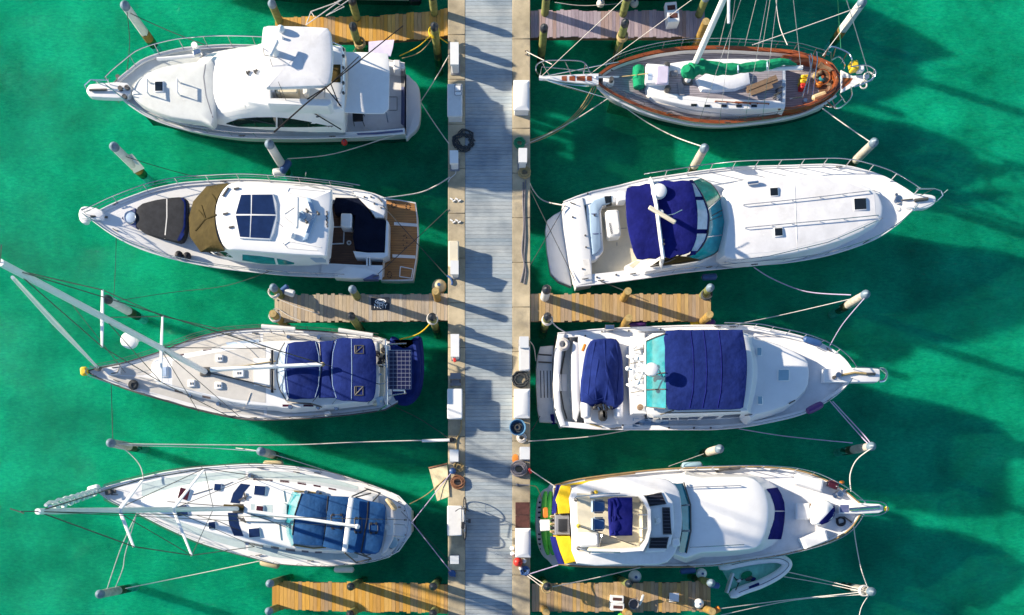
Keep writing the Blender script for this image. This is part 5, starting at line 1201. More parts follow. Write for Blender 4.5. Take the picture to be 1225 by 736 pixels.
for a, q in ((219, 236), (239, 275), (279, 301)):
    xa = lambda y: pchip([216, 238, 258, 282, 304], [825, 832, 834, 833, 825], y); xb = lambda y: pchip([216, 238, 258, 282, 304], [829, 841, 847, 845, 832], y)
    rows = [[P(xa(y), y, 2.95), P(xb(y), y, 2.58)] for y in [a+(q-a)*i/6 for i in range(7)]]
    pn = M().grid(rows, .02).part('clear_panel', 'lblue', r)
    M().tube([w_[0] for w_ in rows]+[w_[1] for w_ in rows[::-1]]+[rows[0][0]], .022, 5).part('panel_zip', 'navyp', pn)
rows = [[P(xa(y), y, 2.94), P(xb(y), y, 2.56)] for y in [215+i*7.5 for i in range(13)]]
M().grid([[p-V((0, 0, .03)) for p in w_] for w_ in rows], .01).part('panel_canvas', 'navyp', r)
canopy(r, 'fore_bimini', 'navyp', [(787, 218.5), (806, 217), (825, 216), (831, 230), (834, 257), (833.5, 284), (825, 302), (810, 305), (795, 307), (790, 262)], 3.0, .12, .03, n=2)
canopy(r, 'aft_bimini', 'navyp', [(750, 225), (765, 222), (780, 219.5), (784, 240), (788, 270), (791, 306), (776, 309), (762, 309.5), (755, 290), (750.5, 268), (749, 246)], 3.0, .12, .03, n=2)
ar = M().tube([P(778, 216, 1.6), P(780, 220, 3.0), P(785, 245, 3.16), P(790, 285, 3.16), P(793, 306, 3.0), P(790, 318, 1.7)], .15, 8, None, .5).part('radar_arch', 'gel', r, solid=True)
M().cyl(on(788, 230), .29, .24, 20, rnd=.12).part('radar_dome', 'wht', ar)
c = on(789, 257); M().cyl(c, .12, .30, 12, rnd=.05).part('radar_pedestal', 'wht', ar); d = (P(807, 266.5, 3.5)-P(777, 249, 3.5)).normalized()
M().box(P(792, 257.5, 3.48), 1.16, .15, .10, math.atan2(d.y, d.x), bev=.03).part('radar_array', 'cream', ar)
line(ar, 'antenna', 'steel', [P(797, 258, 3.5), P(806, 256, 3.5), P(816, 251, 3.5)], .018)
for y in (288, 293): M().cyl(on(793.5, y), .04, .12, 8).part('arch_light', 'dsteel', ar)
for y in (262.5, 285): pass
# foredeck
mound(r, 'foredeck_trunk', 'nons', [(872, 243), (884, 222), (925, 214), (980, 211), (1030, 221), (1044, 230), (1050, 246), (1052, 258), (1040, 272), (1000, 291), (950, 304), (900, 311), (876, 308), (868, 298), (872, 272)], 2.30, 1.6, .12, .08, n=2, slope=.18) if False else \
mound(r, 'foredeck_trunk', 'gel', [(868, 236), (884, 216), (925, 210.5), (980, 208), (1030, 219), (1048, 229), (1055, 240), (1057, 254), (1048, 268), (1005, 289), (950, 303), (900, 310), (870, 309), (866, 298), (872, 262)], 2.30, 1.7, .12, .08, n=2, slope=.14)
patch(r, 'foredeck_grip', 'gelw', [(886, 218), (940, 213), (1000, 213), (1046, 232)], [(882, 305), (940, 300), (1000, 284), (1048, 262)], 20, 10, .005)
handrail(r, [(890, 245), (940, 240), (990, 234.5), (1047, 227.5)], .10, posts=6); handrail(r, [(892, 272.5), (940, 268), (990, 263.5), (1051, 257.5)], .10, posts=6); handrail(r, [(868, 313), (920, 306.5), (990, 290), (1030, 273), (1056, 261)], .10, posts=6)
line(r, 'trunk_seam', 'whtd', onl([(950, 211), (954, 300)], .007, 6), .012)
hatch(r, 925.5, 230, 9, 9, 3); hatch(r, 931, 278, 9, 9, 3); hatch(r, 1028.5, 244.5, 14, 13, 3, 'gelw')
M().tube([on(894, 219.5, .1), on(907, 218, .1)], .07, 8).part('deck_light', 'steel', r)
mound(r, 'bow_pulpit', 'gel', [(1080, 233), (1095, 231.5), (1115, 233), (1120, 237), (1118, 244), (1108, 249), (1092, 249), (1082, 246)], 2.2, 1.9, .05, n=2)
M().cyl(on(1073, 240), .16, .2, 14, rnd=.04).cyl(on(1071, 234), .06, .12, 8).part('windlass', 'steel', r); line(r, 'anchor_chain', 'dsteel', onl([(1075, 240), (1092, 238.5)], .04, 4), .03); line(r, 'anchor', 'dsteel', [on(1094, 240, .05), on(1110, 238, .05)], .07)
M().cyl(on(1074, 250), .09, .03, 12).part('deck_filler', 'whtd', r)
b.rail(0, .22, .985, .62, 12, .022, .02, mid=False, tip=[P(1096, 226, 2.85), P(1118, 226, 2.85), P(1126, 229, 2.85), P(1128, 234, 2.85), P(1122, 240, 2.8)])
b.rail(1, .22, .985, .50, 12, .018, -.03, tip=[P(1093, 252, 2.75), P(1110, 246, 2.8), P(1122, 240, 2.8)])
line(r, 'pulpit_staff', 'steel', [P(1128, 232, 2.8), P(1134, 227, 3.0)], .02); line(r, 'pulpit_rail', 'steel', [P(1118, 226, 2.85), P(1101, 234, 2.25)], .018)
for x, y, a in ((685, 244, -20), (719, 336, 5), (848, 320, 10), (1003, 200.5, 0), (1035, 290, 30), (757, 328, 10), (902, 317, 5), (1013, 300, 20), (700, 334, 10)): cleat(r, x, y, a)
for x, y in ((703, 232), (711, 258), (700, 282), (701, 296), (697, 322), (714, 332), (737, 329), (685, 260)): M().cyl(on(x, y), .035, .05, 8).part('deck_fitting', 'dsteel', r)
# ================================================================== R3: bimini cruiser with a covered dinghy on its aft deck
b = Boat('motor_yacht', 'white cruiser with wide navy bimini, teal curtain and covered dinghy on its aft deck', 'motor yacht',
    [(667, 399), (719, 394), (761, 392), (845.5, 389.5), (866, 389.5), (898, 390.5), (929, 396), (961, 403.5), (992, 416.5), (1010, 430), (1022, 447)],
    [(671, 510), (719, 513.5), (761, 514), (845, 514), (887, 511), (929, 503.5), (961, 495), (992, 478.5), (1011, 463), (1022, 447)], 1.5, 2.2, k=.80)
r = b.root
b.deck(.27, 1, inset=.16, drop=.14, floor='gelw')
b.deck(0, .27, inset=.20, drop=.75, floor='nons', names=('cockpit_coaming', 'cockpit_sole'), wall0=True, wall1=True)
b.toe(0, 1, .03, 'gelw', 'rub_rail')
pm = mound(r, 'swim_platform', 'gelw', [(662, 413), (646, 414.5), (643, 425), (641, 440), (641, 463), (642.5, 490), (645.5, 505), (667, 506)], .5, .25, .05)
for i in range(4): patch(pm, 'platform_slot', 'dglass', [(646+i*4, 443.5), (646.8+i*4, 476)], [(647+i*4, 443.5), (647.8+i*4, 476)], 1, 4, .004)
for x, y in ((650, 424), (650, 433)): line(pm, 'platform_strap', 'dsteel', onl([(x-6, y), (x+10, y+1)], .02, 3), .03)
quad(pm, 'fender_mat', 'navyp', [(658, 496), (666, 495), (668, 506), (660, 506)], 2, 2, .06)
mound(r, 'transom_coaming', 'gel', [(668, 400), (676, 399), (672, 425), (669, 455), (671, 490), (677, 509), (671, 510), (663.5, 490), (662, 455), (664, 420)], 1.58, .6, .05)
line(r, 'transom_trim', 'dsteel', onl([(664.5, 402), (661.5, 430), (661, 455), (663, 485), (667, 506)], .02, 4), .025)
mound(r, 'aft_bench', 'gel', [(686, 408), (692, 410), (694, 440), (694, 490), (690, 504), (686, 500), (684, 460), (684, 425)], 1.6, .7, .06)
mound(r, 'aft_deck_platform', 'gelw', [(692, 400), (756, 396), (772, 398), (772, 500), (756, 508), (720, 508), (700, 506), (694, 470)], 1.62, .7, .06)
line(r, 'sole_hose', 'dsteel', onl([(680, 404), (676, 420), (671.5, 445), (671, 470), (674, 488), (678, 501)], .03, 5), .028)
M().torus(on(673.5, 412, .05), .22, .05, 18, 6).torus(on(673.5, 412, .13), .16, .05, 16, 6).part('rope_coil', 'ropew', r)
quad(r, 'sole_locker', 'gel', [(668, 448), (678, 448), (678, 468), (668, 468)], 3, 3, .05)
line(r, 'boat_hook', 'steel', onl([(698, 505), (720, 511)], .06, 3), .03)
# house with flybridge
mound(r, 'house', 'gel', [(774, 404), (800, 397), (888, 396), (897, 404), (902, 425), (903.5, 440), (902, 460), (896, 488), (888, 494), (800, 497), (776, 494), (772, 450)], 3.1, 1.7, .20, .04, n=2,
      base=[(770, 406), (800, 399), (893, 399), (905, 410), (912, 428), (914, 446), (912, 464), (904, 490), (892, 500), (800, 503), (774, 500), (770, 450)])
for q in ([(774, 499.5), (790, 500), (790, 502), (774, 501.5)], [(792, 500), (800, 500), (800, 502), (792, 502)], [(802, 500), (810, 500), (810, 502), (802, 502)], [(812, 499.5), (823, 499.5), (823, 502), (812, 502)], [(824, 499), (838, 498.5), (832, 503), (820, 503)], [(842, 498.5), (860, 498), (855, 501), (838, 502)], [(866, 497), (886, 495.5), (884, 499), (862, 500)]): quad(r, 'side_window', 'dglass' if q[0][0] not in (824, 842) else 'bglass', q, 4, 2)
# bridge wall, curtain and bimini
mound(r, 'bridge_wall', 'gel', [(775, 411), (797, 402), (797, 488), (775, 484)], 3.25, 3.0, .05)
ct = M()
rows = [[P(796.5, 399+(489-399)*t, 3.95), P(785, 403+(488-403)*t, 3.65), P(773, 408+(487-408)*t, 3.25)] for t in [i/10 for i in range(11)]]
cu = M().grid(rows, .02).part('clear_curtain', 'teal', r, solid=True)
for t in (0, .52, .74, 1): line(cu, 'curtain_seam', 'dsteel', [P(796, 399+90*t, 3.99), P(785, 403+85*t, 3.69), P(773, 408+79*t, 3.29)], .022)
line(cu, 'curtain_seam', 'dsteel', [rows[0][2], rows[-1][2]], .02)
canopy(r, 'bimini', 'navy', [(797, 396), (830, 394.8), (860, 394.3), (886, 394.5), (889, 397), (893, 420), (894, 438), (893, 460), (890, 483), (886, 489), (860, 490), (830, 490), (800, 489.5), (796.5, 470), (795.5, 442), (795.5, 415)], 3.95, .16, .03, n=2)
for x in (826, 841.5, 859.5): line(r, 'bimini_seam', 'navyp', onl([(x, 396), (x+3.2, 420), (x+4, 445), (x+3, 468), (x-1, 488)], .002, 4), .016)
for y0 in (397, 487): line(r, 'bimini_frame', 'steel', [P(800, y0, 3.2), P(800, y0, 3.9)], .025); line(r, 'bimini_frame', 'steel', [P(884, y0, 3.1), P(884, y0, 3.9)], .025)
line(r, 'bridge_rail', 'dsteel', [P(797, 494, 3.35), P(830, 493.5, 3.35), P(886, 492, 3.3)], .02); line(r, 'bridge_rail', 'dsteel', [P(790, 496, 3.1), P(806, 491, 3.6)], .03)
# bridge-back seats and radar mast
mound(r, 'bridge_deck', 'gel', [(755, 402), (774, 404), (774, 495), (756, 495), (753, 450)], 2.4, 1.6, .05)
for y in (420, 435, 455, 470): line(r, 'bridge_ladder', 'dsteel', [P(754, y, 2.5), P(772, y-3, 2.9)], .022)
line(r, 'bridge_ladder', 'dsteel', [P(753, 428, 2.5), P(752, 452, 2.5)], .025)
for y0, y1 in ((418, 428), (452, 462)): M().tube(cr([P(750, y1-2, 2.5), P(756, y1, 2.7), P(759, (y0+y1)/2, 2.7), P(757, y0, 2.6), P(762, y0-4, 2.5)], 4), .05, 6).part('bridge_step', 'wht', r)
ms = M().tube([P(762, 444, 2.4), P(765, 443.5, 3.4), P(771, 443, 4.4)], .07, 8).tube([P(752, 442, 4.0), P(771, 443, 4.2), P(775, 442, 4.2)], .035).tube([P(762, 428, 4.0), P(770, 443, 4.2), P(763, 459, 4.0)], .035).part('radar_mast', 'wht', r)
M().cyl(P(779, 442.5, 4.35), .25, .18, 20, rnd=.08).part('radar_dome', 'wht', ms); M().box(P(773, 443, 4.28), .5, .12, .1, .1, bev=.02).part('mast_bracket', 'wht', ms)
for x, y, m_ in ((762, 429, 'wht'), (763, 458, 'wht'), (751, 441, 'wht'), (769, 443.5, 'ropet')): M().ball(P(x, y, 4.05), .09).part('mast_light', m_, ms)
M().cyl(on(765.5, 487.5), .12, .14, 12, rnd=.03).part('deck_vent', 'brownb', r)
quad(r, 'side_step', 'pblue', [(757, 500), (800, 503), (800, 508), (757, 511)], 6, 3, .01); quad(r, 'name_plate', 'dsteel', [(769.5, 412), (771, 412), (771, 423), (769.5, 423)], 1, 4)
# foredeck
mound(r, 'trunk_cabin', 'gel', [(893, 403), (905, 405), (935, 413), (963, 427.5), (968, 438), (968.5, 452), (964, 467), (941, 486), (905, 497), (895, 498), (890, 450)], 2.42, 1.8, .12, .05, n=2, slope=.16)
for x, y, w_, h_ in ((908, 421, 5, 9), (937, 449, 12.5, 13), (909, 479, 5, 9)): hatch(r, x, y, w_, h_, 0, 'gel', 'hatchb', .05, fr=.8)
mound(r, 'anchor_platform', 'gel', [(986, 441), (1015, 440), (1050, 440.5), (1053, 443), (1053, 454), (1050, 457), (1018, 457.5), (986, 457)], 2.36, 2.0, .04)
M().tube(cr([P(1052, 441, 2.36), P(1058, 442, 2.36), P(1061, 448, 2.36), P(1058, 455, 2.36), P(1052, 456.5, 2.36)], 5), .05, 7).part('bow_roller_loop', 'steel', r)
quad(r, 'chain_locker_lid', 'gelw', [(989, 442), (1006, 442), (1006, 454.5), (989, 454.5)], 3, 3, .03)
line(r, 'anchor_chain', 'ropet', onl([(1006, 449), (1022, 446), (1036, 447)], .05, 4), .05); line(r, 'anchor', 'dsteel', [on(1036, 447.5, .06), on(1047, 447.5, .06)], .06)
M().cyl(on(997, 452), .07, .06, 10).part('windlass_switch', 'dsteel', r); M().cyl(on(1001, 449.5), .11, .2, 12).part('windlass', 'steel', r)
quad(r, 'deck_box', 'gelw', [(994, 459), (1002, 459), (999, 467), (990, 466)], 3, 3, .03)
for x, y, a, l, m_ in ((972, 408.5, -18, 'blue fender racked on the pier-finger side bow of the bimini cruiser', 'bfend'), (974.5, 488, 27, 'violet fender racked on the open-water side bow of the bimini cruiser', 'purple')):
    c = on(x, y, .22); d = V((math.cos(R(a)), math.sin(R(a)), 0)); M().tube([c+d*t for t in (-.36, -.30, -.15, .15, .30, .36)], [.06, .13, .15, .15, .13, .06], 10).thing('fender', m_, l, 'fender', 'fenders of the bimini cruiser')
b.rail(0, .55, .99, .55, 8, .02, .0, tip=[P(1052, 441, 2.9), P(1060, 448, 2.6)]); b.rail(1, .55, .985, .30, 8, .012, -.05)
for x, y, a in ((858, 391.5, 0), (876, 391.5, 0), (991, 419, -40), (992, 478, 40), (880, 513, 0), (733, 513, 0), (729, 396, 0), (683, 404, 80), (962, 407, -20), (967, 491, 20), (740, 512, 0)): cleat(r, x, y, a)
for x, y in ((700, 402), (720, 397), (752, 396), (790, 394), (745, 509), (800, 512), (830, 512), (850, 512)): M().cyl(on(x, y), .035, .06, 8).part('deck_fitting', 'dsteel', r)
mound(r, 'davit_bracket', 'steel', [(724, 388.5), (735, 388.5), (735, 394), (724, 394)], 1.95, 1.5, .03)
line(r, 'grab_rail', 'dsteel', onl([(891, 497), (900, 496)], .06, 3), .02); line(r, 'grab_rail', 'dsteel', onl([(944, 483), (951, 479)], .06, 3), .025)
# covered dinghy on chocks
tt = thing('tender', 'dinghy under a wrinkled navy cover across the aft deck of the bimini cruiser', 'inflatable boat', P(720, 447, 1.62))
o2 = [(710, 405), (724, 404), (738, 405), (743, 414), (746, 430), (747, 455), (747, 478), (742, 487), (735, 490), (728, 485), (720, 482), (711, 485), (703, 485), (696, 480), (695, 464), (697, 445), (700, 425), (704, 412)]
t0 = loop(o2, 2.20, 2); ring = [V((p.x+random.uniform(-.02, .02), p.y+random.uniform(-.02, .02), p.z)) for p in t0]
M().mound([V((p.x, p.y, 1.72)) for p in offs(t0, .02)], ring, .20, .24).part('cover', 'navy', tt, solid=True)
for q in ([(723, 407), (724, 430), (727, 455), (724, 478)], [(712, 409), (707, 440), (703, 475)], [(737, 408), (740, 440), (738, 480)], [(724, 440), (733, 470), (735, 484)], [(716, 430), (712, 460), (714, 480)], [(730, 420), (738, 436)], [(700, 470), (710, 478), (722, 476)]): M().tube([on(p.x, p.y, -.015+.012*math.sin(i)) for i, p in enumerate(cr(q, 5))], .035, 6).part('cover_fold', 'navy', tt)
for x, w_ in ((701, .2), (739, .2)): M().tube([P(x, 478, 1.92), P(x, 490, 1.92), P(x, 499, 1.92), P(x, 501, 1.92)], [.21, .21, .19, .10], 12).part('inflatable_tube', 'tube', tt)
M().box(P(720, 489, 1.75), .75, .08, .45, 0, bev=.02).part('transom', 'dsteel', tt)
ob = M().box(P(721, 497, 1.95), .34, .46, .42, .1, .8, bev=.09).part('outboard', 'black', tt); M().tube([P(719, 490, 2.2), P(712, 487, 2.3)], .03).tube([P(722, 494, 1.9), P(722, 500, 1.5)], .07).part('outboard_bracket', 'black', ob)
for i in range(7): M().tube([P(712+i*3, 484+random.uniform(-1, 3), 2.3), P(714+i*3, 489+random.uniform(-1, 3), 2.25)], .035).part('fuel_hose', 'steel' if i % 2 else 'black', tt)
M().tube([P(700, 412, 2.0), P(697, 420, 2.0)], .06).part('chock', 'orange', tt)

# ================================================================== R4: trawler with yellow stern cover
b = Boat('trawler_yacht', 'white trawler yacht with yellow stern covers, open flybridge and pale blue helm chairs', 'motor yacht',
    [(662, 581), (689, 574), (744, 566.5), (787, 562), (820, 560), (845, 559.5), (898, 558.5), (938, 560.5), (965, 565.5), (991, 576), (1010, 587), (1026, 600), (1034, 607.5)],
    [(668, 675), (689, 677.5), (733, 678.5), (787, 678.5), (852, 677), (872, 674), (925, 666), (965, 657), (999, 645), (1018, 631.5), (1028, 617), (1034, 607.5)], 1.5, 2.2, k=.82)
r = b.root
b.deck(0, 1, inset=.10, drop=.12, floor='gelw')
b.toe(0, 1, .032, 'tanrub', 'rub_rail')
pm = mound(r, 'swim_platform', 'gelw', [(663, 584), (655, 583.5), (648, 588), (643, 597), (641, 612), (640.5, 630), (643, 650), (648, 663), (655, 670), (668, 674.5)], .55, .25, .05, n=2)
for i, y in enumerate((600, 606, 612, 618, 638, 644, 650, 656)): quad(pm, 'platform_slot', 'dglass', [(643.5+(i in (0, 7)), y), (647, y), (647, y+2.3), (643.5+(i in (0, 7)), y+2.3)], 2, 1, .004)
# stern cockpit under covers
mound(r, 'stern_cover', 'yellow', [(671, 580.5), (683, 581.5), (682, 598), (681.5, 614), (668, 615), (665.5, 598)], 2.9, 1.5, .05, .03)
mound(r, 'stern_cover', 'yellow', [(664.5, 641.5), (682, 641.5), (685, 656), (689, 672), (676, 675), (670, 660)], 2.9, 1.5, .05, .03)
for q in ([(665.5, 580), (671, 580.5), (665, 614.5), (660, 614.5)], [(658, 642), (664.5, 642), (675, 675), (668, 675)]): M().grid([[P(*q[0], 1.75), P(*q[1], 2.88)], [P((q[0][0]+q[3][0])/2-1.5, (q[0][1]+q[3][1])/2, 1.75), P((q[1][0]+q[2][0])/2-1, (q[1][1]+q[2][1])/2, 2.88)], [P(*q[3], 1.75), P(*q[2], 2.88)]], .03).part('cover_curtain', 'navyp', r)
mound(r, 'cockpit_seat', 'midgrey', [(664, 616), (681, 616), (682, 640), (664, 640)], 2.75, 1.5, .05)
mound(r, 'cockpit_cushion', 'grey', [(668, 621), (679, 621), (679, 636), (668, 636)], 2.86, 2.7, .05)
for i in range(5): M().box(P(661, 618+i*4.5, 2.0), .22, .10, .5, 0, bev=.03).part('stern_fitting', 'black' if i % 2 else 'ropet', r)
M().grid([[P(676, 580, 2.2), P(700, 575.5, 2.25), P(728, 572, 2.3)], [P(680, 581, 2.9), P(702, 578.5, 2.75), P(728, 573.2, 2.5)]], .02).part('side_cover', 'yellow', r)
# boat deck and flybridge
mound(r, 'boat_deck', 'gelw', [(685, 584), (730, 571.5), (785, 571.5), (803, 576), (813, 588), (816, 610), (816.5, 630), (812, 652), (804, 668), (788, 676), (740, 676), (690, 674.5), (684, 640), (682.5, 610)], 3.25, 1.6, .10, .03, n=2,
      base=[(688, 590), (730, 578), (785, 578), (800, 582), (808, 592), (811, 610), (811, 630), (807, 650), (800, 661), (788, 668), (740, 669), (694, 667), (688, 640), (686, 610)])
ring = [(704, 592), (725, 590), (766, 589.5), (772, 598), (777, 610), (777.5, 634), (774, 648), (768, 659), (730, 662), (706, 663)]
rin = [(706, 596), (726, 594), (763, 594), (769, 601), (773.5, 611), (774, 633), (770.5, 646), (765, 655), (730, 656.5), (708, 657)]
o_, i_ = loop(ring, 3.85), loop(rin, 3.85)
lo = [V((p.x, p.y, 3.2)) for p in o_]; li = [V((p.x, p.y, 3.2)) for p in i_]
M().loft([lo, o_, i_, li], closed=False, c0=False, c1=False).part('bridge_coaming', 'gel', r, solid=True)
M().loft([lo[2:8], [p+V((0, 0, .25)) for p in o_[2:8]], [p+V((0, 0, .25)) for p in i_[2:8]], li[2:8]], closed=False, c0=False, c1=False).part('bridge_windbreak', 'gel', r)
quad(r, 'bridge_sole', 'cream', [(690, 590), (772, 594), (774, 655), (692, 660)], 10, 8, .004)
mound(r, 'bridge_dash', 'gel', [(771, 589), (795, 588), (805, 600), (807, 625), (803, 650), (795, 660), (772, 661), (777, 640), (777.5, 612)], 3.5, 3.2, .06)
for q in ([(772.5, 592.5), (791, 589.5), (797, 603), (777, 606)], [(792, 607), (801, 607), (803, 639.5), (793, 639.5)], [(778, 643.5), (800, 642.5), (797, 656), (776, 656)]):
    s_ = quad(r, 'solar_panel_frame', 'dsteel', q, 4, 4, .05); k = V(((q[0][0]+q[2][0])/2, (q[0][1]+q[2][1])/2)); q2 = [tuple(k+(V(p)-k)*.90) for p in q]
    quad(s_, 'solar_cells', 'solard', q2, 4, 4, .056)
for dy in (0, 1):
    x, y = 714, 606+dy*21
    c = on(x, y); h = M().box(c+V((.03, 0, .35)), .44, .42, .12, 0, bev=.05).cyl(c, .06, .36, 10).part('helm_chair', 'cushion', r)
    M().box(c+V((-.22, 0, .42)), .09, .44, .34, 0, bev=.03).part('backrest', 'pblue', h)
    for s_ in (-1, 1): M().box(c+V((.0, s_*.24, .45)), .34, .05, .14, 0, bev=.02).part('armrest', 'pblue', h)
block(r, 'bridge_bench', 'wht', 703, 645.5, 24, 17, .40, 0, .06); line(r, 'bench_rail', 'steel', [on(692, 655, .05), on(716, 656, .3), on(720, 640, .3)], .02)
nv = mound(r, 'folded_bimini', 'navyp', [(728, 597), (735, 595), (757, 595), (757.5, 618), (757, 641), (730, 641.5), (728.5, 620)], 4.30, 4.05, .10, .03)
for q in ([(733, 598), (737, 612), (734, 628), (736, 639)], [(737, 596), (740, 604), (736, 612), (741, 620)], [(731, 600), (730, 620), (733, 638)], [(740, 632), (735, 626), (733, 618)]): M().tube([on(p.x, p.y, -.01) for p in cr(q, 5)], .06, 7).part('canvas_fold', 'navyp', nv)
M().ball(on(736, 629, -.03), .20, .24, .10, 12).part('canvas_fold', 'navyp', nv)
for x, y in ((732, 598), (754, 597), (732, 639), (754, 639)): line(nv, 'bimini_leg', 'steel', [P(x, y, 3.3), P(x, y, 4.1)], .02)
for y in (616, 632): line(r, 'dash_wire', 'gelw', [P(764, y, 3.9), P(774, y, 4.0)], .02)
line(r, 'mast_stay', 'dsteel', [P(690, 629, 3.9), P(730, 642, 3.9), P(758, 652, 3.7)], .016)
M().tube([P(688, 596, 3.9), P(690, 594, 3.95), P(725, 590.5, 3.95), P(742, 590, 3.95)], .02).tube([P(688, 596, 3.9), P(692, 600, 3.3)], .02).part('boat_deck_rail', 'steel', r)
M().tube([P(692, 656, 3.7), P(705, 660, 3.9), P(742, 661, 3.95)], .02).part('boat_deck_rail', 'steel', r)
for x, y in ((688, 597), (691, 628.5), (691, 655), (708, 589.5), (712, 588)): M().cyl(on(x, y), .05, .25, 8).ball(on(x+1, y+1, .25), .08).part('deck_light', 'yellowp' if y in (628.5, 588) else 'dsteel', r)
M().cyl(on(787, 623), .10, .14, 12, rnd=.03).tube([on(783, 619.5, .08), on(790, 623, .12), on(783, 627, .08)], .03).part('compass', 'wht', r)
M().box(on(808, 649, 0), .28, .3, .18, .1, bev=.04).part('horn_box', 'wht', r); M().cyl(on(814, 645, 0), .09, .16, 10).part('deck_vent', 'hatchb', r)
# forward house
mound(r, 'forward_house', 'gel', [(806, 575), (840, 571), (880, 570), (902, 571.5), (914, 583), (919.5, 598), (921, 612), (919.5, 630), (914, 645), (906, 656), (880, 660), (840, 662), (806, 664)], 2.82, 1.7, .14, .06, n=2,
      base=[(806, 571), (840, 568), (885, 567), (908, 570), (930, 582), (939, 598), (940, 612), (939, 628), (934, 645), (912, 659), (880, 665), (840, 667), (806, 668)])
for q in ([(806, 579), (817, 578), (825, 603), (815, 604)], [(815.5, 606), (825.5, 605), (826, 634), (816.5, 634)], [(816.5, 636.5), (826, 636.5), (821, 661), (812, 661)]):
    M().grid([[P(*q[0], 3.18), P(*q[1], 2.92)], [P((q[0][0]+q[3][0])/2, (q[0][1]+q[3][1])/2, 3.18), P((q[1][0]+q[2][0])/2, (q[1][1]+q[2][1])/2, 2.92)], [P(*q[3], 3.18), P(*q[2], 2.92)]], .03).part('pilothouse_window', 'teal', r)
line(r, 'window_sill', 'dsteel', [P(818, 577, 2.96), P(826, 604, 2.96), P(826.5, 635, 2.96), P(821, 662, 2.96)], .03)
handrail(r, [(824, 583), (886, 581)], .10, posts=4); handrail(r, [(826, 655), (890, 651.5)], .10, posts=4)
for q in ([(917.5, 584.5), (929, 583), (937.5, 599), (938.5, 611), (926, 611), (925, 603)], ): pass
patch(r, 'window_cover', 'navyp', [(917, 585), (922, 592), (926, 604), (927, 611)], [(929.5, 583.5), (934, 591), (938, 600), (939, 611)], 10, 5, .02)
patch(r, 'window_cover', 'navyp', [(927, 612.2), (926, 622), (922, 635), (918.5, 645)], [(939, 612.2), (938.5, 622), (936.5, 636), (934.5, 645)], 10, 5, .02)
# foredeck gear
for q, l in (([(955, 566), (986, 574.6), (983.5, 588), (953, 579)], 0), ([(958, 644.5), (988, 633), (992, 646), (964.5, 657)], 0)):
    k = on(sum(p[0] for p in q)/4, sum(p[1] for p in q)/4).z; t0 = loop(q, k+.42)
    o_ = M().mound([V((p.x, p.y, k-.02)) for p in t0], t0, .05).part('deck_locker', 'gel', r, solid=True)
    quad(o_, 'lid', 'wht', [tuple(V((sum(p[0] for p in q)/4, sum(p[1] for p in q)/4)).lerp(V(p), .86)) for p in q], 3, 3, .02)
hatch(r, 959, 612, 14, 17, 0, 'gel', 'gelw', .16); quad(r, 'hatch_slat', 'brownb', [(966, 602.5), (972, 603), (974, 619), (967, 619)], 3, 3, .12)
M().box(on(995.5, 580, 0), .42, .28, .14, -.4, bev=.03).part('gear_box', 'maroon', r)
for x, y in ((998, 577), (1007, 577), (1000, 582)): M().ball(on(x, y, .06), .11, .08, .07, 9).part('gear_heap', 'orange' if y != 582 else 'ropew', r)
M().cyl(on(1003, 591), .14, .22, 14, rnd=.04).cyl(on(998, 593), .10, .12, 12).cyl(on(1009, 587), .06, .1, 10).part('windlass', 'steel', r)
M().torus(on(1006, 624, .04), .16, .04, 16, 6).tube([on(1001, 620, .06), on(1003, 628, .06), on(1011, 626, .06)], .05).part('spare_anchor', 'black', r)
line(r, 'anchor_stock', 'dsteel', onl([(1005, 619), (1010, 618.5), (1019, 625)], .06, 3), .03)
mound(r, 'anchor_platform', 'gel', [(1004, 602), (1030, 602), (1052, 603), (1057, 605), (1057.5, 611), (1052, 614), (1028, 615), (1004, 614.5)], 2.32, 1.9, .05)
quad(r, 'chain_well', 'sblue', [(1005, 604), (1015, 604), (1015, 613), (1005, 613)], 3, 3, .01)
line(r, 'anchor', 'steel', [on(1016, 609.5, .05), on(1052, 606.5, .05)], .07); M().ball(P(1060.5, 609, 2.3), .10).part('anchor_tip', 'yellowp', r)
M().tube(cr([P(1024, 598, 2.75), P(1050, 600, 2.85), P(1059, 603, 2.85), P(1061.5, 609, 2.85), P(1058, 614, 2.85), P(1046, 617, 2.85), P(1030, 617, 2.75)], 5), .024, 6).part('bow_rail_loop', 'steel', r)
b.rail(0, .40, .985, .60, 11, .020, .02); b.rail(1, .42, .985, .45, 10, .018, -.02)
line(r, 'deck_chain', 'dsteel', onl([(856, 563.5), (866, 561), (876, 560.5), (885, 559.5)], .04, 5), .07)
for x, y, a in ((870, 676, 5), (885, 673, 5), (905, 559, 0), (1005, 640, 30), (925, 562, 0), (800, 677.5, 0), (820, 677.5, 0), (766, 677.5, 0), (950, 660, 15)): cleat(r, x, y, a)
patch(r, 'side_stripe', 'tanrub', [(700, 573), (760, 565.5)], [(700, 575), (760, 567)], 8, 1, .01)

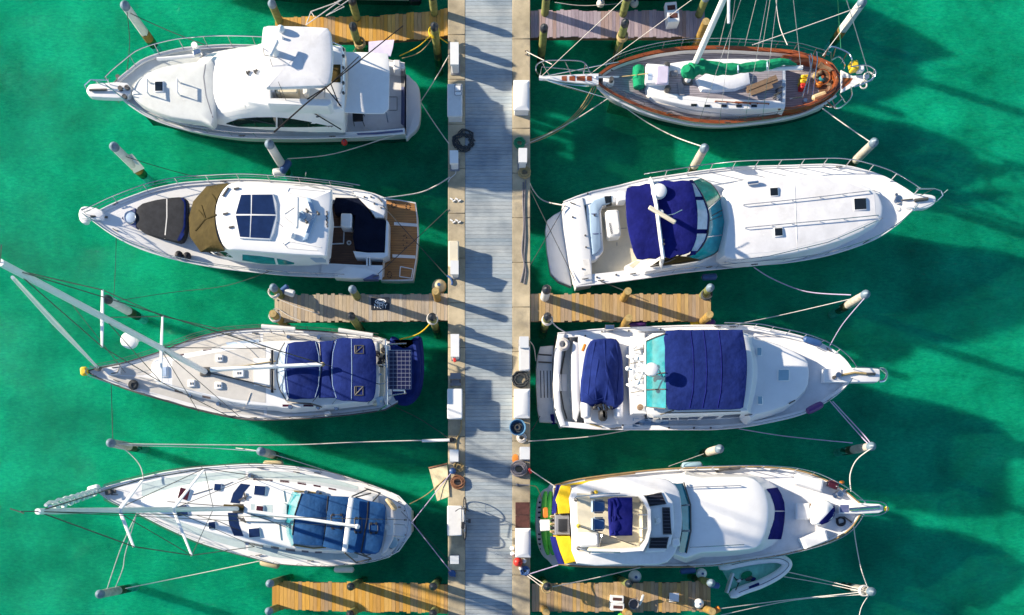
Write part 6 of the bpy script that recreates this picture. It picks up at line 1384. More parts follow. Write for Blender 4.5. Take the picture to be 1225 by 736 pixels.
# gear of the trawler: boards on the platform, covered liferaft, inflatable alongside
for i, (x0, l) in enumerate(((651.5, 'outer green paddleboard on the stern platform of the trawler'), (657.5, 'inner green paddleboard on the stern platform of the trawler'))):
    q = cr([P(x0+1.5, 588, .85), P(x0-.5, 602, .80), P(x0-1.2, 628, .78), P(x0+1, 650, .80), P(x0+4.5, 664, .85)], 5)
    nn = len(q); t = M().tube(q, [.04+.085*math.sin(math.pi*min(1, max(0, (j+.6)/(nn+.2))))**.6 for j in range(nn)], 10, None, .7).thing('paddleboard', 'greenk', l, 'paddleboard', 'green boards on the stern platform', solid=True)
t = thing('cooler', 'white box strapped over the green boards on the trawler stern', 'cool box', P(652, 628, .9)); M().box(P(652, 628.5, .92), .36, .42, .30, .03, bev=.05).part('body', 'wht', t); M().box(P(652, 628.5, 1.22), .39, .45, .06, .03, bev=.02).part('lid', 'gel', t)
M().box(P(652, 613.5, .90), .22, .42, .22, .05, bev=.04).thing('life_jacket', 'orange', 'folded orange life jacket on the green boards of the trawler stern', 'life jacket')
t = thing('liferaft', 'rounded bundle half white and half navy on the trawler foredeck', 'covered raft', on(986, 613))
o2 = [(975, 622), (974, 612), (977, 603), (985, 598.5), (994, 600), (999, 608), (999.5, 616), (995, 623), (986, 627.5), (977, 627)]
t0 = loop(o2, 2.55, 2); M().mound([V((p.x, p.y, 2.05)) for p in offs(t0, -.02)], t0, .16, .10).part('cover', 'wht', t, solid=True)
patch(t, 'navy_half', 'navyp', [(979, 626), (987, 618), (996, 608), (998, 603.5)], [(983, 627.5), (990, 625), (998, 619), (999.2, 611)], 10, 5, .012)
t = thing('inflatable_dinghy', 'pale inflatable dinghy with teal floor moored beside the trawler', 'inflatable boat', P(900, 692, 0))
q = cr([P(873, 713, .38), P(890, 705.5, .38), P(910, 698.5, .38), P(930, 688, .40), (P(940, 679, .48)), P(941, 673, .50), P(930, 668, .46), P(910, 669, .38), P(885, 673, .38), P(860, 679, .38)], 5); nn = len(q)
M().tube(q, [(.10 if j in (0, nn-1) else .15 if j in (1, nn-2) else .20) for j in range(nn)], 12).part('inflatable_tube', 'tube', t, solid=True)
M().grid([[P(864, 682, .16), P(888, 677, .16), P(912, 673, .16), P(936, 672, .2)], [P(872, 697, .16), P(894, 692, .16), P(914, 687, .16), P(936, 678, .2)], [P(876, 707, .16), P(896, 700, .16), P(916, 692, .16), P(934, 681, .2)]], .05).part('floor', 'tealfl', t, solid=True)
M().box(P(871, 697, .10), .08, .85, .42, R(-17), bev=.02).part('transom', 'tube', t)
for x, y, s_, m_ in ((893, 688, .28, 'greenc'), (896, 692, .20, 'dsteel'), (884, 695, .12, 'wht'), (901, 693, .14, 'navy')): M().ball(on(x, y, .05), s_*.9, s_*.55, .08, 10, .4).part('floor_gear', m_, t)
for pts in ([(876, 688), (884, 697), (880, 706)], [(880, 694), (889, 693)]): line(t, 'fuel_line', 'black', onl(cr(pts, 3) if False else pts, .03, 4), .02)
for x, y in ((899, 702), (905, 699.5)): M().box(on(x, y, 0), .22, .10, .03, .4).part('tube_patch', 'navy', t)
line(t, 'lifeline', 'roped', [p+V((0, 0, .20)) for p in q[3:-3]], .012)

# ================================================================== boats just entering at the top of the view
b = Boat('motor_yacht', 'white motor yacht of which only the near hull side shows, above the golden finger', 'motor yacht',
    [(492, -100), (430, -108), (350, -114), (290, -108), (245, -90), (205, -62)], [(486, -8), (430, -9), (350, -12), (290, -22), (245, -40), (205, -62)], 1.2, 2.1)
r = b.root; b.deck(0, 1, .12, .12, 'nons'); b.toe(0, 1, .03, 'gel')
mound(r, 'cabin', 'gel', [(270, -90), (300, -104), (400, -104), (410, -60), (400, -30), (300, -34), (270, -50)], 2.9, 1.5, .2, .1, n=2)
mound(r, 'swim_platform', 'gelw', [(488, -96), (505, -90), (506, -20), (488, -12)], .5, .25, .05)
b.rail(1, .3, .98, .5, 6)
M().box(P(497, 1, .2), .5, .4, .4, 0, bev=.1).part('outboard', 'black', r)
tr = [P(366, 30, 3.0), P(372, 14, 3.0), P(400, 4, 3.1), P(432, -14, 2.6)]
o_ = M().tube(tr, .022).tube([P(366, 30, 3.0), P(407, 1, 3.2), P(430, -12, 2.8)], .022).tube([P(376, 20, 3.0), P(372, 14, 3.0)], .018).tube([P(390, 19, 3.1), P(412, 8, 3.1), P(400, 3, 3.1)], .018).tube([P(390, 19, 3.1), P(426, -6, 2.9)], .02).part('outrigger_frame', 'ropew', r)
b = Boat('motor_yacht', 'white motor yacht of which only the near hull side shows, above the violet grey finger', 'motor yacht',
    [(652, -104), (700, -112), (780, -116), (850, -108), (900, -90), (950, -62)], [(656, -12), (700, -11), (780, -12), (850, -20), (900, -38), (950, -62)], 1.1, 2.0)
r = b.root; b.deck(0, 1, .12, .12, 'nons'); b.toe(0, 1, .03, 'navy')
mound(r, 'cabin', 'gel', [(700, -98), (820, -104), (860, -70), (820, -34), (700, -28)], 2.8, 1.4, .2, .1, n=2)
b.rail(1, .3, .98, .5, 6)
# ================================================================== things on the piers
def dock_box(x0, y0, x1, y1, label, m='whtd', h=.62, ridge=True):
    z = ZP+.01; a, q = P(x0, y0, z+h), P(x1, y1, z+h); c = (a+q)/2; c.z = z
    sx, sy = abs(q.x-a.x), abs(q.y-a.y)
    t = thing('dock_box', label, 'dock box', c, 'white dock boxes along the pier')
    M().box(c, sx-.06, sy-.06, h-.12, 0, bev=.02).part('body', m, t)
    l = M()
    if ridge:
        r0 = [c+V((s*sx/2, e*sy/2, h-.12)) for s, e in ((-1, -1), (1, -1), (1, 1), (-1, 1))]; r1 = [p+V((0, 0, .05)) for p in r0]
        top = [c+V((s*sx*.30, e*sy*.36, h)) for s, e in ((-1, -1), (1, -1), (1, 1), (-1, 1))]
        l.loft([r0, r1, top])
    else: l.box(c+V((0, 0, h-.12)), sx, sy, .12, 0, bev=.03)
    l.part('lid', m, t, solid=True); M().box(c+V((sx/2-.03, 0, h-.22)), .05, .10, .10).part('latch', 'dsteel', t)
    return t
def pedestal(x, y, label, w=.26, h=1.05, ln=.26, m='wht', head='wht'):
    z = ZP+.01; c = P(x, y, z+h); c.z = z
    t = thing('power_pedestal', label, 'power pedestal', c, 'power pedestals along the pier')
    M().box(c, w+.1, ln+.1, .05, 0, bev=.015).part('base', 'midgrey', t)
    M().box(c+V((0, 0, .05)), w, ln, h-.30, 0, bev=.03).part('post', m, t)
    k = c+V((0, 0, h-.25)); hx, hy = w/2+.03, ln/2+.03
    M().loft([[k+V((-hx, -hy, 0)), k+V((hx, -hy, 0)), k+V((hx, hy, 0)), k+V((-hx, hy, 0))], [k+V((-hx, -hy, .14)), k+V((hx, -hy, .14)), k+V((hx, hy, .25)), k+V((-hx, hy, .25))]]).part('head', head, t, solid=True)
    for s in (-1, 1): M().box(c+V((s*(w/2+.02), 0, h-.5)), .05, .12, .14, 0, bev=.01).part('outlet', 'dsteel', t)
    return t
def coil(x, y, r, label, m, n=5, th=.03, z=None, loose=0.12, name='rope_coil', cat='rope coil'):
    z = (ZP+.012) if z is None else z; c = P(x, y, z); q = []
    for i in range(n*18):
        a = i*6.2832/18; lay = i/(n*18)
        rr = r*(1-.55*((i//18) % 3)/3)+random.uniform(-loose, loose)*r*.25
        q.append(c+V((math.cos(a)*rr+random.uniform(-.01, .01), math.sin(a)*rr*(.92+.1*math.sin(i*.13)), th+lay*th*2.2)))
    return M().tube(q, th, 5).thing(name, m, label, cat, 'coils on the piers')

# left strip
pedestal(543.5, 63, 'tall pedestal by the left strip, opposite the flared golden finger pier', .27, .95, .75)
b1 = dock_box(535, 100, 553, 139, 'dock box with a folded stool on its lid beside the yacht with outriggers', ridge=False)
c = on(548, 108); t = thing('folded_stool', 'folded white stool lying on the dock box by the yacht with outriggers', 'stool', c)
M().tube([c+V((-.13, -.2, .03)), c+V((.13, -.2, .03)), c+V((.13, .2, .03)), c+V((-.13, .2, .03)), c+V((-.13, -.2, .03))], .02).part('frame', 'steel', t); M().box(c+V((0, .05, .02)), .22, .2, .05, 0, bev=.02).part('seat', 'wht', t); M().box(c+V((0, -.14, .02)), .22, .12, .05, 0, bev=.02).part('backrest', 'wht', t)
coil(555, 169, .40, 'tangled black hose heaped on the left strip behind the outrigger yacht', 'roped', 8, .022, loose=.8)
pedestal(543, 187, 'pedestal next to the tangled black hose on the left strip', .27, .9, .4)
M().tube([P(544, 193, ZP+.03), P(546, 200, ZP+.03), P(545, 208, ZP+.03), P(538, 214, ZP+.03)], .022).tube([P(538, 214, ZP+.03), P(536, 218, ZP+.02)], .022).thing('shore_cable', 'ropew', 'white cord trailing from the pedestal beside the sunroof yacht', 'cord')
for y in (238.5, 264):
    m = M()
    for i in range(4): m.box(P(540+i*3.2, y+(i % 2)*2, ZP+.012), .12, .05, .05, .5 if i % 2 else -.5)
    m.thing('dock_chock', 'wht', 'row of white chocks, '+('upper' if y < 250 else 'lower')+' of two on the bare left strip', 'chock', 'white chocks')
t = dock_box(536.5, 288, 548.7, 319, 'long narrow cream-lidded locker beside the teak platform yacht', 'cream', .55, ridge=False)
pedestal(543.5, 319.5, 'pedestal at the lower end of the long narrow locker', .26, .8, .45)
M().tube(cr([P(535, 330, ZP+.03), P(539, 333, ZP+.05), P(541, 338, ZP+.05), P(540, 341, ZP+.03)], 4), .04).thing('mooring_tie', 'bfend', 'blue rope tie beside the pedestal near the beige buoy', 'rope')
pedestal(544, 413, 'pedestal with a red outlet beside the solar panel yacht', .27, .95, .8)
M().box(P(544, 431, ZP+1.0), .12, .16, .06, .4, bev=.02).thing('plug', 'red', 'red plug on the pedestal beside the solar panel yacht', 'plug')
t = thing('boarding_step', 'dark grey boarding step above the plain dock box on the left strip', 'steps', P(545, 454, ZP))
for i in range(2):
    M().box(P(545, 450+i*8, ZP+.16+.16*(1-i)), .42, .24, .035).part('tread', 'midgrey', t)
for s in (-5.6, 5.6): M().tube([P(545+s, 447, ZP+.02), P(545+s, 449, ZP+.34), P(545+s, 458, ZP+.18), P(545+s, 462, ZP+.02)], .025).part('side_frame', 'dsteel', t)
dock_box(535, 465, 553, 501, 'clean dock box with a smooth lid opposite the tender on davits', 'wht', ridge=False)
M().tube(cr([P(552, 503, ZP+.03), P(551, 515, ZP+.03), P(546, 527, ZP+.03), P(546, 538, ZP+.03)], 5), .025).thing('hose', 'ropet', 'tan hose running between the clean dock box and a pedestal', 'hose')
M().ball(P(540, 526, ZP+.06), .13, .10, .07, 9).tube([P(538, 525, ZP+.12), P(543, 528, ZP+.10)], .03).thing('line_knot', 'black', 'black knot at the pier end of the long white line', 'rope')
pedestal(543, 545, 'pedestal above the tilted plywood board on the left strip', .28, .9, .4)
coil(548, 577, .26, 'brown coiled hose beside the tilted plywood board', 'ropeb', 6, .035, loose=.15, name='hose_coil', cat='hose coil')
M().ball(P(541.5, 563.5, ZP+.10), .14, .14, .09, 10).thing('rope_bundle', 'bfend', 'small blue bundle above the brown coiled hose', 'rope')
coil(549, 559, .18, 'yellow white rope loops above the brown coiled hose', 'ropet', 4, .02, loose=.8)
t0 = [P(513, 560, 1.05), P(535, 555, 1.36), P(537.5, 594, 1.36), P(523, 599.5, 1.05)]
t = thing('gangplank', 'tilted tan plywood board leaning over the water beside the sloop stern', 'board', P(527, 577, 1.2)); M().slab(t0, .04).part('panel', 'tan', t); M().tube([t0[0]+V((0, 0, .03)), t0[1]+V((0, 0, .03))], .035).part('batten', 'ropeb', t)
dock_box(535, 605, 552.6, 641, 'rust-stained dock box with the bicycle against it', 'whtd', ridge=False)
# bicycle leaning on that box
bc = P(557.5, 621, ZP); t = thing('bicycle', 'black and white bicycle leaning against the rust-stained dock box', 'bicycle', V((bc.x, bc.y, ZP+.01)))
def bp(s, h, side=0.0): return V((bc.x-h*.12+side, bc.y+s, ZP+.01+h))
def wheel(s):
    c = bp(s, .33); vs = []
    n = 26; ax = V((1, 0, .12)).normalized(); u = V((0, 1, 0)); w2 = ax.cross(u)
    o = M().tube([c+(u*math.cos(6.2832*i/n)+w2*math.sin(6.2832*i/n))*.33 for i in range(n+1)], .022, 6).part('tyre', 'black', t)
    sp = M()
    for i in range(9): sp.tube([c, c+(u*math.cos(i*.7)+w2*math.sin(i*.7))*.31], .004, 4)
    sp.part('spokes', 'steel', o)
wheel(-.50); wheel(.53)
M().tube([bp(-.50, .33), bp(-.08, .29), bp(-.22, .80), bp(-.50, .33)], .018).tube([bp(-.08, .29), bp(.36, .72), bp(.40, .84)], .02).tube([bp(-.20, .72), bp(.37, .76)], .02).tube([bp(.53, .33), bp(.40, .84), bp(.38, .98)], .018).part('frame', 'gel', t)
M().tube([bp(.30, .98, -.27), bp(.40, 1.0, -.12), bp(.40, 1.0, .12), bp(.30, .98, .27)], .016).part('handlebar', 'black', t)
M().box(bp(-.24, .84), .14, .27, .06, 0, bev=.025).part('saddle', 'black', t); M().tube([bp(-.22, .80), bp(-.24, .85)], .015).part('seat_post', 'steel', t)
M().tube([bp(-.08, .29, -.14), bp(-.08, .29, .14)], .02).box(bp(-.08, .22, .17), .10, .16, .02).box(bp(-.08, .36, -.17), .10, .16, .02).part('pedals', 'dsteel', t)
pedestal(543.5, 670, 'squat white pedestal below the box with the bicycle', .28, .75, .26)
M().ball(P(541, 686, ZP+.07), .16, .14, .07, 10).tube([P(536, 684, ZP+.1), P(545, 690, ZP+.1)], .035).thing('rope_bundle', 'bfend', 'blue rope bundle on the stained left strip near the golden finger pier', 'rope')
# right strip
M().tube([P(628.5, 61, ZP+.02), P(631, 61, ZP+.12), P(631, 65, ZP+.12), P(628.5, 65, ZP+.02)], .03).thing('dock_cleat', 'dsteel', 'lone iron cleat on the right strip near the violet grey finger', 'cleat')
dock_box(614.5, 95, 633.5, 131, 'peaked dock box alone across the pier from the outrigger yacht', 'wht')
coil(621.5, 172, .20, 'green coiled rope on the right strip', 'ropeg', 4, .035, loose=.2)
pedestal(625.5, 185, 'pedestal beside the green coiled rope', .27, .9, .45)
coil(627.5, 207, .22, 'beige coiled rope below the green one', 'ropet', 5, .035, loose=.2)
q = cr([P(626, 218, ZP+.03), P(625.5, 240, ZP+.03), P(626.5, 270, ZP+.03), P(624.5, 300, ZP+.03), P(627, 318, ZP+.03), P(623, 338, ZP+.03)], 6); q2 = cr([P(629, 216, ZP+.03), P(627.5, 245, ZP+.03), P(628.5, 285, ZP+.03), P(627, 310, ZP+.03), P(629, 325, ZP+.03), P(627, 340, ZP+.03)], 6)
M().tube(q, .028).tube(q2, .028).thing('hose', 'hose', 'grey hose laid straight along the right strip beside the express cruiser', 'hose')
pedestal(627, 409, 'short pedestal at the top of the rope-topped box on the right strip', .30, .75, .36)
dock_box(621, 414, 634, 443, 'narrow stained dock box just above the black coil on the right strip', 'whtd', .55, ridge=False)
coil(622.5, 454, .31, 'black coiled hose between two dock boxes on the right strip', 'roped', 7, .03, loose=.3, name='hose_coil', cat='hose coil')
dock_box(615, 465, 634, 500, 'peaked dock box just above the blue tub', 'wht')
t = thing('rope_tub', 'blue tub holding coiled rope on the right strip', 'tub', P(619, 512, ZP+.012))
c = P(619, 512, ZP+.012)
M().loft([[c+V((q_*math.cos(.2992*j), q_*math.sin(.2992*j), z)) for j in range(21)] for q_, z in ((.27, 0), (.32, .26), (.33, .28), (.30, .28), (.26, .06))], c1=True).part('tub', 'blueb', t)
M().torus(c+V((0, 0, .14)), .17, .045, 18, 6).torus(c+V((0, 0, .18)), .10, .04, 14, 6).part('rope', 'roped', t)
coil(624, 524, .18, 'grey rope ring below the blue tub', 'ropew', 3, .03, loose=.2)
pedestal(628, 542, 'pedestal below the grey rope ring on the right strip', .32, .85, .42)
M().ball(P(616.5, 549, ZP+.02), .14, .2, .03, 9).thing('rag', 'orange', 'small orange rag near the pedestal below the grey rope ring', 'rag')
coil(621, 561, .30, 'dark slate coiled hose near the trawler stern on the right strip', 'hose', 6, .045, loose=.1, name='hose_coil', cat='hose coil')
M().box(P(634, 563.5, ZP+.02), .13, .22, .12, .6, bev=.03).thing('red_clamp', 'red', 'red fitting on the pier edge beside the dark slate coil', 'fitting')
M().tube([P(618, 580, ZP+.03), P(634, 580.5, ZP+.03)], .03).ball(P(618.5, 580, ZP+.04), .06).thing('pipe', 'midgrey', 'short grey pipe across the right strip above the maroon mats', 'pipe')
for i, l in enumerate(('upper maroon mat on the right strip', 'lower maroon mat on the right strip')):
    M().box(P(625, 608.5+i*15.5, ZP+.011), .56, .50, .03, 0, bev=.008).thing('rubber_mat', 'rust', l, 'mat', 'maroon mats')
dock_box(616.5, 632, 635, 667, 'peaked dock box between the maroon mats and the red float', 'wht')
for i, (x, y, s_, m_, l) in enumerate(((612.5, 656, .09, 'gel', 'upper small white float by the pier boards'), (613, 662.5, .09, 'gel', 'lower small white float by the pier boards'), (619.7, 672.5, .19, 'red', 'red float on the right strip near the trawler stern'), (627, 671, .10, 'wht', 'small white float touching the red float'), (623, 680, .08, 'wht', 'small white float beside the blue rope heap'))):
    M().ball(P(x, y, ZP+.012+s_), s_).cyl(P(x, y, ZP+s_*1.9), .02, .05, 6).thing('float', m_, l, 'float', 'floats on the pier')
coil(628, 683, .16, 'dark blue rope heap on the right strip near the trawler', 'bfend', 4, .035, loose=.6)

# on the finger piers
def step_box(x, y, w_, h_, rot, label):
    c = P(x, y, ZF+.01); t = thing('dock_step', label, 'dock steps', c, 'white dock steps')
    for i in range(2):
        off = V((math.sin(R(rot))*h_*.25, -math.cos(R(rot))*h_*.25, 0))*(-1 if i == 0 else 1)*-1
        hh = .55-.25*i; M().box(c+off, w_, h_*.5, hh, R(rot), bev=.02).part('riser', 'wht', t)
        M().box(c+off+V((0, 0, hh)), w_*.68, h_*.20, .012, R(rot)).part('tread', 'rust', t)
    return t
step_box(802, 21, .46, .92, 5, 'white step with maroon treads on the violet grey finger pier')
step_box(737, 720.5, .52, .58, -3, 'white step with dark treads next to the grey bucket')
c = P(757, 722, ZF+.01); t = thing('bucket', 'grey bucket of water beside the white step on the finger pier', 'bucket', c)
M().loft([[c+V((q_*math.cos(.2992*j), q_*math.sin(.2992*j), z)) for j in range(21)] for q_, z in ((.16, 0), (.20, .30), (.215, .31), (.185, .31), (.17, .08))]).part('pail', 'midgrey', t); M().tube([c+V((-.2, 0, .31)), c+V((-.15, .2, .36)), c+V((.1, .26, .36)), c+V((.2, 0, .31))], .012).part('handle', 'steel', t)
M().tube([c+V((.26, -.05, .04)), c+V((.34, .2, .2)), c+V((.36, .36, .32))], .05).part('ladle', 'wht', t)
c = P(805.5, 714.5, ZF+.01); t = thing('utility_cart', 'small grey cart with two tube handles on the finger pier with the white step', 'cart', c)
M().box(c+V((0, 0, .12)), .38, .36, .05, -.03, bev=.01).part('platform', 'tube', t); M().tube([P(798, 708, ZF+.1), P(797, 716, ZF+.5), P(796.5, 719.5, ZF+.55)], .02).tube([P(797, 719.5, ZF+.5), P(815, 724, ZF+.2), P(826, 728, ZF+.06)], .015).tube([P(797, 718, ZF+.5), P(820, 722, ZF+.12), P(830, 727, ZF+.06)], .015).part('handle', 'ropet', t)
for s_ in (-1, 1): M().ball(c+V((s_*.17, 0, .06)), .05, .05, .06, 8).part('wheel', 'black', t)
def ballf(x, y, z, s_, m_, label, grp='round fenders'):
    c = P(x, y, z); t = thing('ball_fender', label, 'fender', c-V((0, 0, s_)), grp)
    M().ball(c, s_, s_, s_*1.1, 16).part('float', m_, t); M().cyl(c+V((0, 0, s_*1.02)), s_*.22, s_*.25, 10).part('neck', 'bfend', t); return t
ballf(525.5, 343, 1.0, .30, 'bgfend', 'big beige ball fender where the sign finger meets the pier')
ballf(759.5, 690, .75, .27, 'wht', 'big white ball fender between the trawler side and a black-capped pile')
ballf(836, 722, ZF+.22, .20, 'wht', 'white ball lying at the end of the finger pier with the step')
ballf(718.5, 4, .75, .17, 'wht', 'left of two white ball fenders on the boat above the violet grey finger'); ballf(759, 4, .75, .17, 'wht', 'right of two white ball fenders on the boat above the violet grey finger')
ballf(412, 170.5, .75, .13, 'red', 'red ball fender hanging at the side of the yacht with outriggers')
ballf(839, 686, .70, .22, 'wht', 'drop-shaped white fender at the trawler side by the pile with the blue fender')
def fender(x, y, z, ln, r_, ang, m_, label, grp='cylinder fenders'):
    c = P(x, y, z); d = V((math.cos(R(ang)), math.sin(R(ang)), 0)); t = thing('fender', label, 'fender', c-V((0, 0, r_)), grp)
    M().tube([c+d*q_*ln/2 for q_ in (-1, -.93, -.8, 0, .8, .93, 1)], [r_*.4, r_*.8, r_, r_, r_, r_*.8, r_*.4], 12).part('body', m_, t)
    
    for s_ in (-1, 1): M().torus(c+d*ln*.5*s_, r_*.22, r_*.1, 8, 4).part('eye', 'midgrey', t)
    return t
fender(341.5, 200, .55, .62, .15, 55, 'bfend', 'blue fender hanging on the pile amid the two motor yachts'); fender(334, 206, .50, .5, .17, 10, 'wht', 'white fender hanging on the pile amid the two motor yachts')
fender(339, 347, 1.45, .5, .12, 40, 'bfend', 'blue fender on the slate-capped pile of the sign finger pier'); fender(346.5, 350, 1.4, .40, .15, -20, 'wht', 'white fender beside the blue one on the sign finger pier')
fender(760, 388.5, .95, .85, .13, 4, 'purple', 'violet fender near mid length between tan finger and bimini cruiser'); fender(748.5, 391, .95, .35, .13, 10, 'yellowp', 'yellow fender near mid length between tan finger and bimini cruiser')
fender(846.5, 386, .95, .60, .13, 2, 'purple', 'violet fender at the end of the tan finger pier'); fender(832.5, 386.5, .95, .45, .14, 20, 'yellowp', 'yellow fender at the end of the tan finger pier')
fender(327, 554.5, .65, .80, .12, 0, 'bgfend', 'beige fender on the sloop side facing the frayed pile'); fender(322.5, 675, .6, .78, .13, -12, 'bgfend', 'beige fender on the near side of the sloop toward the bow'); fender(411.5, 681.5, .6, .80, .13, 0, 'wht', 'white fender on the near side of the sloop toward the stern')
fender(848.5, 331.5, .7, .60, .14, 3, 'bfend', 'blue grey fender on the near side of the express cruiser'); fender(827.5, 557, 1.35, .80, .15, 3, 'hatchb', 'pale fender on the upper side of the trawler')
fender(823, 683, .8, .62, .13, 5, 'bfend', 'blue fender lying along the near side of the trawler'); fender(854, 700, 1.2, .45, .13, -10, 'bfend', 'blue fender tied to the end pile of the finger with the step')
fender(748, 734.5, 1.0, .6, .12, 20, 'greenk', 'yellow green fender under the near edge of the finger with the step'); fender(856, 730.5, 1.2, .4, .13, 30, 'orange', 'orange float tied at the near outer corner pile')
t = thing('pile_plate', 'white plate fixed at the foot of the pile between the two motor yachts', 'plate', P(163, 197, .6)); M().slab([P(150, 186, 1.3), P(158, 184, 1.3), P(172.5, 201, .5), P(160, 207, .5)], .05).part('panel', 'gel', t)
M().slab([P(155, 187, 1.28), P(157.5, 186.5, 1.28), P(169, 200, .56), P(166, 201, .56)], .02).part('stripe', 'pblue', t)
# the navy sign lying on the silvered finger pier
def text(parent, s, c, size, rot, m, name='lettering', depth=.004):
    cu = bpy.data.curves.new(name, 'FONT'); cu.body = s; cu.size = size; cu.align_x = 'CENTER'; cu.align_y = 'CENTER'; cu.extrude = depth
    o = bpy.data.objects.new('tmp', cu); COL.objects.link(o); dg = bpy.context.evaluated_depsgraph_get()
    me = bpy.data.meshes.new_from_object(o.evaluated_get(dg)); bpy.data.objects.remove(o)
    k = M(); k.v = [Matrix.Rotation(rot, 3, 'Z') @ v.co + c for v in me.vertices]; k.f = [tuple(p.vertices) for p in me.polygons]
    return k.part(name, m, parent)
t = thing('dock_sign', 'navy sign with white boat emblem and letters NMY on the silvered finger pier', 'sign', P(455, 363.5, ZF+.006)); c = P(455, 363.5, ZF+.006)
M().box(c, 22/pxm(ZF), 14.8/pxm(ZF), .025, 0, bev=.005).part('panel', 'signb', t)
text(t, 'NMY', P(455.3, 366.5, ZF+.036), .25, 0, 'wht')
q = cr([P(449, 360.5, ZF+.036), P(451.5, 358.6, ZF+.036), P(456, 358, ZF+.036), P(461.5, 360.2, ZF+.036), P(459, 362.6, ZF+.036), P(454, 363, ZF+.036), P(450, 362.5, ZF+.036)], 4, True)
M().tube(q+[q[0]], .018, 5, None, .3).tube(cr([P(451, 361.5, ZF+.036), P(454, 359.4, ZF+.036), P(460, 358.6, ZF+.036)], 4), .022, 5, None, .3).tube(cr([P(450.5, 362.2, ZF+.036), P(456, 361.6, ZF+.036), P(460.5, 360, ZF+.036)], 4), .014, 5, None, .3).part('emblem', 'wht', t)
M().cyl(P(455.5, 368.9, ZF+.033), .02, .006, 10).part('dot', 'wht', t)

# ================================================================== mooring lines
GL = 'mooring lines'
def rope(label, m, *pts, r_=.021, sag=.12, name='mooring_line', cat='rope'):
    """pts: (px, py, z); a straight span hangs by `sag` of its length fraction"""
    q = [P(*p) for p in pts]
    if len(q) == 2:
        a, b_ = q; n = 14; d = (b_-a).length*sag*.35
        q = [a.lerp(b_, i/n)-V((0, 0, d*4*(i/n)*(1-i/n))) for i in range(n+1)]
        for p in q: p.z = max(p.z, .03)
    else: q = cr(q, 6)
    return M().tube(q, r_*.85, 5).thing(name, m, label, cat, GL)
rope('tan line from the outrigger yacht stern to the pile with yellow rope', 'ropey', (478, 67, 1.5), (500, 56, 1.6), (518, 40, 1.9))
rope('second tan line beside it from the outrigger yacht stern to that pile', 'ropet', (481, 70, 1.5), (503, 62, 1.5), (520, 42, 1.8))
rope('loop of yellow rope from the black-capped pile to the left strip', 'ropey', (520, 40, 1.9), (527, 46, 1.5), (536, 52, 1.35), r_=.025)
rope('white line from the outrigger yacht platform up to the tall pedestal', 'ropew', (503, 122, .7), (537, 66, 1.4)); rope('white line from the outrigger yacht platform down to the hose heap', 'ropew', (503, 122, .7), (537, 172, 1.4))
rope('dark line from the farthest white pile to the outrigger yacht rail', 'roped', (156, 16, 2.2), (246, 54, 2.0), r_=.018); rope('dark line hanging from the farthest white pile to the yacht anchor', 'roped', (152, 14, 2.3), (155, 50, 1.9), (152, 84, 2.3), r_=.016); 
rope('pale line along the near side of the outrigger yacht to a pile', 'ropew', (344, 190, .9), (400, 184, .6), (478, 160, 1.3)); rope('dark line from the plate pile to the sunroof yacht rail', 'roped', (146, 186, 1.7), (240, 213, 1.7), r_=.016)
rope('yellow rope from the middle pile to the white awning', 'ropet', (431, 50, 1.2), (424, 60, 1.7), (418, 72, 2.2))
rope('white line from the teak platform yacht to the left strip', 'ropew', (459, 237, 1.3), (500, 231, .9), (522, 222, 1.0), (538, 212, 1.36), r_=.028)
rope('dark line crossing the teak platform upward to the pier', 'roped', (452, 328, 1.35), (536, 250, 1.34), sag=.03, r_=.017); rope('dark line crossing the teak platform downward to the pier', 'roped', (458, 246, 1.35), (536, 332, 1.34), sag=.03, r_=.017)
rope('dark line from the sunroof yacht bow to the black-capped white pile', 'roped', (139, 285, 1.9), (138, 320, 1.2), (136, 358, 2.2), r_=.015); rope('dark spring line from the sunroof yacht side toward the raked mast', 'roped', (322, 325, 1.5), (270, 342, .9), (205, 350, .9), (140, 360, 1.9), r_=.015)
rope('yellow line from the davit tender to the black-capped pile', 'ropey', (478, 406, 1.4), (497, 401, 1.4), (508, 394, 1.5), (517, 384, 1.8), r_=.03)
rope('dark line from the beige-decked yacht bow to a bleached pile', 'roped', (133, 460, 1.6), (134, 495, 1.1), (135, 528, 2.1), r_=.018); rope('dark line from the davit tender yacht stern to the left strip', 'roped', (470, 486, 1.2), (500, 500, .7), (538, 525, 1.36), r_=.018)
rope('long white line from the bleached pile to the black knot on the pier', 'ropew', (138, 531, 2.0), (330, 532.5, 1.0), (430, 529, 1.0), (538, 526, 1.42), r_=.028); rope('grey line running beside the long white line to the frayed pile', 'steel', (150, 533, 1.8), (230, 535, 1.2), (310, 540, 1.8), r_=.018)
M().tube([P(505, 527.5, 1.25), P(538, 526.5, 1.40)], .06, 8).thing('chafe_tube', 'gel', 'white sleeve on the long line where it meets the pier', 'sleeve')
rope('white line from the frayed pile back to the sloop quarter', 'ropew', (282, 536, .9), (320, 542, 1.3), (380, 560, 1.2), (446, 582, 1.25))
rope('white curved line from a bleached pile to the sloop spreader side', 'ropew', (137, 533, 2.2), (152, 540, 1.9), (167, 556, 1.7), (172, 573, 1.7), r_=.026)
rope('left of two white lines from the sloop bow to its bleached pile', 'ropew', (163, 616, 1.6), (145, 655, 1.4), (128, 705, 2.0), r_=.022); rope('right of two white lines from the sloop bow to its bleached pile', 'ropew', (163, 616, 1.6), (150, 662, 1.2), (147, 680, 1.2), (138, 703, 1.9), r_=.022)
rope('white line from the sloop bow pile along to its beige fender', 'ropew', (150, 704, 1.8), (220, 690, .9), (312, 671, 1.25), r_=.022)
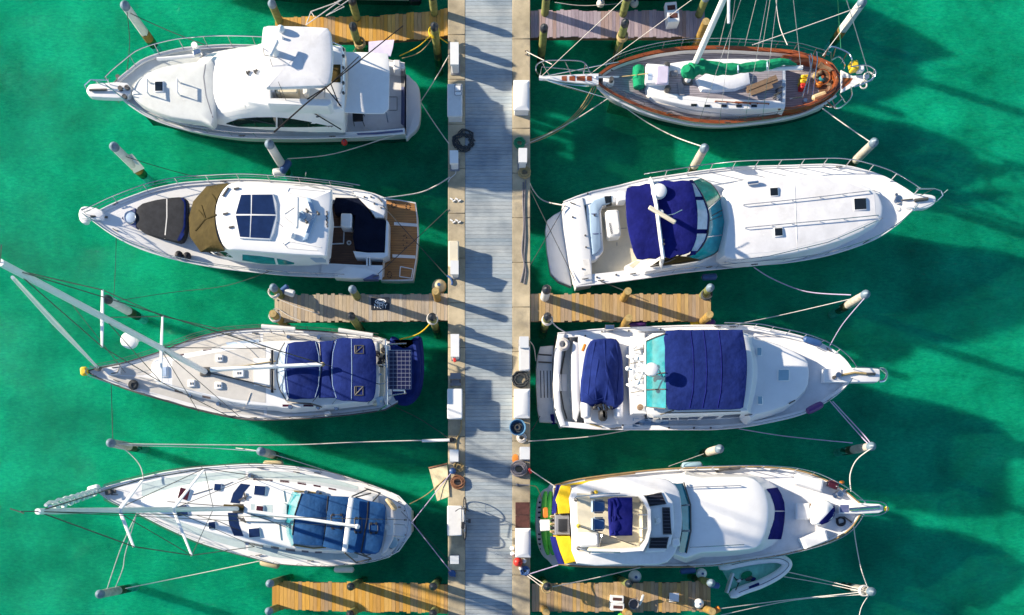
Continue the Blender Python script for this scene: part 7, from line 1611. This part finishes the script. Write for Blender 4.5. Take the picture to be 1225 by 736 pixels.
rope('tan line from the sloop stern to the plywood board', 'ropet', (490, 603, 1.2), (510, 592, 1.0), (533, 572, 1.36)); rope('violet line from the sloop stern up to the brown hose', 'ropep', (492, 626, 1.2), (541, 564, 1.42), sag=.04); rope('violet line from the sloop stern down to the blue rope bundle', 'ropep', (492, 624, 1.2), (541, 686, 1.42), sag=.04)
rope('black line crossing under the violet lines at the sloop stern', 'roped', (480, 612, 1.2), (538, 672, 1.34), r_=.014)
# right side
for i, (dx, l) in enumerate(((0, 'upper'), (2.5, 'middle'), (6, 'lower'))): rope(l+' of three tan lines from the varnished bow to the right strip', 'ropet', (709+dx, 104, 1.7), (695+dx, 128, 1.0), (675, 148+i*2, .8), (650, 162+i*2, 1.0), (622, 171+i*2, 1.4), r_=.02)
rope('white line from the varnished hull side to the right strip', 'ropew', (727, 118, 1.6), (690, 142, 1.0), (655, 161, 1.0), (624, 175, 1.4), r_=.02)
rope('white line from the varnished hull to the pile before the express cruiser', 'ropew', (744, 126, 1.5), (775, 147, 1.0), (808, 164, 1.2), (842, 176, 2.4), r_=.024); rope('white line from the varnished stern to the pile at the cruiser bow rail', 'ropew', (984, 130, 1.6), (1044, 172, 2.3), sag=.03, r_=.024)
rope('white line from the varnished stern to the white pile behind it', 'ropew', (984, 67, 1.8), (1030, 6, 2.5), sag=.02, r_=.022); rope('long white line from the shrouds to the white pile behind the sailboat', 'ropew', (900, 54, 1.8), (1029, 8, 2.5), sag=.03, r_=.02)
rope('white curved line from the boat above to the sailboat rail', 'ropew', (928, -6, 2.0), (930, 15, 1.7), (934, 35, 1.6), (942, 54, 2.2), r_=.02); rope('white line from the iron cleat to the bowsprit rail', 'ropew', (630, 62, 1.42), (648, 71, 2.2), (660, 77, 2.8), r_=.018)
rope('dark line from the black-capped pile to the varnished bow', 'roped', (747, 46, 1.2), (738, 62, 1.2), (733, 76, 1.7), r_=.018); rope('white line from the white pile down beside the sailboat stern', 'ropeg', (1002, -4, 2.2), (1004, 30, 1.0), (1006, 58, 2.5), r_=.014)
rope('white line from the beige coil to the express cruiser stern', 'ropew', (630, 208, 1.36), (637, 226, .9), (650, 240, .8), (676, 246, 1.5), r_=.028)
rope('dark line crossing the cruiser platform toward the upper right strip', 'roped', (688, 336, 1.5), (634, 226, 1.36), sag=.03, r_=.018); rope('dark line crossing the cruiser platform toward the lower right strip', 'roped', (676, 246, 1.5), (634, 318, 1.36), sag=.03, r_=.018)
rope('violet white line from the express cruiser side to the shared pile', 'ropep', (902, 320, 1.6), (925, 334, 1.2), (965, 349, 1.2), (1018, 353, 2.2), r_=.024); rope('black line from the cruiser cleat over the tan finger', 'roped', (719, 337, 1.5), (735, 343, 1.3), (752, 350, 1.5), r_=.02)
rope('white line from the tan finger cruiser rail to the shared pile', 'ropew', (866, 391, 1.7), (935, 377, 1.3), (1017, 358, 2.2), r_=.022); rope('violet line from the bimini cruiser bow up to the shared pile', 'ropep', (992, 415, 2.0), (1008, 388, 1.5), (1034, 357, 2.3), r_=.022)
rope('left of two violet lines from the bimini cruiser bow to its pile', 'ropep', (993, 480, 2.0), (1030, 522, 1.8), (1042, 534, 2.4), r_=.024); rope('right of two violet lines from the bimini cruiser bow to its pile', 'ropep', (996, 480, 2.0), (1033, 520, 1.8), (1043, 533, 2.4), r_=.024)
rope('violet line from the bimini cruiser side to its bow pile', 'ropep', (884, 513, 1.6), (940, 522, 1.1), (1020, 530, 1.9), r_=.022); rope('grey line from the bimini cruiser side to the right strip', 'ropew', (756, 514, 1.5), (700, 523, 1.0), (632, 528, 1.36), r_=.024)
rope('white line from the black-capped pile to the bimini cruiser quarter', 'ropew', (657, 381, 2.1), (666, 391, 1.8), (679, 399, 1.6), r_=.028); rope('dark line from the bimini cruiser platform to the grey rope ring', 'roped', (646, 498, .8), (638, 512, 1.1), (627, 524, 1.36), r_=.022); rope('white line from the stained dock box to the bimini cruiser platform', 'ropew', (628, 403, 1.38), (638, 414, 1.0), (641, 432, .8), r_=.02)
rope('white line from the red fitting to the trawler quarter', 'ropew', (634, 562, 1.42), (664, 582, 1.6), sag=.03, r_=.024); rope('tan line from the grey pipe to the trawler platform', 'ropet', (633, 581, 1.36), (642, 583, 1.0), (648, 597, .8), r_=.02)
rope('violet line from the trawler corner to the blue rope heap', 'ropep', (668, 676, 1.6), (630, 688, 1.4), sag=.03, r_=.026); rope('upper of two white lines from the rope heap to the step finger pile', 'ropew', (632, 687, 1.4), (654, 701, 2.0), sag=.03, r_=.02); rope('lower of two white lines from the rope heap to the step finger pile', 'ropew', (631, 689, 1.4), (652, 705, 1.9), sag=.03, r_=.02)
rope('white line from the step finger pile along the trawler side', 'ropew', (656, 703, 2.0), (710, 692, 1.2), (766, 679, 1.6), r_=.024)
rope('white curved line from the trawler bow up to the violet rope pile', 'ropew', (1018, 588, 2.2), (1017, 568, 1.8), (1025, 550, 1.9), (1043, 536, 2.4), r_=.026); rope('white line from the trawler bow down to its bow rope pile', 'ropew', (1021, 628, 2.1), (1024, 650, 1.4), (1030, 680, 1.4), (1039, 706, 2.2), r_=.024)
rope('upper of two lines from the pale inflatable to the trawler pile', 'ropew', (941, 684, .5), (985, 694, .6), (1034, 706, 2.1), r_=.022); rope('lower of two lines from the pale inflatable to the trawler pile', 'ropew', (938, 690, .5), (985, 698, .6), (1032, 708, 2.0), r_=.018)
rope('upper of two long lines from the finger end to the trawler pile', 'ropew', (856, 729, 1.3), (940, 718, .8), (1036, 708, 2.1), r_=.022); rope('lower of two long lines from the finger end to the trawler pile', 'ropew', (862, 736, 1.2), (950, 718, .7), (1035, 711, 2.0), r_=.02)
rope('white line from the trawler pile leaving at the bottom of the view', 'ropew', (1040, 711, 2.1), (1030, 728, 1.5), (1026, 752, 1.6), r_=.022); rope('white line from the lone bleached pile to the trawler rail', 'ropew', (842, 543, 1.4), (800, 558, 1.7), sag=.03, r_=.014)
rope('white line strung along the boat above the violet grey finger', 'ropew', (664, 3, 1.1), (700, 7, .9), (758, 3, 1.1), r_=.018)
for x, y, z, l, m_ in ((327, 349, 2.0, 'rope wrapped round the fender pile of the sign finger', 'ropew'), (328, 378, 1.9, 'rope wrapped round the golden outer pile of the sign finger', 'ropew'), (517, 381, 1.9, 'grey rope wrapped round the pile by the davit tender', 'ropew'), (655, 382, 1.9, 'rope wrapped round the pile behind the bimini cruiser', 'ropew'), (430, 50, 1.5, 'rope wrapped round the pile beside the white awning', 'ropet'), (745, 42, 1.6, 'tan rope wrapped round the pile behind the varnished bow', 'ropet'), (1035, 707, 2.1, 'rope wrapped round the trawler bow pile', 'ropew'), (654.5, 703.5, 2.0, 'rope wrapped round the pile under the trawler stern', 'ropet'), (846, 352, 1.9, 'black rope wrapped round the end pile of the tan finger', 'roped'), (519, 37, 1.95, 'yellow rope wrapped round the pile where the flared finger starts', 'ropey')):
    c = P(x, y, z); M().torus(c, .19, .03, 16, 5).torus(c-V((0, 0, .07)), .195, .03, 16, 5).torus(c-V((0, 0, .15)), .20, .03, 16, 5).thing('rope_wrap', m_, l, 'rope', 'rope turns on piles')
for (a, q_), l in ((((330, 359), (382, 376)), 'upper'), (((330, 371), (360, 384)), 'lower')):
    rope(l+' slack rope lying on the sign finger boards', 'ropew', (a[0]-3, a[1]-1, 1.22), (a[0]+3, a[1]-1, ZF+.03), ((a[0]+q_[0])/2, (a[1]+q_[1])/2, ZF+.03), (q_[0], q_[1], ZF+.03), r_=.02)
